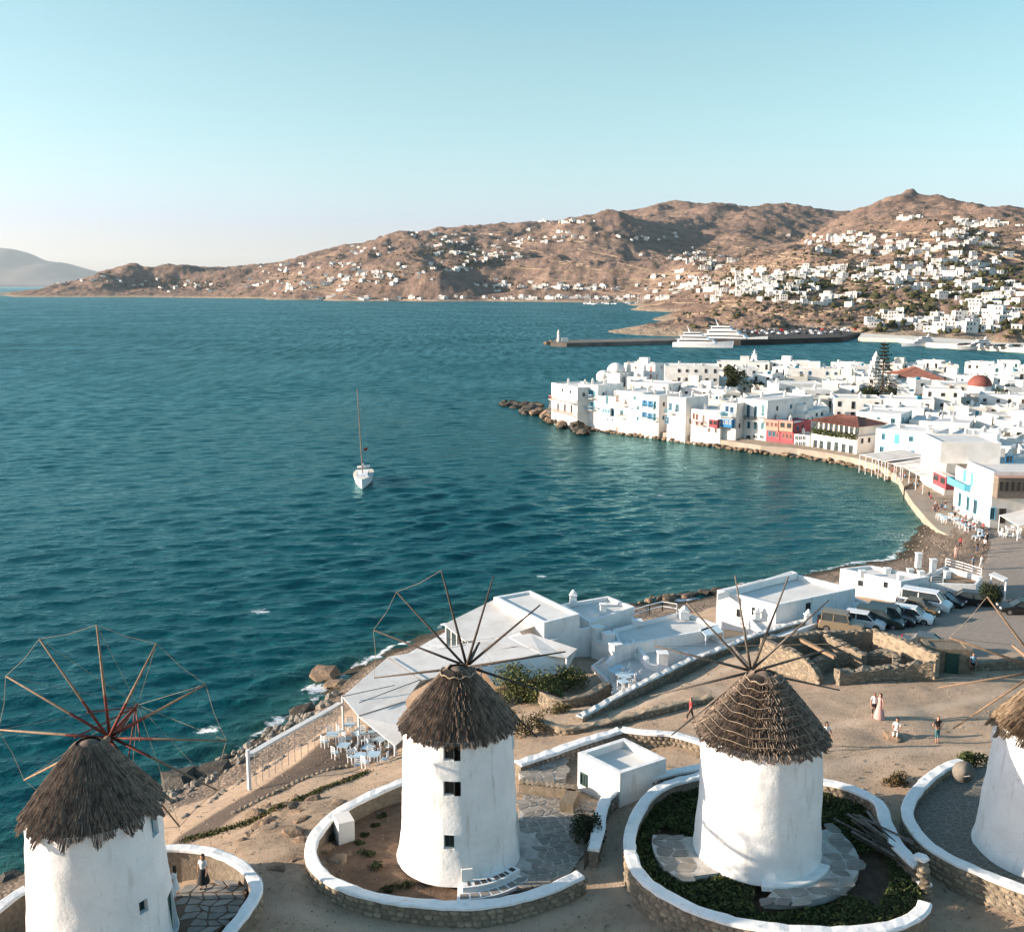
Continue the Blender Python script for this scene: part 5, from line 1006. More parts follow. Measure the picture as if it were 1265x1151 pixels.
# tiled restaurant
h15, a, b_, n, zt = facade_house("tiled_restaurant", "restaurant with red tiled roof and plant-hung upper gallery on the quay", (1001.5, 551), (1058, 560.4), 531, 11, z0=2.0, wins=[(x, y, 1.0, 2.4, "dark") for x, y in ((1007, 550), (1014.5, 551), (1024, 552), (1033, 553), (1042, 555), (1051, 557))], cat="restaurant", par=0.1)
o = Vector(h15.location); zr = zt; fl = MB(); ga = inset(ccw([(p.x - o.x, p.y - o.y) for p in (a, b_, b_ - n * 11, a - n * 11)]), 0.8); fl.prism(ga, zt - 0.05 - o.z, zt + 2.1 - o.z); up_ = fl.build("upper_storey", "whitewash", h15)
for k in range(9):
    c = a.lerp(b_, (k + .4) / 9) - n * 0.8; link("window", winmesh(0.9, 1.5, "wood_dark", 'win'), up_, (c.x - o.x, c.y - o.y, zt + 1.05 - o.z), math.atan2(n.y, n.x) + math.pi / 2)
def tiled_roof(root, quad, z0, z1, over=0.5, name="tiled_roof"):
    "hipped roof with separate rows of ribbed tiles"
    o = Vector(root.location); q = inset(ccw([(p[0] - o.x, p[1] - o.y) for p in quad]), -over); mb = MB(); c = [Vector((*p, z0 - o.z)) for p in q]
    l01 = (c[1] - c[0]).length; l12 = (c[2] - c[1]).length
    if l01 < l12: c = c[1:] + c[:1]
    m0 = (c[0] + c[3]) / 2; m1 = (c[1] + c[2]) / 2; ax = (m1 - m0).normalized(); hw = (c[3] - c[0]).length / 2; r0 = m0 + ax * hw * .9 + Vector((0, 0, z1 - z0)); r1 = m1 - ax * hw * .9 + Vector((0, 0, z1 - z0))
    for f in ((c[0], c[1], r1, r0), (c[2], c[3], r0, r1), (c[1], c[2], r1), (c[3], c[0], r0)): mb.poly(f)
    mb.poly([c[3], c[2], c[1], c[0]]); ro = mb.build(name, "tile_red", root)
    rib = MB()
    for e0, e1, t0, t1 in ((c[0], c[1], r0, r1), (c[2], c[3], r1, r0)):
        m_ = int((e1 - e0).length / 0.55)
        for k in range(m_ + 1): rib.bar(e0.lerp(e1, k / m_) + Vector((0, 0, .04)), t0.lerp(t1, k / m_) + Vector((0, 0, .04)), 0.2, 0.12)
    rib.build("tile_rows", "tile_red", ro, kind="stuff"); return ro
tiled_roof(h15, [a, b_, b_ - n * 9, a - n * 9], zt + 2.1, zt + 3.6)
# hanging plants along the gallery
def leafy(n_, fn, size, seed=0, tri=False):
    rr = random.Random(seed); mb = MB()
    for k in range(n_):
        c = fn(rr)
        if c is None: continue
        a1, a2 = rr.uniform(0, 6.28), rr.uniform(-1.0, 1.0); s = size * rr.uniform(0.6, 1.4); u = Vector((math.cos(a1) * math.cos(a2), math.sin(a1) * math.cos(a2), math.sin(a2))); v = u.cross(Vector((rr.uniform(-1, 1), rr.uniform(-1, 1), rr.uniform(-1, 1)))).normalized()
        mb.poly([c - u * s * .5, c + v * s * .35, c + u * s * .5, c - v * s * .3], rr.randrange(3))
    return mb
pl = leafy(900, lambda r_: a.lerp(b_, r_.random()) + n * r_.uniform(.0, .5) + Vector((0, 0, zt - a.z + r_.uniform(-0.7, 0.5))) - o, 0.4, 3); pl.build("hanging_plants", ["leaf_dark", "leaf", "leaf"], h15, kind="stuff")
qo = [P(a_, b2, .4) for a_, b2 in ((903, 549.5), (946, 555.5), (980, 559.5), (1002, 562), (1030, 566.5), (1060, 572), (1090, 581), (1112, 593), (1118, 606), (1116, 612))]; qi = [p + Vector((5.5, 7, 0)) for p in qo][::-1]
slab_ = MB(); slab_.prism([(p.x, p.y) for p in qo + qi], -1.5, 1.95, 1, 0); slab_.build("quay_terrace", ["paving", "rock"], None, kind="structure")
qf = thing("quay_rubble", "tawny rubble facing below the crimson and tiled houses on the quay", "quay wall", qo[0])
for k, p in enumerate(spline(qo[:8], .62)):
    for j in range(2): link("facing_stone", PT[(k + j) % 5], qf, (p.x - qo[0].x + U(-.45, .0), p.y - qo[0].y + U(-.5, -.05), j * .85 + U(-.6, .1)), (0, 0, U(0, 6)), (U(.8, 1.3), U(.7, 1.1), U(.7, 1.1)))
# awnings of the quay cafes
for k, (L_, R_, z_, lab) in enumerate([((1044, 562), (1075, 571), 4.3, "flat cream awning beside the tiled restaurant"), ((1068, 566), (1098, 577), 4.0, "sagging white awning over crowded quay tables"), ((1092, 572), (1124, 590), 4.0, "pale canvas awning near the bend of the quay")]):
    z_ += .8; p, q = P(*L_, z_ - .5), P(*R_, z_ - .5); d = q - p; d.z = 0; nn = Vector((-d.y, d.x, 0)).normalized() * (9 if k == 0 else 6.5); nn = nn if nn.x * .67 + nn.y * .74 > 0 else -nn; p, q = p + nn * .36, q + nn * .36
    aw = thing("cafe_awning", lab, "awning", (p.x, p.y, 1.3)); sheet(aw, [p, q, q + nn + Vector((0, 0, .7)), p + nn + Vector((0, 0, .7))], "canvas", "canopy")
    for j in range(5): t = p.lerp(q, j / 4); post(aw, (t.x, t.y, 1.0), t, 0.06, name="post")
    for j in range(1, 5): t = p.lerp(q, j / 5); bo_ = MB(); bo_.bar(t - Vector(aw.location) + Vector((0, 0, .05)), t + nn + Vector((0, 0, .75)) - Vector(aw.location), 0.08, 0.05); bo_.build("batten", "seam", aw)
h17, a, b_, n, zt = facade_house("quay_house", "tall blank white house with sloping roof line at the bend of the quay", (1136, 596), (1166, 612), 541, 14, z0=1.4, wins=[(1156, 574, .5, 1.6, "cream"), (1150, 586, .5, .8, "cream")])
slope_wall(h17, a - n * .2, b_ - n * .2, zt - .4, zt + 0.9, zt + 0.1, 0.4, "whitewash")
oriel(h17, a, b_, 1163, 1180, 581, 597, 1.5, "pink", "cream", 2)
h19, a, b_, n, zt = facade_house("quay_house", "large white house with teal shutters and long blue balcony above the beach", (1177, 628), (1222, 652), 564, 17, z0=1.6, wins=[(1192, 588, 1.0, 2.0, "sky_blue", 'door'), (1201, 592, .8, 2.0, "sky_blue", 'door'), (1186, 617, .9, 2.2, "teal"), (1196, 622, .9, 2.2, "teal"), (1205, 626, 1.2, 2.2, "teal")])
balcony(h19, a, b_, 1178, 1200, 596, 1.0, mat="sky_blue", slab="sky_blue", solid=True)
h20 = thing("roof_house", "small white house with sky-blue shutters on the roof of the beach house", "house", P(1222, 580, zt - .3)); q20 = [P(1209, 560, zt - .2), P(1235, 572, zt - .2)]; d = q20[1] - q20[0]; nn = Vector((-d.y, d.x, 0)).normalized() * 9; nn = nn if nn.y > 0 else -nn
shell(h20, [q20[0], q20[1], q20[1] + nn, q20[0] + nn], zt - .4, zt + 3.0, .25, .25, "whitewash"); wins_px(h20, q20[0], q20[1], [(1215, 563, .5, .9, "sky_blue"), (1220.5, 566, .6, 1.6, "sky_blue", 'door'), (1227, 567, .5, .9, "sky_blue")]); wins_px(h20, q20[1], q20[1] + nn, [(1247, 567, 1.2, 1.1, "blue")])
s0, s1 = b_, b_ - n * 17; oriel(h19, s0, s1, 1226, 1262, 588, 613, 1.5, "wood_grey", "salmon", 5, "wood_dark"); wins_px(h19, s0, s1, [(1226, 634, .8, 1.8, "sky_blue"), (1238, 637, 1.0, 2.2, "wood_dark", 'door'), (1252, 640, .9, 1.6, "sky_blue")])
h21 = thing("square_annexe", "low flat-roofed white cafe with grey awning edge beside the town square", "house", (s0.x + 4, s0.y - 3, 1.6)); pz = Vector((0, 0, 0)); shell(h21, [s0 + Vector((5.5, -4.5, 0)), s0 + Vector((19, -6, 0)), s0 + Vector((19, -.3, 0)), s0 + Vector((5.5, -.3, 0))], 1.0, 4.9, .3, .25, "whitewash")
cl = thing("square_awning", "white awning over pale chairs on the town square", "awning", P(1250, 650, 1.7)); sheet(cl, [P(1235, 636, 4.4), P(1258, 650, 4.2), P(1300, 640, 4.6), P(1270, 628, 4.8)], "canvas", "canopy")
for c in ((1235, 636, 4.4), (1258, 650, 4.2)): t = P(*c); post(cl, (t.x, t.y, 1.5), t, .06)

# ------------------------------------------------------------------ houses of the old town behind
TR = random.Random(21); VH = [[], []]
def town_house(px, py, wpx, h, d=9.0, rot=None, label=None, wcol=None, group="white flat-roofed houses of the old town", storey_rows=None, wall="whitewash", chim=1, par=0.3, name="town_house", cat="house", group2=None):
    "cubic house: px,py = middle of its front roof edge, wpx = front width in pixels"
    z = 4.0 + h
    for _ in range(4): q = P(px, py, z); z = hT(q.x, q.y) + h
    q = P(px, py, z); dep = q.y * _cp - (q.z - CAMZ) * _sp; w_ = wpx / FPX * dep; ang = R(-38) if rot is None else R(rot); e = Vector((math.cos(ang), math.sin(ang), 0)); n = Vector((e.y, -e.x, 0)); w_ = w_ / max(.55, abs(e.x))
    a, b_ = q - e * w_ / 2, q + e * w_ / 2; root = thing(name, label or "white cubic house with small dark windows in the crowded old town", cat, (q.x, q.y, z - h), group=group2 or (None if label else group))
    pl = [a, b_, b_ - n * d, a - n * d]; shell(root, pl, 0.2, z, par, .22, wall, TR.choice(["roofwhite"] * 3 + ["whitewash"]))
    col = wcol or TR.choice(["wood_dark", "dark", "teal", "green", "wood_dark", "blue"]); rows = storey_rows or max(1, int(h / 2.9))
    for (s, t, nn, ln) in ((a, b_, n, w_), (b_, b_ - n * d, e, d)):
        k = max(1, int(ln / 2.7))
        for r_ in range(rows):
            for j in range(k):
                if TR.random() < .22: continue
                c = s.lerp(t, (j + .5 + TR.uniform(-.12, .12)) / k); dr = TR.random() < .2; put_win(root, (c.x, c.y, z - 1.55 - 2.7 * r_ - (.25 if dr else 0)), nn, TR.choice([.7, .8, .9]), 1.9 if dr else TR.choice([.9, 1.1, 1.3]), col, 'door' if dr else 'win')
    for k in range(chim):
        c = a.lerp(b_, TR.uniform(.15, .85)) - n * d * TR.uniform(.15, .85); chimney(root, (c.x, c.y, z - par), TR.uniform(.5, .8), TR.uniform(.6, 1.2), "whitewash", TR.random() < .5)
    o = Vector(root.location)
    if TR.random() < .45:
        c = a.lerp(b_, TR.uniform(.2, .8)) - n * d * TR.uniform(.3, .8) - o; mb = MB(); zz = z - par - o.z; mb.tube([(c.x - .6, c.y, zz + .45), (c.x + .6, c.y, zz + .45)], .35, 8); mb.bar((c.x, c.y - .6, zz + .1), (c.x, c.y + .6, zz + .1), 1.2, .1); mb.build("water_tank", TR.choice(["metal", "roofwhite", "teal", "paving"]), root)
    if TR.random() < .4:
        c = a.lerp(b_, TR.uniform(.1, .9)) - n * d * TR.uniform(.2, .8) - o; mb = MB(); mb.box((c.x, c.y, z - par - o.z + .4), (.9, .4, .8), ang); mb.build("roof_unit", TR.choice(["roofwhite", "metal", "cream"]), root)
    if TR.random() < .2:
        c = a.lerp(b_, TR.uniform(.3, .7)) - n * d * .5 - o; mb = MB(); mb.box((c.x, c.y, z - par - o.z + 1.1), (min(w_, 3.2), 2.6, 2.2), ang); mb.build("stair_room", wall, root)
    return root, a, b_, n, z
occ = []
def th(*a_, **k_): occ.append((a_[0], a_[1], a_[2])); return town_house(*a_, **k_)
# named houses one can tell apart
th(790, 449, 36, 7, 8, -30, "long house with four small red windows behind the domed chapel", "rose")
r_ = th(855, 452, 66, 9.5, 11, -8, "big white two-storey house with regular dark windows and two roof rooms", "wood_dark", chim=2)
th(800, 473, 46, 6.5, 9, -35, "white house with brown door behind the balconied waterfront", "salmon")
th(905, 468, 52, 5, 9, -6, "shaded white house with green shutters behind the round tree", "green"); th(918, 447, 62, 5.5, 8, -12, "low white house with dark loggia near the harbour boat", "dark")
th(870, 480, 52, 5, 9, -30, "low white house with long strip windows and roof clutter", "dark", chim=3)
th(985, 474, 60, 6.5, 10, -6, "white house with dark green shutters and courtyard door", "green"); th(1005, 455, 62, 7.5, 9, -10, "blue-shadowed white house with two roof chimneys by the harbour", "blue", chim=2)
th(1040, 458, 44, 6.5, 8, -25, "white house with long cream roof edge overlooking the harbour", "blue"); th(1010, 482, 40, 6, 8, -6, "grey-shaded white house with three tiny square windows", "dark")
th(1060, 492, 54, 6, 10, -12, "broad white house with stepped roof and grey side wall", "dark"); th(965, 505, 54, 6, 12, -40, "white house with teal painted roof behind the salmon upper floors", "dark")
th(1085, 510, 44, 7, 10, -35, "white house with blue shaded front and two windows by the awnings", "teal"); th(1118, 532, 56, 6.5, 10, -38, "white house with turquoise door above the awnings", "sky_blue"); th(1160, 521, 60, 5.5, 10, -30, "white house with turquoise roof tank and umbrella", "dark", chim=3)
th(1195, 474, 56, 6.5, 9, -8, "plain white block with one square window before the red dome", "dark"); th(1165, 480, 40, 8, 8, -20, "tall narrow white tower house in the middle of the town", "dark"); th(1120, 493, 60, 6, 9, -20, "white house with roof garden hedge", "dark"); th(1240, 488, 50, 6, 9, -25, "white house with covered wooden roof terrace", "wood_dark")
th(1215, 538, 60, 5, 10, -35, "white house crowded with air-conditioning boxes and ducts", "dark", chim=4); th(1255, 520, 40, 5.5, 9, -30, "white house with dark timber roof pergola", "wood_dark", chim=2)
# the rest of the crowded quarter
leftb = lambda y: float(np.interp(y, [446, 456, 464, 472, 480, 488, 496, 504, 512, 520, 530, 540, 550, 560, 575, 590], [905, 775, 775, 780, 815, 868, 872, 955, 990, 1062, 1088, 1120, 1175, 1240, 1262, 1280]))
y_ = 449.0
while y_ < 592:
    x = leftb(y_)
    while x < 1335:
        wp_ = TR.uniform(15, 28) * (1 + (y_ - 450) / 260); px = x + wp_ / 2 + TR.uniform(-3, 5); pyy = y_ + TR.uniform(-3.5, 3.5)
        if all(abs(px - a_) > (wp_ + c_) * .40 or abs(pyy - b2) > 5.5 for a_, b2, c_ in occ):
            nc = TR.randrange(0, 3); wc = TR.choice(["wood_dark", "dark", "teal", "green", "wood_dark", "blue", "wood_dark"]); cw_ = dict(wood_dark="brown", dark="dark", teal="teal", green="green", blue="blue")[wc]; wl_ = TR.choice(["whitewash"] * 5 + ["plaster_old", "cream"]); hh = TR.uniform(3.4, 6.4)
            town_house(px, pyy, wp_, hh, TR.uniform(5, 9), TR.uniform(-42, 0), "%s %s house with %s windows and %s in the crowded old town" % (dict(whitewash="white", plaster_old="stained white", cream="cream")[wl_], "two-storey" if hh > 5.8 else "low cubic", cw_, ["bare roof", "one chimney", "two chimneys"][nc]), wc, chim=nc, wall=wl_, group2="flat-roofed houses of the old town"); occ.append((px, pyy, wp_))
        x += wp_ * .92
    y_ += 6.5
# domed chapel, red dome church, long tiled-roof building
def dome(root, c, r_, mat, h=None, drum=1.0, wall="whitewash"):
    o = Vector(root.location); mb = MB(); mb.lathe([(r_, 0), (r_, drum)], 24, c - o); mb.build("drum", wall, root, smooth=True); mb = MB(); h = h or r_
    mb.lathe([(r_ * 1.05 * math.cos(t), drum + h * math.sin(t)) for t in [k * math.pi / 2 / 8 for k in range(8)]] + [(.02, drum + h)], 24, c - o); mb.build("dome", mat, root, smooth=True)
q = P(757, 470, 4.5); cpl = thing("chapel", "lumpy whitewashed chapel with rounded dome and bell gable", "chapel", (q.x, q.y, 1.5)); shell(cpl, [(q.x - 5, q.y), (q.x + 2, q.y - 4), (q.x + 8, q.y + 5), (q.x + 1, q.y + 9)], .5, 7.2, .1, .5, "whitewash", "whitewash"); dome(cpl, Vector((q.x + 1.4, q.y + 2.5, 7.0)), 3.1, "whitewash", 2.9, .6)
dome(cpl, Vector((q.x - 3.2, q.y + .8, 4.6)), 2.4, "whitewash", 2.2, 1.2); mb = MB(); mb.box((6, 5, 7.0), (1.6, .5, 2.6)); mb.box((6, 5, 8.8), (.8, .4, 1.0)); mb.build("bell_gable", "whitewash", cpl)
q = P(1212, 480, 9.0); rd = thing("domed_church", "white church with dark red dome in the old town", "church", (q.x, q.y, 3.0)); shell(rd, [(q.x - 5, q.y - 4), (q.x + 5, q.y - 4.5), (q.x + 5.5, q.y + 6), (q.x - 4.5, q.y + 6.5)], 1, 8.2, .2, .4, "whitewash"); dome(rd, Vector((q.x, q.y + 1, 8.0)), 3.0, "dome_red", 2.9, 1.8); mb = MB(); mb.tube([(0, 1, 9.4), (0, 1, 10.9)], .09, 6); mb.bar((-.35, 1, 10.5), (.35, 1, 10.5), .12); mb.build("cross", "white_paint", rd)
q0, q1 = P(1107, 468, 7.5), P(1166, 471, 7.5); lt = thing("tiled_hall", "long white hall with red tiled roof at the harbour edge", "hall", (q0.x, q0.y, 1.5)); quad = [q0, q1, q1 + Vector((3, 16, 0)), q0 + Vector((3, 16, 0))]; shell(lt, quad, .5, 8.0, .05, .3, "whitewash"); tiled_roof(lt, quad, 8.0, 11.0); put_w = [(1110 + 9 * k, 477, .9, 1.3, "wood_dark") for k in range(6)]; wins_px(lt, q0, q1, put_w)
for px, py in ((1081, 460), (1076, 466)):
    q = P(px, py, 6); tw_ = thing("bell_tower", "slim white bell tower beside the tall pine, %s" % ("taller of two" if px == 1081 else "shorter of two"), "tower", (q.x, q.y, 2)); hh = 9.5 if px == 1081 else 6.5; mb = MB(); mb.box((0, 0, hh / 2), (2.2, 2.2, hh), .3, taper=.8); mb.build("shaft", "whitewash", tw_); mb = MB(); mb.lathe([(.9, 0), (.75, .9), (.02, 2.2)], 10, (0, 0, hh)); mb.build("spire", "whitewash", tw_)
# sea wall stones and rocks at the point
def boulder(p, s, lib, label, group): return link("boulder", lib[rng.randrange(len(lib))], None, (p.x, p.y, p.z), (U(-.3, .3), U(-.3, .3), U(0, 6)), (s * U(.8, 1.3), s * U(.8, 1.2), s * U(.6, 1.0)), label=label, cat="boulder", group=group)
for k in range(70):
    px = U(640, 722); py = 502 + (px - 640) * .33 + U(-7, 4) + (2 if px > 670 else 0); p = P(px, py, .7 if px > 660 else .3); boulder(p, U(1.5, 4.2), PT if px > 655 and k % 3 else PTW, "tawny boulder heaped at the rocky point below the end house" if (px > 655 and k % 3) else "dark wet boulder heaped at the rocky point below the end house", "boulders of the rocky point")
for k in range(34):
    px = U(622, 668); p = P(px, U(496, 503) + (px - 622) * .06, 0.1); boulder(p, U(1.2, 3.0), PTW, "dark wet skerry boulder awash off the rocky point", "skerries off the point")
sw = [p for p in spline([Vector((p.x, p.y, 0)) for p in TOWN_EDGE[1:]], 1.0)]
foot = thing("quay_footing", "tawny rubble footing along the foot of the waterfront quay", "quay wall", sw[0])
for k, p in enumerate(sw[:104]):
    link("footing_stone", PT[k % 5], foot, (p.x - sw[0].x + U(-.9, -.2), p.y - sw[0].y + U(-1.0, -.3), U(-.2, .6)), (0, 0, U(0, 6)), (U(.9, 1.5), U(.9, 1.4), U(.7, 1.1)))
# ------------------------------------------------------------------ houses on the hills
HR = random.Random(5)
HD = []
def hill_house_mesh(k):
    r_ = random.Random(k * 13 + 2); mb = MB(); n = r_.choice([1, 2, 2, 3]); x = 0; tall = 0
    for j in range(n):
        w_, d, h = r_.uniform(5, 9), r_.uniform(5, 8), r_.choice([3.2, 3.4, 6.2]); tall += h > 4; c = (x + r_.uniform(-1, 1), r_.uniform(-2, 2)); mb.box((c[0], c[1], h / 2 - 1.5), (w_, d, h + 3), 0, 0); mb.box((c[0], c[1], h + .1), (w_ - .5, d - .5, .04), 0, 2)
        for s in range(int(w_ / 2.2)):
            for z in ([1.7] if h < 4 else [1.6, 4.6]):
                if r_.random() < .75: mb.box((c[0] - w_ / 2 + 1.1 + 2.2 * s, c[1] - d / 2 - .02, z), (.95, .08, 1.3), 0, 1)
        for s in range(2): mb.box((c[0] - w_ / 2 - .02, c[1] - d / 4 + s * d / 2, 1.7), (.08, .9, 1.3), 0, 1)
        if r_.random() < .5: mb.box((c[0] + w_ * .3, c[1] + d * .2, h + .5), (.7, .7, 1.0), 0, 0)
        x += w_ * .8
    HD.append("%s %s" % (["single-block", "twin-block", "three-block"][n - 1], "low" if tall == 0 else "tall" if tall == n else "stepped")); mb.v = [(a - x / 2, b_, c) for a, b_, c in mb.v]; return mb.mesh("hill_house", ["whitewash", "wood_dark", "roofwhite"])
HM = [hill_house_mesh(k) for k in range(14)]
clus = [(215, 325, 60, 2, 12), (235, 353, 75, 5, 30), (110, 346, 55, 4, 16), (330, 326, 40, 6, 10), (370, 356, 25, 5, 14), (350, 343, 40, 8, 14), (430, 328, 28, 3, 12), (480, 338, 70, 10, 40), (430, 348, 40, 8, 20), (560, 302, 60, 9, 28), (600, 316, 50, 8, 26), (640, 300, 40, 8, 16), (703, 273, 26, 3, 16), (700, 355, 70, 5, 34), (620, 352, 30, 5, 14), (700, 292, 60, 6, 16), (800, 296, 40, 6, 12), (850, 318, 40, 8, 22), (880, 327, 30, 8, 20), (540, 291, 60, 3, 10), (450, 310, 50, 8, 16), (560, 330, 40, 6, 12),
    (860, 352, 50, 9, 50), (960, 355, 50, 11, 60), (1000, 340, 60, 10, 34), (1040, 296, 60, 8, 38), (1100, 306, 70, 10, 40), (1200, 300, 60, 14, 50), (1180, 331, 80, 14, 50), (1080, 338, 50, 10, 28), (1150, 345, 60, 15, 24), (1220, 366, 50, 18, 48), (1240, 391, 40, 14, 36), (1180, 404, 60, 9, 30), (1100, 400, 50, 9, 18), (1125, 269, 16, 3, 8), (1205, 277, 50, 6, 22), (1000, 371, 60, 8, 20), (930, 345, 40, 8, 30)]
spots = []
for cx, cy, rx, ry, n in clus:
    for k in range(int(n * .95)):
        px, py = HR.gauss(cx, rx * .55), HR.gauss(cy, ry * .6); q = Hhit(px, py)
        if q and q.z > 4 and all((q.x - s.x) ** 2 + (q.y - s.y) ** 2 > 60 for s in spots[-120:]): spots.append(q)
for k in range(60):
    q = Hhit(HR.uniform(395, 830), HR.uniform(366.5, 370.5))
    if q: spots.append(q)
spots.sort(key=lambda q: q.y); big = MB(); LABH = [(1000, "white cubic house on the steep slope just above the harbour", "white houses above the harbour"), (1700, "white house scattered over the rocky tan hillside behind the harbour", "white houses on the near rocky hill"), (9999, "tiny white house dotted on the brown hills across the bay", "white houses across the bay")]
for k, q in enumerate(spots):
    rz = R(HR.uniform(-45, 10)); s = HR.uniform(.62, 1.02) * (1.25 if q.y < 950 else 1.0 if q.y < 1700 else 1.2); me = HM[k % len(HM)]
    if k < 290:
        lab = next(l for l in LABH if q.y < l[0]); link("hill_house", me, None, q, rz, s, label=lab[1].replace("white", "white " + HD[k % len(HM)], 1).replace("cubic ", ""), cat="house", group=lab[2])
    else:
        M = Matrix.Translation(q) @ Matrix.Rotation(rz, 4, 'Z') @ Matrix.Scale(s, 4); i0 = len(big.v); big.v.extend([tuple(M @ v.co) for v in me.vertices])
        for p in me.polygons: big.f.append(tuple(i0 + v for v in p.vertices)); big.m.append(p.material_index)
big.build("distant_houses", ["whitewash", "wood_dark", "roofwhite"], None, label="far scatter of tiny white houses over the hills", cat="houses", kind="stuff")
tw_ = MB()
for k in range(260):
    px, py = HR.uniform(300, 1290), HR.uniform(285, 395); L_ = HR.uniform(15, 70); sl = HR.uniform(-.25, .25); prev = None
    for j in range(9):
        q = Hhit(px + L_ * j / 8, py + sl * L_ * j / 8 + HR.uniform(-.3, .3))
        if q is not None and prev is not None and (q - prev).length < 70 and q.z > 3 and q.y < 3600: tw_.bar(prev, q, 1.0, HR.uniform(1.6, 2.6))
        prev = q
tw_.build("terrace_walls", "stone", None, label="thin pale dry-stone terrace walls crossing the hillsides", cat="walls", kind="stuff")
# scrub and trees of the hills, one mass
sb = MB(); ico = bmesh.new(); bmesh.ops.create_icosphere(ico, subdivisions=1, radius=1.0); IV = [v.co.copy() for v in ico.verts]; IF = [[v.index for v in f.verts] for f in ico.faces]; ico.free()
def blob(mb, c, s, r_):
    i = len(mb.v); mb.v.extend([(c.x + v.x * s * r_.uniform(.6, 1.3), c.y + v.y * s * r_.uniform(.6, 1.3), c.z + v.z * s * r_.uniform(.4, .9) + s * .35) for v in IV])
    for f in IF: mb.f.append(tuple(i + k for k in f)); mb.m.append(0)
for cx, cy, rx, ry, n in clus:
    for k in range(int(n * (1.3 if cx > 900 else 1.4))):
        q = Hhit(HR.gauss(cx, rx * .6), HR.gauss(cy, ry * .75))
        if q and q.z > 3:
            for j in range(HR.choice([1, 1, 2, 3])): blob(sb, q + Vector((HR.uniform(-9, 9), HR.uniform(-9, 9), 0)), HR.uniform(1.2, 3.3) * (1.2 if q.y > 1800 else 1.0), HR)
for k in range(700):
    q = Hhit(HR.uniform(850, 1290), HR.uniform(265, 415))
    if q and q.z > 4: blob(sb, q, HR.uniform(1.0, 3.2), HR)
for cx, cy, rx, ry, n in [(1150, 362, 60, 10, 60), (1235, 340, 30, 14, 35), (1060, 365, 30, 8, 25), (1120, 382, 50, 8, 40), (1010, 352, 20, 5, 30), (560, 312, 60, 8, 120), (230, 352, 60, 5, 100), (600, 325, 40, 6, 60)]:
    for k in range(n):
        q = Hhit(HR.gauss(cx, rx * .5), HR.gauss(cy, ry * .6))
        if q: blob(sb, q, HR.uniform(2.0, 4.5), HR)
sb.build("hillside_scrub", "leaf_far", None, label="dark scrub and trees scattered between the hillside houses", cat="scrub", kind="stuff")
RB = MB()
for k in range(1300):
    q = Hhit(HR.gauss(*HR.choice([(960, 60), (1000, 50), (1080, 40), (900, 50), (1120, 25)])), HR.gauss(*HR.choice([(325, 18), (285, 18), (335, 14), (385, 10)])))
    if q and q.z > 2: blob(RB, q - Vector((0, 0, 1)), HR.uniform(.8, 3.6), HR)
RB.build("hillside_rocks", "rock", None, label="pale outcrops of rock on the near hillside", cat="rocks", kind="stuff")

# ------------------------------------------------------------------ harbour: breakwater, quay, boats
def slab(name, pts, z0, z1, mat, **kw):
    mb = MB(); mb.prism([(p.x, p.y) for p in pts], z0, z1); return mb.build(name, mat, None, **kw)
slab("breakwater", [P(680, 424, 2), P(700, 424.5, 2), P(848, 421, 2), P(848, 417.5, 2), P(700, 421, 2), P(684, 421.5, 2)], -3, 2.4, "quay", label="long stone breakwater with a lighthouse at its tip", cat="breakwater")
slab("harbour_quay", [P(846, 420, 2.6), P(915, 421.5, 2.6), P(1040, 417.5, 2.6), P(1062, 412, 2.6), P(1000, 405, 2.6), P(930, 404, 2.6), P(890, 408, 2.6), P(870, 413, 2.6)], -3, 3.2, "quay_dark", kind="structure")
slab("parking_apron", [P(880, 413, 3.1), P(1035, 414.5, 3.1), P(1058, 411, 3.1), P(1000, 405.5, 3.1), P(935, 405, 3.1)], 2.0, 3.26, "asphalt", kind="structure")
slab("town_quay", [P(1060, 418.5, 1.8), P(1110, 419.5, 1.8), P(1150, 425.5, 1.8), P(1210, 428.5, 1.8), P(1290, 433, 1.8), P(1290, 426, 1.8), P(1200, 421, 1.8), P(1150, 418, 1.8), P(1065, 413, 1.8)], -3, 2.6, "cream", kind="structure")
q = P(690, 422, 2.4); lh = thing("lighthouse", "small white harbour lighthouse on the breakwater tip", "lighthouse", q); mb = MB(); mb.lathe([(1.1, 0), (.8, 5.2), (1.1, 5.4), (1.1, 5.7), (.6, 5.7), (.6, 6.8), (.02, 7.5)], 12); mb.build("tower", "whitewash", lh, smooth=False); mb = MB(); mb.box((4, 1, 1.2), (4, 3, 2.4)); mb.build("keeper_hut", "whitewash", lh)
for px, py, lib in [(678, 424.5, 0)] * 10 + [(840, 391, 1)] * 14 + [(855, 393, 1)] * 10: boulder(P(px + U(-5, 14), py + U(-1.5, 1), .5), U(3, 6), PT, "tawny boulder armouring the harbour breakwaters", "breakwater boulders")
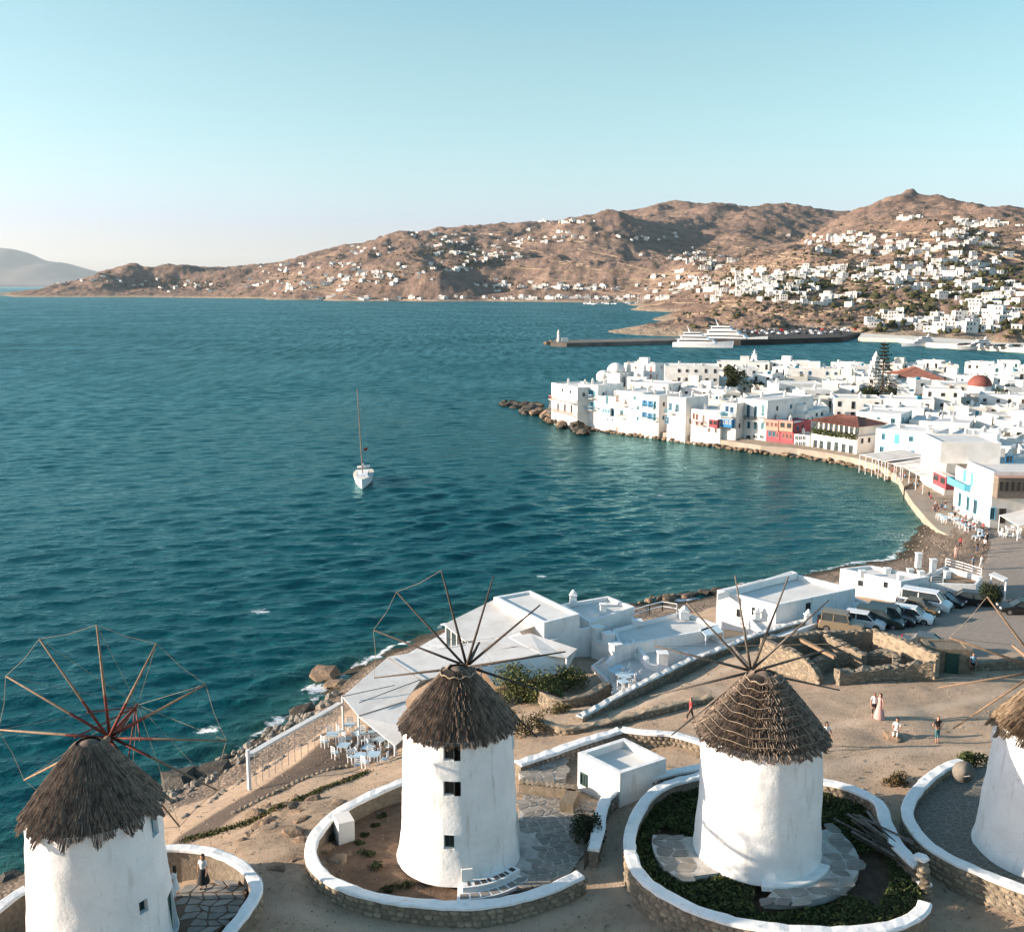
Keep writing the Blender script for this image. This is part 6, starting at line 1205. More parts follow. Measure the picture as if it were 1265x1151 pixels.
def hull_mesh(L, B, D, mat, nm="hull", fine=2.2, sheer=.25, deckmat=None):
    mb = MB(); n = 14; rows = []
    for k in range(n + 1):
        t = k / n; x = (t - .5) * L; bw_ = B / 2 * (1 - max(0, (t - .35) / .65) ** fine) * (.82 + .18 * min(1, t / .2)); bw_ = max(bw_, .03); sh = sheer * D * (max(0, t - .3) / .7) ** 2
        rows.append(mb.pts([(x - (0.0 if t < .9 else 0), -bw_ * .25, -D * .35), (x, -bw_ * .8, -D * .1), (x + .02 * L * t, -bw_, D * .8 + sh), (x + .02 * L * t, bw_, D * .8 + sh), (x, bw_ * .8, -D * .1), (x, bw_ * .25, -D * .35)]))
    for k in range(n):
        for j in range(5): mb.face((rows[k] + j, rows[k + 1] + j, rows[k + 1] + j + 1, rows[k] + j + 1), 1 if j == 2 else 0)
        mb.face((rows[k] + 5, rows[k + 1] + 5, rows[k + 1], rows[k]))
    mb.face([rows[0] + j for j in range(6)]); return mb.mesh(nm, [mat, deckmat or mat])
def tier(x0, x1, y, z0, z1, rake=.15):
    mb = MB(); i = mb.pts([(x0, -y, z0), (x1, -y, z0), (x1, y, z0), (x0, y, z0), (x0 + rake, -y * .93, z1), (x1 - (z1 - z0) * .9, -y * .8, z1), (x1 - (z1 - z0) * .9, y * .8, z1), (x0 + rake, y * .93, z1)])
    for f in ((4, 5, 6, 7), (0, 1, 5, 4), (1, 2, 6, 5), (2, 3, 7, 6), (3, 0, 4, 7)): mb.face([i + k for k in f])
    return mb
def yacht(px, py, L, rot, label, group="motor yachts moored in the harbour"):
    q = P(px, py, 0); r_ = thing("motor_yacht", label, "yacht", (q.x, q.y, .3), R(rot), group); link("hull", hull_mesh(L, L * .2, L * .085, "white_paint", sheer=.5), r_)
    z = L * .07; x0, x1, y = -L * .42, L * .22, L * .085
    for k in range(3):
        h = L * .055; t = tier(x0, x1, y, z, z + h).build("deckhouse", "white_paint", r_); g = MB(); g.box(((x0 + x1) / 2 - L * .01, 0, z + h * .55), ((x1 - x0) * .86, y * 2.02, h * .34)); g.build("window_band", "dark", t)
        o_ = MB(); o_.box(((x0 + x1) / 2 - L * .03, 0, z + h + .06), ((x1 - x0) * 1.0, y * 2.1, .12)); o_.build("deck_edge", "white_paint", t); z += h + .12; x0 += L * .05; x1 -= L * .11; y *= .84
    m_ = MB(); m_.tube([(x0 + L * .05, 0, z - .2), (x0, 0, z + L * .10)], [.5, .12], 6); m_.bar((x0 + L * .02, -L * .05, z + L * .05), (x0 + L * .02, L * .05, z + L * .05), .15); m_.build("radar_mast", "white_paint", r_); return r_
yacht(868, 429, 36, -20, "large white motor yacht with three decks moored at the quay"); yacht(905, 424, 44, -28, "sleek white motor yacht berthed beyond the three-decker")
yacht(931, 452, 20, 255, "white excursion boat seen end-on behind the old town roofs"); yacht(1135, 428, 22, 185, "low white tour boat alongside the town quay"); yacht(1205, 432, 22, 183, "white ferry boat lying at the town quay under the tan bank")
q = P(449, 596, 0); sbt = thing("sailing_yacht", "white sailing yacht with bare tall mast anchored alone in the bay", "sailboat", (q.x, q.y, .25), R(-84)); sbt.rotation_euler = (R(2.2), 0, R(-84))
link("hull", hull_mesh(12.5, 3.9, 1.5, "white_paint", fine=1.9, deckmat="cream"), sbt); t = tier(-2.6, 2.6, 1.15, 1.1, 1.75).build("cabin", "white_paint", sbt); g = MB(); g.box((-.3, 0, 1.5), (3.6, 2.22, .22)); g.build("window_band", "dark", t)
mb = MB(); mb.tube([(.9, 0, 1.1), (.7, 0, 17.6)], [.10, .07], 8); mb.build("mast", "wood", sbt); mb = MB(); mb.tube([(.8, 0, 2.5), (-4.3, 0, 2.4)], .09, 6); mb.build("boom", "metal", sbt); mb = MB(); mb.tube([(.6, 0, 2.72), (-4.2, 0, 2.62)], [.24, .15], 8); mb.build("furled_sail", "canvas", sbt)
for a_ in ((6.2, 0, 1.6), (-6.1, 0, 1.4), (.6, 1.8, 1.2), (.6, -1.8, 1.2)): mb = MB(); mb.tube([a_, (.7, 0, 17.3)], .012, 3, cap=False); mb.build("stay", "metal", sbt)
mb = MB(); mb.bar((.78, -1.3, 9), (.78, 1.3, 9), .06); mb.build("spreader", "metal", sbt); mb = MB(); mb.poly([(.5, .5, 6.4), (.5, 1.2, 6.5), (.5, 1.15, 6.0), (.5, .5, 5.9)]); mb.build("flag", "lamp_red", sbt)
mb = MB(); mb.tube([(5.2, -.9, 1.5), (5.9, -.5, 2.2), (6.3, 0, 2.3), (5.9, .5, 2.2), (5.2, .9, 1.5)], .03, 5); mb.build("pulpit", "metal", sbt); mb = MB(); mb.box((-3.6, 0, 2.2), (2.2, 2.4, .08)); mb.build("bimini", "canvas", sbt)
mast_h = MB(); mast_h.tube([(0, 0, 1), (0, 0, 17)], .16, 5); mast_h.bar((0, -2, 9), (0, 2, 9), .15); mm = mast_h.mesh("mast", "white_paint"); hmh = hull_mesh(13, 4, 1.6, "white_paint")
for k in range(26):
    q = P(U(722, 805), U(374.2, 376.0), 0); r_ = thing("moored_sailboat", "tiny moored sailboat with bare mast in the marina across the bay", "sailboat", (q.x, q.y, .2), U(0, 6), "sailboats of the far marina"); link("hull", hmh, r_); link("mast", mm, r_, scale=(1, 1, U(.7, 1.2)))
# ------------------------------------------------------------------ cars
def car_parts(kind):
    "side profiles (x forward, z up) -> body, glasshouse; lengths in metres"
    if kind == 'hatch': L, W_, low, top, cab = 4.0, 1.72, .92, 1.48, ((-1.95, -1.55), (-1.62, -1.1), (.35, .25), (1.05, .95))
    elif kind == 'suv': L, W_, low, top, cab = 4.6, 1.86, 1.05, 1.74, ((-2.2, 0), (-2.0, 0), (.5, 0), (1.15, 0))
    elif kind == 'van': L, W_, low, top, cab = 4.9, 1.9, 1.15, 1.98, ((-2.4, 0), (-2.3, 0), (1.1, 0), (1.75, 0))
    elif kind == 'jeep': L, W_, low, top, cab = 4.0, 1.8, 1.08, 1.85, ((-1.9, 0), (-1.85, 0), (.45, 0), (.75, 0))
    else: L, W_, low, top, cab = 4.4, 1.78, .90, 1.42, ((-1.5, 0), (-.9, 0), (.35, 0), (1.15, 0))
    h = L / 2; hood = low - (.05 if kind == 'jeep' else .12); nose = hood - (.05 if kind == 'jeep' else .2)
    body = [(-h, .35), (-h - .02, .62), (-h + .06, low - .04), (cab[0][0], low), (cab[3][0], low), (h - .35, hood), (h - .05, nose), (h, .55), (h - .03, .32)]
    return L, W_, body, [(cab[0][0] + .0, low - .01), (cab[1][0], top - .05), (cab[1][0] + .3, top), (cab[2][0] - .1, top), (cab[2][0], top - .03), (cab[3][0], low - .01)]
def extr(mb, prof, ys, mi=0):
    "loft a side profile across the width; ys = list of (y, inset-scale about the centre)"
    cx = sum(p[0] for p in prof) / len(prof); cz = min(p[1] for p in prof); n = len(prof); rows = [mb.pts([(cx + (x - cx) * s, y, cz + (z - cz) * s2) for x, z in prof]) for y, s, s2 in ys]
    for a_ in range(len(rows) - 1):
        for k in range(n): mb.face((rows[a_] + k, rows[a_] + (k + 1) % n, rows[a_ + 1] + (k + 1) % n, rows[a_ + 1] + k), mi)
    mb.face([rows[0] + k for k in reversed(range(n))], mi); mb.face([rows[-1] + k for k in range(n)], mi)
simple("chrome", (.5, .5, .5), None, 4, .25, metal=.9)
def wheelmesh():
    mb = MB(); mb.tube([(0, -.11, 0), (0, .11, 0)], .34, 16); a_ = mb.mesh("tyre", "tyre"); mb = MB(); mb.tube([(0, -.118, 0), (0, .118, 0)], .2, 10); return a_, mb.mesh("rim", "chrome")
TY, RM = wheelmesh()
def car(px, py, yaw, kind, paint, label, rack=None):
    q = G(px, py, 5); root = thing("parked_car", label, "car", q, R(yaw), "cars in the car park")
    L, W_, bp, cp_ = car_parts(kind); w2 = W_ / 2; mb = MB(); extr(mb, bp, [(-w2, .95, .9), (-w2 + .09, 1, 1), (w2 - .09, 1, 1), (w2, .95, .9)]); mb.build("body", paint, root)
    g = MB(); extr(g, cp_, [(-w2 + .16, .93, .93), (-w2 + .08, 1, .55) if False else (-w2 + .2, .97, .99), (w2 - .2, .97, .99), (w2 - .16, .93, .93)]); gl_ = g.build("glasshouse", "glass", root)
    r_ = MB(); x0, x1, zt = cp_[1][0], cp_[4][0], cp_[2][1]; r_.box(((x0 + x1) / 2, 0, zt + .0), (x1 - x0 + .05, W_ - .34, .06)); r_.build("roof", paint, gl_)
    for x in (cp_[1][0] + .1, (cp_[1][0] + cp_[4][0]) / 2, cp_[4][0] - .02):
        for s in (-1, 1): p_ = MB(); p_.bar((x if x < cp_[4][0] - .1 else cp_[5][0], s * (w2 - .12), cp_[0][1]), (x, s * (w2 - .2), zt), .09, .05); p_.build("pillar", paint, gl_)
    for sx_ in (-L * .31, L * .31):
        for s in (-1, 1): wo = link("wheel", TY, root, (sx_, s * (w2 - .1), .34)); link("rim", RM, wo)
    for s in (-1, 1):
        a_ = MB(); a_.box((L / 2 - .05, s * (w2 - .3), .68), (.12, .34, .16)); a_.build("headlight", "lamp_clear", root); a_ = MB(); a_.box((-L / 2 + .0, s * (w2 - .24), .82), (.1, .2, .24)); a_.build("taillight", "lamp_red", root)
        a_ = MB(); a_.box((cp_[5][0] - .15, s * (w2 + .08), cp_[0][1] + .08), (.12, .16, .12)); a_.build("mirror", paint, root)
    a_ = MB(); a_.box((L / 2 + .0, 0, .5), (.06, W_ * .55, .2)); a_.build("grille", "dark", root); a_ = MB(); a_.box((-L / 2 - .03, 0, .6), (.02, .5, .12)); a_.build("number_plate", "white_paint", root)
    if kind == 'jeep': a_ = MB(); a_.tube([(-L / 2 - .22, 0, .9), (-L / 2 - .02, 0, .9)], .36, 14); a_.build("spare_wheel", "tyre", root)
for nm, c in (("paint_white", (.75, .75, .74)), ("paint_black", (.012, .013, .014)), ("paint_green", (.018, .03, .026)), ("paint_grey", (.07, .07, .072)), ("paint_tan", (.19, .15, .10)), ("paint_gold", (.14, .105, .06)), ("paint_silver", (.30, .30, .30))): simple(nm, c, tuple(x * .95 for x in c), 1, .3, spec=.5)
car(1040, 780, -28, 'jeep', "paint_tan", "tan open jeep with spare wheel parked at the end of the row"); car(1067, 775, -30, 'hatch', "paint_white", "small white hatchback wedged between the jeep and dark cars"); car(1086, 773, -32, 'suv', "paint_green", "dark green off-roader parked in the tight row"); car(1100, 770, -32, 'suv', "paint_black", "black off-roader next to the white estate"); car(1112, 766, -32, 'sedan', "paint_grey", "grey saloon half hidden in the parked row"); car(1126, 768, -32, 'hatch', "paint_white", "white hatchback with nose poking out of the row"); car(1133, 757, -33, 'sedan', "paint_gold", "low golden brown car squeezed beside the white van"); car(1143, 752, -35, 'van', "paint_white", "white minivan parked against the white house"); car(1164, 747, -40, 'sedan', "paint_black", "black saloon behind the white minivan"); car(1193, 746, 155, 'hatch', "paint_black", "black hatchback with red tail lamps by the dark bush"); car(1262, 758, 170, 'sedan', "paint_black", "black car parked apart at the edge of the lot"); car(1146, 806, -30, 'sedan', "paint_grey", "dark car just showing behind the ruin wall")
lowcar = MB(); extr(lowcar, [(-2, .3), (-2, .9), (-1.5, 1.0), (-1.0, 1.5), (.5, 1.5), (1.1, 1.0), (2, .85), (2.05, .3)], [(-.85, 1, 1), (.85, 1, 1)]); lcm = {c: lowcar.mesh("car", c) for c in ("paint_white", "paint_black", "paint_grey", "paint_silver", "lamp_red")}
for k in range(90):
    row = k % 5; q = P(898 + row * 6 + (k // 5) * 8.2 + U(-2, 2), 413.2 - row * 1.6, 3.2); c = rng.choice(list(lcm)[:4] * 3 + ["lamp_red"]); colw = dict(paint_white="white", paint_black="black", paint_grey="grey", paint_silver="silver", lamp_red="red")[c]
    link("parked_car", lcm[c], None, (q.x, q.y, 3.25), U(1.2, 1.9), label="tiny %s car parked on the crowded harbour quay" % colw, cat="car", group="cars on the harbour quay")
for k in range(26):
    q = P(1185 + k * 4.4, 427.0 + k * .12 + U(-.4, .4), 2.6); link("parked_car", lcm[rng.choice(list(lcm)[:4])], None, (q.x, q.y, 2.62), U(-.3, .3), label="tiny car parked nose to tail on the cream town quay", cat="car", group="cars on the town quay")

# ------------------------------------------------------------------ people (one continuous skinned body each)
def person_mesh(pose, top, bottom, dress=False, hairlong=False, hat=None):
    J = {}; E = []; kind = {}
    def v(n, x, y, z, r_, k='skin'): J[n] = (Vector((x, y, z)), r_); kind[n] = k
    sit = pose == 'sit'; hz_ = .52 if sit else .93
    v('pel', 0, 0, hz_, .135, 'bot'); v('waist', 0, 0, hz_ + .17, .12, 'top'); v('chest', 0, .01, hz_ + .37, .145, 'top'); v('nb', 0, 0, hz_ + .52, .075, 'top'); v('neck', 0, .01, hz_ + .58, .055); v('jaw', 0, .02, hz_ + .66, .075); v('head', 0, .01, hz_ + .745, .095); v('crown', 0, -.01, hz_ + .82, .07, 'hair'); v('nose', 0, .115, hz_ + .70, .014)
    E += [('pel', 'waist'), ('waist', 'chest'), ('chest', 'nb'), ('nb', 'neck'), ('neck', 'jaw'), ('jaw', 'head'), ('head', 'crown'), ('jaw', 'nose')]
    step = {'walk': .26, 'stand': .03}.get(pose, .02)
    for s, nm in ((-1, 'l'), (1, 'r')):
        f = step * s
        v('hip' + nm, s * .095, 0, hz_ - .06, .095, 'bot')
        if sit: v('kn' + nm, s * .11, .42, hz_ - .02, .065, 'bot'); v('an' + nm, s * .11, .48, .09, .04); v('toe' + nm, s * .12, .66, .035, .035, 'shoe')
        else: v('kn' + nm, s * .10, f * .6 + .03, .50, .062, 'bot' if not dress else 'bot'); v('an' + nm, s * .10, f - (.03 if f < 0 else 0), .09, .04); v('toe' + nm, s * .115, f + .15, .035, .033, 'shoe')
        v('sh' + nm, s * .18, 0, hz_ + .47, .062, 'top'); raised = pose == 'raise' and s > 0; hips = pose == 'hips'
        if raised: v('el' + nm, s * .30, .14, hz_ + .56, .042); v('wr' + nm, s * .33, .28, hz_ + .78, .03); v('pa' + nm, s * .33, .31, hz_ + .86, .032)
        elif hips: v('el' + nm, s * .36, -.06, hz_ + .24, .042); v('wr' + nm, s * .21, .05, hz_ + .08, .03); v('pa' + nm, s * .16, .10, hz_ + .05, .03)
        elif sit: v('el' + nm, s * .24, .08, hz_ + .22, .042); v('wr' + nm, s * .16, .28, hz_ + .12, .03); v('pa' + nm, s * .14, .35, hz_ + .10, .032)
        else: v('el' + nm, s * .235, -f * .4, hz_ + .22, .042); v('wr' + nm, s * .25, -f * .7 + .05, hz_ - .02, .03); v('pa' + nm, s * .25, -f * .7 + .07, hz_ - .10, .032)
        w_ = J['pa' + nm][0]; d = (w_ - J['wr' + nm][0]).normalized(); sd_ = Vector((0, 1, 0)) if abs(d.y) < .8 else Vector((1, 0, 0))
        for k in range(4): p = w_ + d * (.085 - .008 * abs(k - 1.3)) + sd_ * (k - 1.5) * .02 + Vector((0, .012, 0)); v('f%d' % k + nm, p.x, p.y, p.z, .008); E.append(('pa' + nm, 'f%d' % k + nm))
        p = w_ + d * .02 + sd_ * .055; v('th' + nm, p.x, p.y, p.z, .010); E.append(('pa' + nm, 'th' + nm))
        E += [('pel', 'hip' + nm), ('hip' + nm, 'kn' + nm), ('kn' + nm, 'an' + nm), ('an' + nm, 'toe' + nm), ('nb', 'sh' + nm), ('sh' + nm, 'el' + nm), ('el' + nm, 'wr' + nm), ('wr' + nm, 'pa' + nm)]
    names = list(J); me = bpy.data.meshes.new("sk"); me.from_pydata([J[n][0] for n in names], [(names.index(a_), names.index(b2)) for a_, b2 in E], []); ob = bpy.data.objects.new("sk", me); COL.objects.link(ob)
    md = ob.modifiers.new("s", 'SKIN'); md.use_smooth_shade = True; sd2 = ob.modifiers.new("u", 'SUBSURF'); sd2.levels = 1; sd2.render_levels = 1
    for i, n in enumerate(names): sv = me.skin_vertices[0].data[i]; sv.radius = (J[n][1],) * 2; sv.use_root = n == 'pel'
    dg = bpy.context.evaluated_depsgraph_get(); res = bpy.data.meshes.new_from_object(ob.evaluated_get(dg)); bpy.data.objects.remove(ob); res.name = "person"
    mats = ["skin", top, bottom, "hair", "tyre"]; res.materials.clear()
    for m_ in mats: res.materials.append(MAT[m_])
    P3 = np.array([J[n][0] for n in names]); kk = [dict(skin=0, top=1, bot=2, hair=3, shoe=4)[kind[n]] for n in names]
    for f in res.polygons:
        c = np.array(f.center); i = int(((P3 - c) ** 2).sum(1).argmin()); m_ = kk[i]
        if names[i] in ('head', 'jaw') and (c[1] < -.02 or c[2] > hz_ + .80 or (hairlong and c[1] < .03)): m_ = 3
        f.material_index = m_
    return res
simple("cloth_white", (.75, .74, .72), None, 4); simple("cloth_black", (.02, .02, .022), None, 4); simple("cloth_pink", (.55, .33, .30), None, 4); simple("cloth_red", (.38, .05, .06), None, 4); simple("cloth_blue", (.18, .32, .45), None, 4); simple("cloth_teal", (.05, .16, .18), None, 4); simple("cloth_denim", (.05, .075, .12), None, 4)
PM = {}
def person(p, rot, label, pose, top, bottom, hairlong=False, skirt=None, s=1.0, group=None):
    key = (pose, top, bottom, hairlong)
    if key not in PM: PM[key] = person_mesh(pose, top, bottom, hairlong=hairlong)
    o = link("person", PM[key], None, p, R(rot), s, label=label, cat="person", group=group)
    if hairlong:
        hz_ = .52 if pose == 'sit' else .93; mb = MB(); mb.lathe([(.06, -.30), (.095, -.18), (.10, -.02), (.085, .06), (.02, .10)], 10, (0, -.035, hz_ + .76)); mb.build("hair", "hair", o, smooth=True)
    if skirt: mb = MB(); mb.lathe([(skirt[1], skirt[2]), (skirt[1] * .8, (skirt[2] + .95) / 2), (.16, .95), (.13, 1.08)], 16); mb.build("skirt", skirt[0], o, smooth=True)
    return o
person(G(853, 892), 100, "person in red top and dark shorts walking past the low lane wall", 'walk', "cloth_red", "cloth_black")
person(G(1020, 925), 200, "person in white walking just behind the tiered thatched windmill", 'walk', "cloth_white", "cloth_white", True)
person(G(1079, 886), 180, "person in white shirt and dark trousers embracing on the sandy hill", 'stand', "cloth_white", "cloth_black"); person(G(1086, 888), 130, "person in long pink dress raising a phone on the sandy hill", 'raise', "cloth_pink", "cloth_pink", True, ("cloth_pink", .36, .06))
rk = boulder(G(1103, 912) + Vector((0, 0, .05)), 1.5, PT, "flat pale boulder with a person sitting on it on the sandy hill", None); rk.scale = (1.5, .9, .7); g_ = G(1107, 911); person(g_ + Vector((0, 0, -.02)), 150, "person in white top sitting on the pale boulder", 'sit', "cloth_white", "cloth_white", True)
person(G(1157, 917), 200, "person in black shirt and teal shorts with hands on hips", 'hips', "cloth_black", "cloth_teal")
person(G(1201, 832), 170, "person in pale blue shirt standing by the car park wall", 'stand', "cloth_blue", "cloth_black")
q = P(252, 1097, 9.0); person(Vector((q.x, q.y, 8.98)), 160, "person in white top and black skirt on the flagstone terrace", 'stand', "cloth_white", "cloth_black", True, ("cloth_black", .30, .35))
q = P(217, 1112, 9.0); person(Vector((q.x, q.y, 8.98)), 90, "person in white dress beside the door of the shaggy windmill", 'stand', "cloth_white", "cloth_white", True, ("cloth_white", .24, .6))
for k, (px, py, t_, b2, lab) in enumerate([(1207, 684, "cloth_black", "cloth_denim", "person in black crossing the town square"), (1216, 680, "cloth_white", "cloth_black", "person in white shirt crossing the town square"), (1201, 704, "cloth_blue", "cloth_denim", "person in blue by the fence of the brown roof terrace"), (1212, 703, "cloth_white", "cloth_white", "person all in white by the fence of the brown roof terrace"), (1180, 690, "cloth_pink", "cloth_pink", "person in pink walking by the beach wall"), (1186, 678, "cloth_red", "cloth_black", "person in red walking by the beach wall"), (1205, 664, "cloth_white", "cloth_denim", "person in white with denim on the square steps"), (1219, 673, "cloth_black", "cloth_black", "person all in black on the town square"), (1192, 658, "cloth_blue", "cloth_white", "person in blue and white at the cafe edge")]):
    person(G(px, py, 2), U(0, 360), lab, 'walk' if k % 2 else 'stand', t_, b2)
tops = ["cloth_white", "cloth_black", "cloth_red", "cloth_blue"]
cafe = []
for k in range(46):
    f = rng.random(); px = 1078 + 90 * f; py = 574 + 62 * f ** 1.25 + U(-6, 3) * .6 - 2
    if k > 20: px, py = U(1152, 1215), 0; py = 628 + (px - 1150) * .55 + U(-10, 6)
    p = P(px, py, 1.55); t_ = rng.choice(tops); person(p, U(0, 360), "seated cafe guest in %s on the crowded waterfront" % t_.split("_")[1], 'sit', t_, "cloth_denim", group="guests of the waterfront cafes")
# ------------------------------------------------------------------ tables and chairs
def table_mesh(w=.8):
    mb = MB(); mb.box((0, 0, .74), (w, w, .04)); t = mb.mesh("table_top", "pale_blue"); mb = MB(); mb.box((0, 0, .36), (.05, .05, .72)); return t, mb.mesh("leg", "white_paint")
TT, TL = table_mesh()
def chair_mesh():
    mb = MB(); mb.box((0, 0, .45), (.42, .42, .04)); s = mb.mesh("seat", "pale_blue"); mb = MB(); [mb.box((0, -.2, z), (.42, .03, .07)) for z in (.62, .76, .9)]; [mb.box((x, -.2, .7), (.035, .035, .5)) for x in (-.2, .2)]; b2 = mb.mesh("backrest", "white_paint"); mb = MB(); mb.box((0, 0, .215), (.04, .04, .43)); return s, b2, mb.mesh("leg", "white_paint")
CS, CB, CLg = chair_mesh()
def table(p, rot, label, group):
    t = thing("cafe_table", label, "table", p, rot, group); link("table_top", TT, t)
    for x in (-.34, .34):
        for y in (-.34, .34): link("leg", TL, t, (x, y, 0))
def chair(p, rot, label, group):
    t = thing("cafe_chair", label, "chair", p, rot, group); link("seat", CS, t); link("backrest", CB, t)
    for x in (-.18, .18):
        for y in (-.18, .18): link("leg", CLg, t, (x, y, 0))
tspots = [(411, 918), (425, 932), (443, 917), (462, 915), (455, 935), (445, 945), (462, 945), (432, 905), (470, 925)]
for px, py in tspots:
    p = G(px, py, 4.7); r_ = U(0, 1.5); table(p, r_, "pale blue cafe table on the terrace under the canvas sail", "tables under the canvas roofs")
    for k in range(3): a_ = r_ + k * 2.09 + .5; chair(p + Vector((math.cos(a_) * .75, math.sin(a_) * .75, 0)), a_ + math.pi / 2, "white chair with blue seat on the terrace under the canvas sail", "chairs under the canvas roofs")
for px, py in [(757, 838), (765, 842), (772, 846), (764, 834), (778, 842), (770, 852)]:
    p = P(px, py, 5.06); table(p, .5, "pale blue table on the walled white terrace below the chimneys", "tables on the walled terrace"); chair(p + Vector((.7, .3, 0)), 1, "white chair with blue seat on the walled white terrace", "chairs on the walled terrace")
for k in range(24):
    px = U(1160, 1216); py = 632 + (px - 1150) * .52 + U(-6, 8); table(P(px, py, 1.6), U(0, 1), "pale blue table of the waterfront cafe above the beach", "tables above the beach")
for k in range(16):
    p = P(U(1236, 1262), U(655, 668), 1.85); chair(p, U(0, 6), "pale chair beside the awning on the town square", "chairs on the town square")
# ------------------------------------------------------------------ plants
def bush(p, rx, ry, rz, label, mats=("leaf", "leaf_dark", "leaf"), n=900, size=.16, seed=0, cat="bush", group=None, name="bush", lumps=5):
    rr = random.Random(seed); root = thing(name, label, cat, p, 0, group); L_ = [(rr.uniform(-.55, .55) * rx, rr.uniform(-.55, .55) * ry, rr.uniform(.15, .7) * rz, rr.uniform(.35, .6)) for _ in range(lumps)]
    def fn(r_):
        x, y, z, s = r_.choice(L_); a_ = r_.uniform(0, 6.28); c = r_.uniform(-.6, 1); q_ = r_.random() ** .35; u = math.sqrt(max(0, 1 - c * c)); return Vector((x + rx * s * u * math.cos(a_) * q_, y + ry * s * u * math.sin(a_) * q_, max(.02, z + rz * s * c * q_)))
    leafy(n, fn, size, seed).build("leaves", list(mats), root); st = MB()
    for x, y, z, s in L_: st.tube([(0, 0, -.2), (x * .5, y * .5, z * .5), (x, y, z)], [.05, .035, .015], 5)
    st.build("stems", "bark", root); return root
simple("leaf_yellow", (0.15, 0.155, 0.05), (0.085, 0.095, 0.03), 1.6, 0.75, spec=0.2); YG = ("leaf_yellow", "leaf", "leaf_yellow")  # brighter yellow-green foliage of the large shrubs
bush(G(652, 862), 2.9, 1.8, 3.0, "large yellow-green shrub beside the canvas awning", YG, 4200, .17, 1, lumps=11); bush(G(696, 850), 2.4, 1.5, 2.1, "spreading yellow-green shrub behind the pale stone slab", YG, 3000, .17, 2, lumps=9); bush(G(675, 864), 1.8, 1.2, 1.5, "low yellow-green shrub between two larger shrubs", YG, 1800, .16, 3)
bush(G(653, 905), 1.6, 1.0, 1.5, "dry golden bush against the end of the low lane wall", ("dry_leaf", "leaf", "dry_leaf"), 1500, .13, 4); bush(G(690, 878), 1.2, .7, .5, "low golden weed clump on the stone slab", ("dry_leaf", "leaf", "dry_leaf"), 700, .12, 5)
bush(P(727, 1042, 8.6), .95, 1.4, 1.6, "dense dark evergreen bush in the paved yard by the alley wall", ("leaf_dark",) * 3, 2600, .12, 6, lumps=9); bush(G(1110, 968), 1.2, .7, .7, "dry tangled bush outside the cobbled yard", ("dry_leaf", "leaf_dark", "dry_leaf"), 900, .12, 7); bush(P(1205, 945, 9.4), 1.2, .8, .9, "green bush behind the satellite dish in the cobbled yard", n=900, seed=8)
bush(G(1226, 745), 1.7, 1.4, 2.6, "tall dark leafy bush by the open porch", ("leaf_dark", "leaf_dark", "leaf_dark"), 2600, .18, 9, lumps=9)
for k, (px, py) in enumerate([(1060, 838), (1080, 836), (1100, 833), (1118, 832), (1135, 830)]): bush(G(px, py), 1.0, .5, .7, "scrubby weed growing along the foot of the ruin wall", ("dry_leaf", "leaf", "leaf_dark"), 500, .12, 20 + k, group="weeds at the ruin wall")
for k, (px, py, s) in enumerate([(452, 1054, .55), (463, 1068, .55), (480, 1092, .45), (500, 1090, .7), (474, 1100, .5), (437, 1000, .5), (452, 985, .5), (474, 1003, .35), (463, 1015, .3), (451, 1028, .3), (443, 1037, .35), (412, 1030, .6), (600, 1094, .4)]): q = P(px, py, 8.6); bush(Vector((q.x, q.y, hN(q.x, q.y))), s, s * .8, s * .5, "low dark weed tuft in the bare earth yard", ("leaf_dark", "leaf", "leaf_dark"), 330, .09, 40 + k, group="weed tufts in the bare yard", name="weed", cat="weed")
# ice-plant carpet of the garden and grass along the path
gy_ = [(s[0].x, s[0].y) for s in wC[1]] + [(s[0].x, s[0].y) for s in wC2[1]][::-1]
_mx = np.arange(MILL[2][0] - 10, MILL[2][0] + 10, .1); _my = np.arange(MILL[2][1] - 10, MILL[2][1] + 10, .1); _MM = inpoly(*np.meshgrid(_mx, _my), gy_)
def fnice(r_):
    a_ = r_.uniform(0, 6.28); rr_ = r_.uniform(3.0, 9.5); x, y = MILL[2][0] + rr_ * math.cos(a_), MILL[2][1] + rr_ * math.sin(a_); deg = math.degrees(a_) % 360
    if rr_ < 4.9 and (150 < deg < 215 or deg > 255 or deg < 40): return None
    if rr_ < 3.2 or not _MM[int((y - _my[0]) / .1) % len(_my), int((x - _mx[0]) / .1) % len(_mx)]: return None
    if deg > 315 and rr_ < 6.2: return None
    return Vector((x, y, max(hN(x, y), 9.2) + r_.uniform(.0, .26) + .10 * math.sin(x * 2.3) * math.sin(y * 2.7)))
leafy(95000, fnice, .15, 77).build("ice_plant_carpet", ["leaf_dark", "leaf", "leaf"], None, label="dark green ice-plant carpet filling the walled garden", cat="ground cover", kind="stuff")
gl_ = [G(*c, 6) for c in ((232, 1036), (262, 1030), (300, 1018), (345, 1002), (372, 990), (410, 972), (450, 955))]; gs = spline(gl_, .3)
def fng(r_):
    p = gs[r_.randrange(len(gs))]; x, y = p.x + r_.gauss(0, .22), p.y + r_.gauss(0, .22); return Vector((x, y, hN(x, y) + r_.uniform(0, .16)))
leafy(5000, fng, .12, 78).build("path_grass", ["leaf", "leaf", "dry_leaf"], None, label="strip of green grass along the seaside path", cat="grass", kind="stuff")
def fngr(r_):
    x, y = r_.uniform(-26, 42), r_.uniform(30, 78); z = hN(x, y)
    if z < 4 or any(math.hypot(x - a_, y - b2) < 3.4 for a_, b2 in MILL): return None
    return Vector((x, y, z + .01))
gr = MB(); rr = random.Random(8)
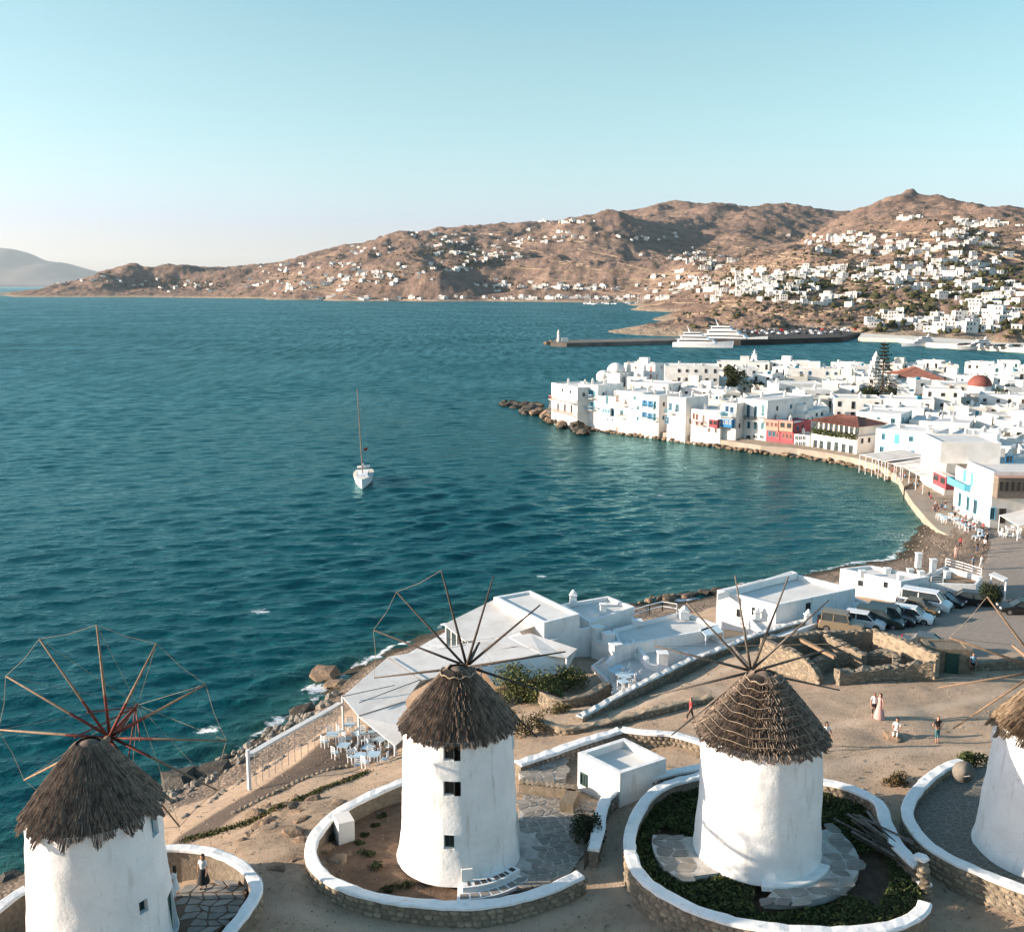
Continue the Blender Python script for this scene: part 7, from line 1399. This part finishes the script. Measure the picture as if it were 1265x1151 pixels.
for k in range(9000):
    c = fngr(rr)
    if c is None: continue
    s = rr.uniform(.02, .07) * (2.2 if rr.random() < .05 else 1); i = gr.pts([c + Vector((-s, rr.uniform(-s, s), -s * .3)), c + Vector((s * .6, -s, -s * .3)), c + Vector((s * .7, s * .8, -s * .3)), c + Vector((-s * .5, s, -s * .3)), c + Vector((0, 0, s * .9))])
    for f_ in ((0, 1, 4), (1, 2, 4), (2, 3, 4), (3, 0, 4)): gr.face([i + q_ for q_ in f_], rr.randrange(2))
gr.build("gravel", ["stone", "stone_grey"], None, label="loose gravel strewn over the sandy ground", cat="gravel", kind="stuff")
wd = MB()
for k in range(420):
    c = fngr(rr)
    if c is None or vnoise(np.array([c.x / 5]), np.array([c.y / 5]))[0] < .08: continue
    for j in range(14):
        a_ = rr.uniform(0, 6.28); L_ = rr.uniform(.08, .28); e_ = Vector((math.cos(a_), math.sin(a_), rr.uniform(.5, 1.6))).normalized() * L_; s = Vector((-math.sin(a_), math.cos(a_), 0)) * .014; b0 = c + Vector((rr.gauss(0, .08), rr.gauss(0, .08), -.01)); wd.poly([b0 - s, b0 + s, b0 + e_], rr.randrange(2))
wd.build("dry_grass", ["dry_leaf", "dry_leaf"], None, label="wisps of dry grass on the sandy ground", cat="grass", kind="stuff")
# trees of the town
def tree(p, h, r_, label, n=900, size=.5, seed=0, mats=("leaf_dark", "leaf", "leaf_dark")):
    rr = random.Random(seed); root = thing("tree", label, "tree", p); t = MB(); t.tube([(0, 0, -.5), (.1, 0, h * .35), (0, .1, h * .6)], [.28, .2, .1], 7); L_ = [(rr.uniform(-.6, .6) * r_, rr.uniform(-.6, .6) * r_, h * rr.uniform(.45, .9), r_ * rr.uniform(.35, .6)) for _ in range(9)]
    for x, y, z, s in L_: t.tube([(0, 0, h * .35), (x * .6, y * .6, z * .85), (x, y, z)], [.12, .07, .03], 5)
    t.build("trunk", "bark", root)
    def fn(q_): x, y, z, s = q_.choice(L_); d = Vector((q_.gauss(0, 1), q_.gauss(0, 1), q_.gauss(0, 1))).normalized() * s * q_.random() ** .35; return Vector((x, y, z)) + d
    leafy(n, fn, size, seed).build("crown", list(mats), root)
def TP(px, py): q = P(px, py, 3.0); q.z = hT(q.x, q.y); return q
tree(TP(908, 490), 9.5, 4.0, "round dark evergreen tree among the white houses behind the waterfront", 1800, .7, 1); tree(TP(1072, 505), 6, 4, "dark leafy tree at the foot of the tall pine", 1200, .7, 2); tree(TP(1100, 502), 5, 3.6, "low spreading tree beside the tall pine", 1000, .7, 3); tree(TP(935, 488), 4, 3, "small tree in the courtyard of the green-shuttered house", 600, .6, 4); tree(TP(1235, 512), 6, 3.4, "dark tree squeezed between houses below the red dome", 900, .6, 5); tree(TP(1150, 508), 4, 4, "dry golden tree on the roof-garden street", 700, .6, 6, ("dry_leaf", "leaf", "leaf_dark"))
q = TP(1088, 503); pine = thing("pine_tree", "tall tiered pine rising above the old town roofs", "tree", q, scale=1.25); t = MB(); t.tube([(0, 0, -.5), (0, 0, 15)], [.3, .05], 7); t.build("trunk", "bark", pine); rr = random.Random(4); lf = MB()
for k in range(15):
    z = 3.2 + k * .78; rad_ = 4.6 * (1 - k / 15.5) + .3
    for j in range(8):
        a_ = j * .785 + k * .4 + rr.uniform(-.15, .15); L_ = rad_ * rr.uniform(.75, 1.1); e_ = Vector((math.cos(a_), math.sin(a_), 0)); lf.tube([(0, 0, z), e_ * L_ * .6 + Vector((0, 0, z - .25)), e_ * L_ + Vector((0, 0, z + .15))], [.06, .04, .02], 4, 1)
        for m_ in range(9):
            f = rr.uniform(.3, 1.05); c = e_ * L_ * f + Vector((rr.uniform(-.25, .25), rr.uniform(-.25, .25), z - .2 * math.sin(f * 3) + rr.uniform(-.1, .3))); s = rr.uniform(.25, .5); u = Vector((rr.uniform(-1, 1), rr.uniform(-1, 1), rr.uniform(-.3, .5))).normalized() * s; v2 = u.cross(Vector((0, 0, 1))) * .5; lf.poly([c - u, c + v2, c + u, c - v2], 0)
lf.build("crown", ["leaf_dark", "bark"], pine)
# ------------------------------------------------------------------ small things round the mills
q = P(425, 1030, 8.6); ac = thing("cabinet", "pale concrete equipment cabinet with slatted side in the bare yard", "cabinet", (q.x, q.y, hN(q.x, q.y) - .1), R(25)); mb = MB(); mb.box((0, 0, .65), (.85, 1.1, 1.3)); mb.build("body", "roofwhite", ac)
for k in range(9): mb = MB(); mb.box((.435, 0, .25 + k * .11), (.03, .9, .06)); mb.build("slat", "cream", ac)
q = P(1141, 1112, 8.6); gp = thing("gate_pillar", "broken rubble gate pillar splashed with whitewash", "pillar", (q.x, q.y, 8.3)); rr = random.Random(3)
for k in range(22): link("stone", STONES[k % 6], gp, (rr.uniform(-.28, .28), .45 * (k % 3) + rr.uniform(-.2, .1), .15 + (k // 3) * .26), (rr.uniform(-.2, .2), rr.uniform(-.2, .2), rr.uniform(0, 3)), (rr.uniform(.45, .7), rr.uniform(.4, .6), .3))
for z, y in ((1.15, .1), (2.15, .6)): link("whitewash_cap", rockmesh("cap", "plaster", (1, 1, 1), int(z * 10), 1, .12), gp, (0, y, z), (0, 0, .4), (.75, .7, .35))
q = P(1083, 1050, 9.6); lp = thing("lumber_pile", "jumble of old poles and planks stacked against the garden wall", "lumber", (q.x, q.y, 9.5))
for k in range(16): mb = MB(); a_ = R(rr.uniform(95, 135)); L_ = rr.uniform(1.6, 3.6); c = Vector((rr.uniform(-.6, 1.0), rr.uniform(-.6, 1.6), .1 + k * .035)); d = Vector((math.cos(a_), math.sin(a_), rr.uniform(-.02, .12))) * L_ / 2; (mb.tube([c - d, c + d], .05, 6) if k % 2 else mb.bar(c - d, c + d, .16, .05)); mb.build("pole" if k % 2 else "plank", rng.choice(["wood_grey", "wood_dark", "wood_grey"]), lp)
q = P(1105, 1126, 9.0); pa = thing("pallet", "weathered wooden pallet lying on the earth near the gate pillar", "pallet", (q.x, q.y, hN(q.x, q.y) + .25), R(-20))
for k in range(6): mb = MB(); mb.box((-.6 + k * .24, 0, .1), (.16, 1.1, .03)); mb.build("slat", "wood_dark", pa)
for k in (-1, 0, 1): mb = MB(); mb.box((0, k * .45, .04), (1.3, .1, .09)); mb.build("runner", "wood_dark", pa)
q = P(1189, 968, 9.45); sd3 = thing("satellite_dish", "grey satellite dish leaning inside the cobbled yard wall", "satellite dish", q); mb = MB(); mb.lathe([(.02, 0), (.3, .015), (.60, .055), (.61, .07)], 20); d_ = mb.build("dish", "stone_grey", sd3, smooth=True); d_.location = (0, 0, .75); d_.rotation_euler = (R(75), 0, R(-15)); mb = MB(); mb.tube([(0, .1, 0), (0, .1, .8)], .04, 6); mb.build("mast", "metal", sd3); mb = MB(); mb.bar((0, -.1, .5), (.05, -.7, .85), .04); mb.build("feed_arm", "metal", sd3)
q = P(722, 1075, 8.5); ga_ = thing("yard_gate", "small dark iron gate at the end of the paved yard", "gate", (q.x, q.y, 8.5), R(70))
for k in range(6): mb = MB(); mb.box((k * .18, 0, .55), (.03, .03, 1.1)); mb.build("bar", "wood_dark", ga_)
for z in (.15, 1.0): mb = MB(); mb.box((.45, 0, z), (1.0, .04, .05)); mb.build("rail", "wood_dark", ga_)
q = G(1160, 820, 7.6); lp_ = P(1008, 850, 7.8)
# stones along the path edge and rocks on the shore
for k, p in enumerate(spline([G(*c, 5) for c in ((290, 1005), (330, 985), (370, 965), (410, 950), (440, 945))], .45)): link("edge_stone", STONES[k % 6], None, p + Vector((0, 0, .05)), U(0, 3), (U(.3, .5), U(.25, .4), .25), label="rough stone edging the seaside path", cat="stone", group="edging stones of the path")
for k, p in enumerate(spline([G(*c, 4) for c in ((225, 1010), (265, 985), (300, 962), (345, 938), (400, 905))], .6)): link("edge_stone", STONES_G[k % 6], None, p + Vector((U(-.3, .3), U(-.2, .2), .0)), U(0, 3), (U(.35, .7), U(.3, .6), .35), label="rough stone between the railing path and the pebbles", cat="stone", group="stones below the railing")
for px, py, s, lab in [(222, 965, 3.0, "large dark boulder at the waterline beside the shaggy mill wheel"), (262, 962, 2.6, "large dark boulder washed by surf below the railing"), (300, 948, 1.6, "pale boulder at the surf below the corner post"), (402, 835, 2.2, "brown boulder awash near the canvas roofs"), (415, 845, 1.8, "brown flat boulder on the shore near the canvas roofs"), (412, 862, 1.6, "wet boulder at the foot of the canvas roofs"), (375, 880, 1.8, "dark boulder in the surf beside the railing"), (8, 1090, 1.6, "dark shore boulder behind the shaggy windmill")]: boulder(P(px, py, .1), s, PTW if "dark" in lab or "wet" in lab else PT, lab, None)
for k in range(120):
    p = G(U(195, 420), 0, 1) if False else None
    px = U(205, 415); py = 985 - (px - 205) * .60 + U(-8, 14); p = G(px, py, 1.5)
    if p.z < 3.2: link("shore_stone", STONES_G[k % 6], None, p, (U(0, 3), U(0, 3), U(0, 3)), U(.3, .9), label="grey cobble on the pebbly shore below the railing", cat="stone", group="cobbles of the shore")
for k in range(60):
    px = U(790, 1000); py = 742 - (px - 790) * .12 + U(-3, 3); p = P(px, py, .1); boulder(p, U(.4, 1.3), PTW if k % 2 else PT, "%s rock on the shore behind the white houses" % ("dark wet" if k % 2 else "brown"), "shore rocks behind the houses")
for k in range(60):
    c = P(U(1110, 1180), U(645, 692), 1); p = Vector((c.x, c.y, hN(c.x, c.y)))
    if p.z > -.2: link("beach_stone", STONES[k % 6], None, p, (U(0, 3), U(0, 3), U(0, 3)), U(.15, .4), label="tan cobble on the small town beach", cat="stone", group="cobbles of the town beach")
for k, p in enumerate(rock_pts):
    for j in range(7): c = p + Vector((U(-2.2, 2.2), U(-1.6, 1.6), 0)); link("rock_outcrop", PT[(k + j) % 5], None, (c.x, c.y, hN(c.x, c.y) - .15), (U(-.4, .4), U(-.4, .4), U(0, 3)), (U(.6, 1.5), U(.6, 1.3), U(.5, 1.0)), label="pale weathered rock outcrop on the slope between the two yards", cat="rock", group="rock outcrops on the slope")
# ------------------------------------------------------------------ haze: one box of thin even air around everything
m = bpy.data.materials.new("haze_air"); m.use_nodes = True; MAT["haze_air"] = m; nt = m.node_tree; nt.nodes.clear()
pv = N(nt, "ShaderNodeVolumePrincipled"); pv.inputs["Color"].default_value = (0.80, 0.92, 1.0, 1); pv.inputs["Density"].default_value = 0.000015; pv.inputs["Anisotropy"].default_value = 0.2
o_ = N(nt, "ShaderNodeOutputMaterial"); nt.links.new(pv.outputs[0], o_.inputs["Volume"])
hz = MB(); hz.box((0, 19000, 620), (74000, 48000, 1340)); link("haze", hz.mesh("haze", "haze_air"), kind="stuff")
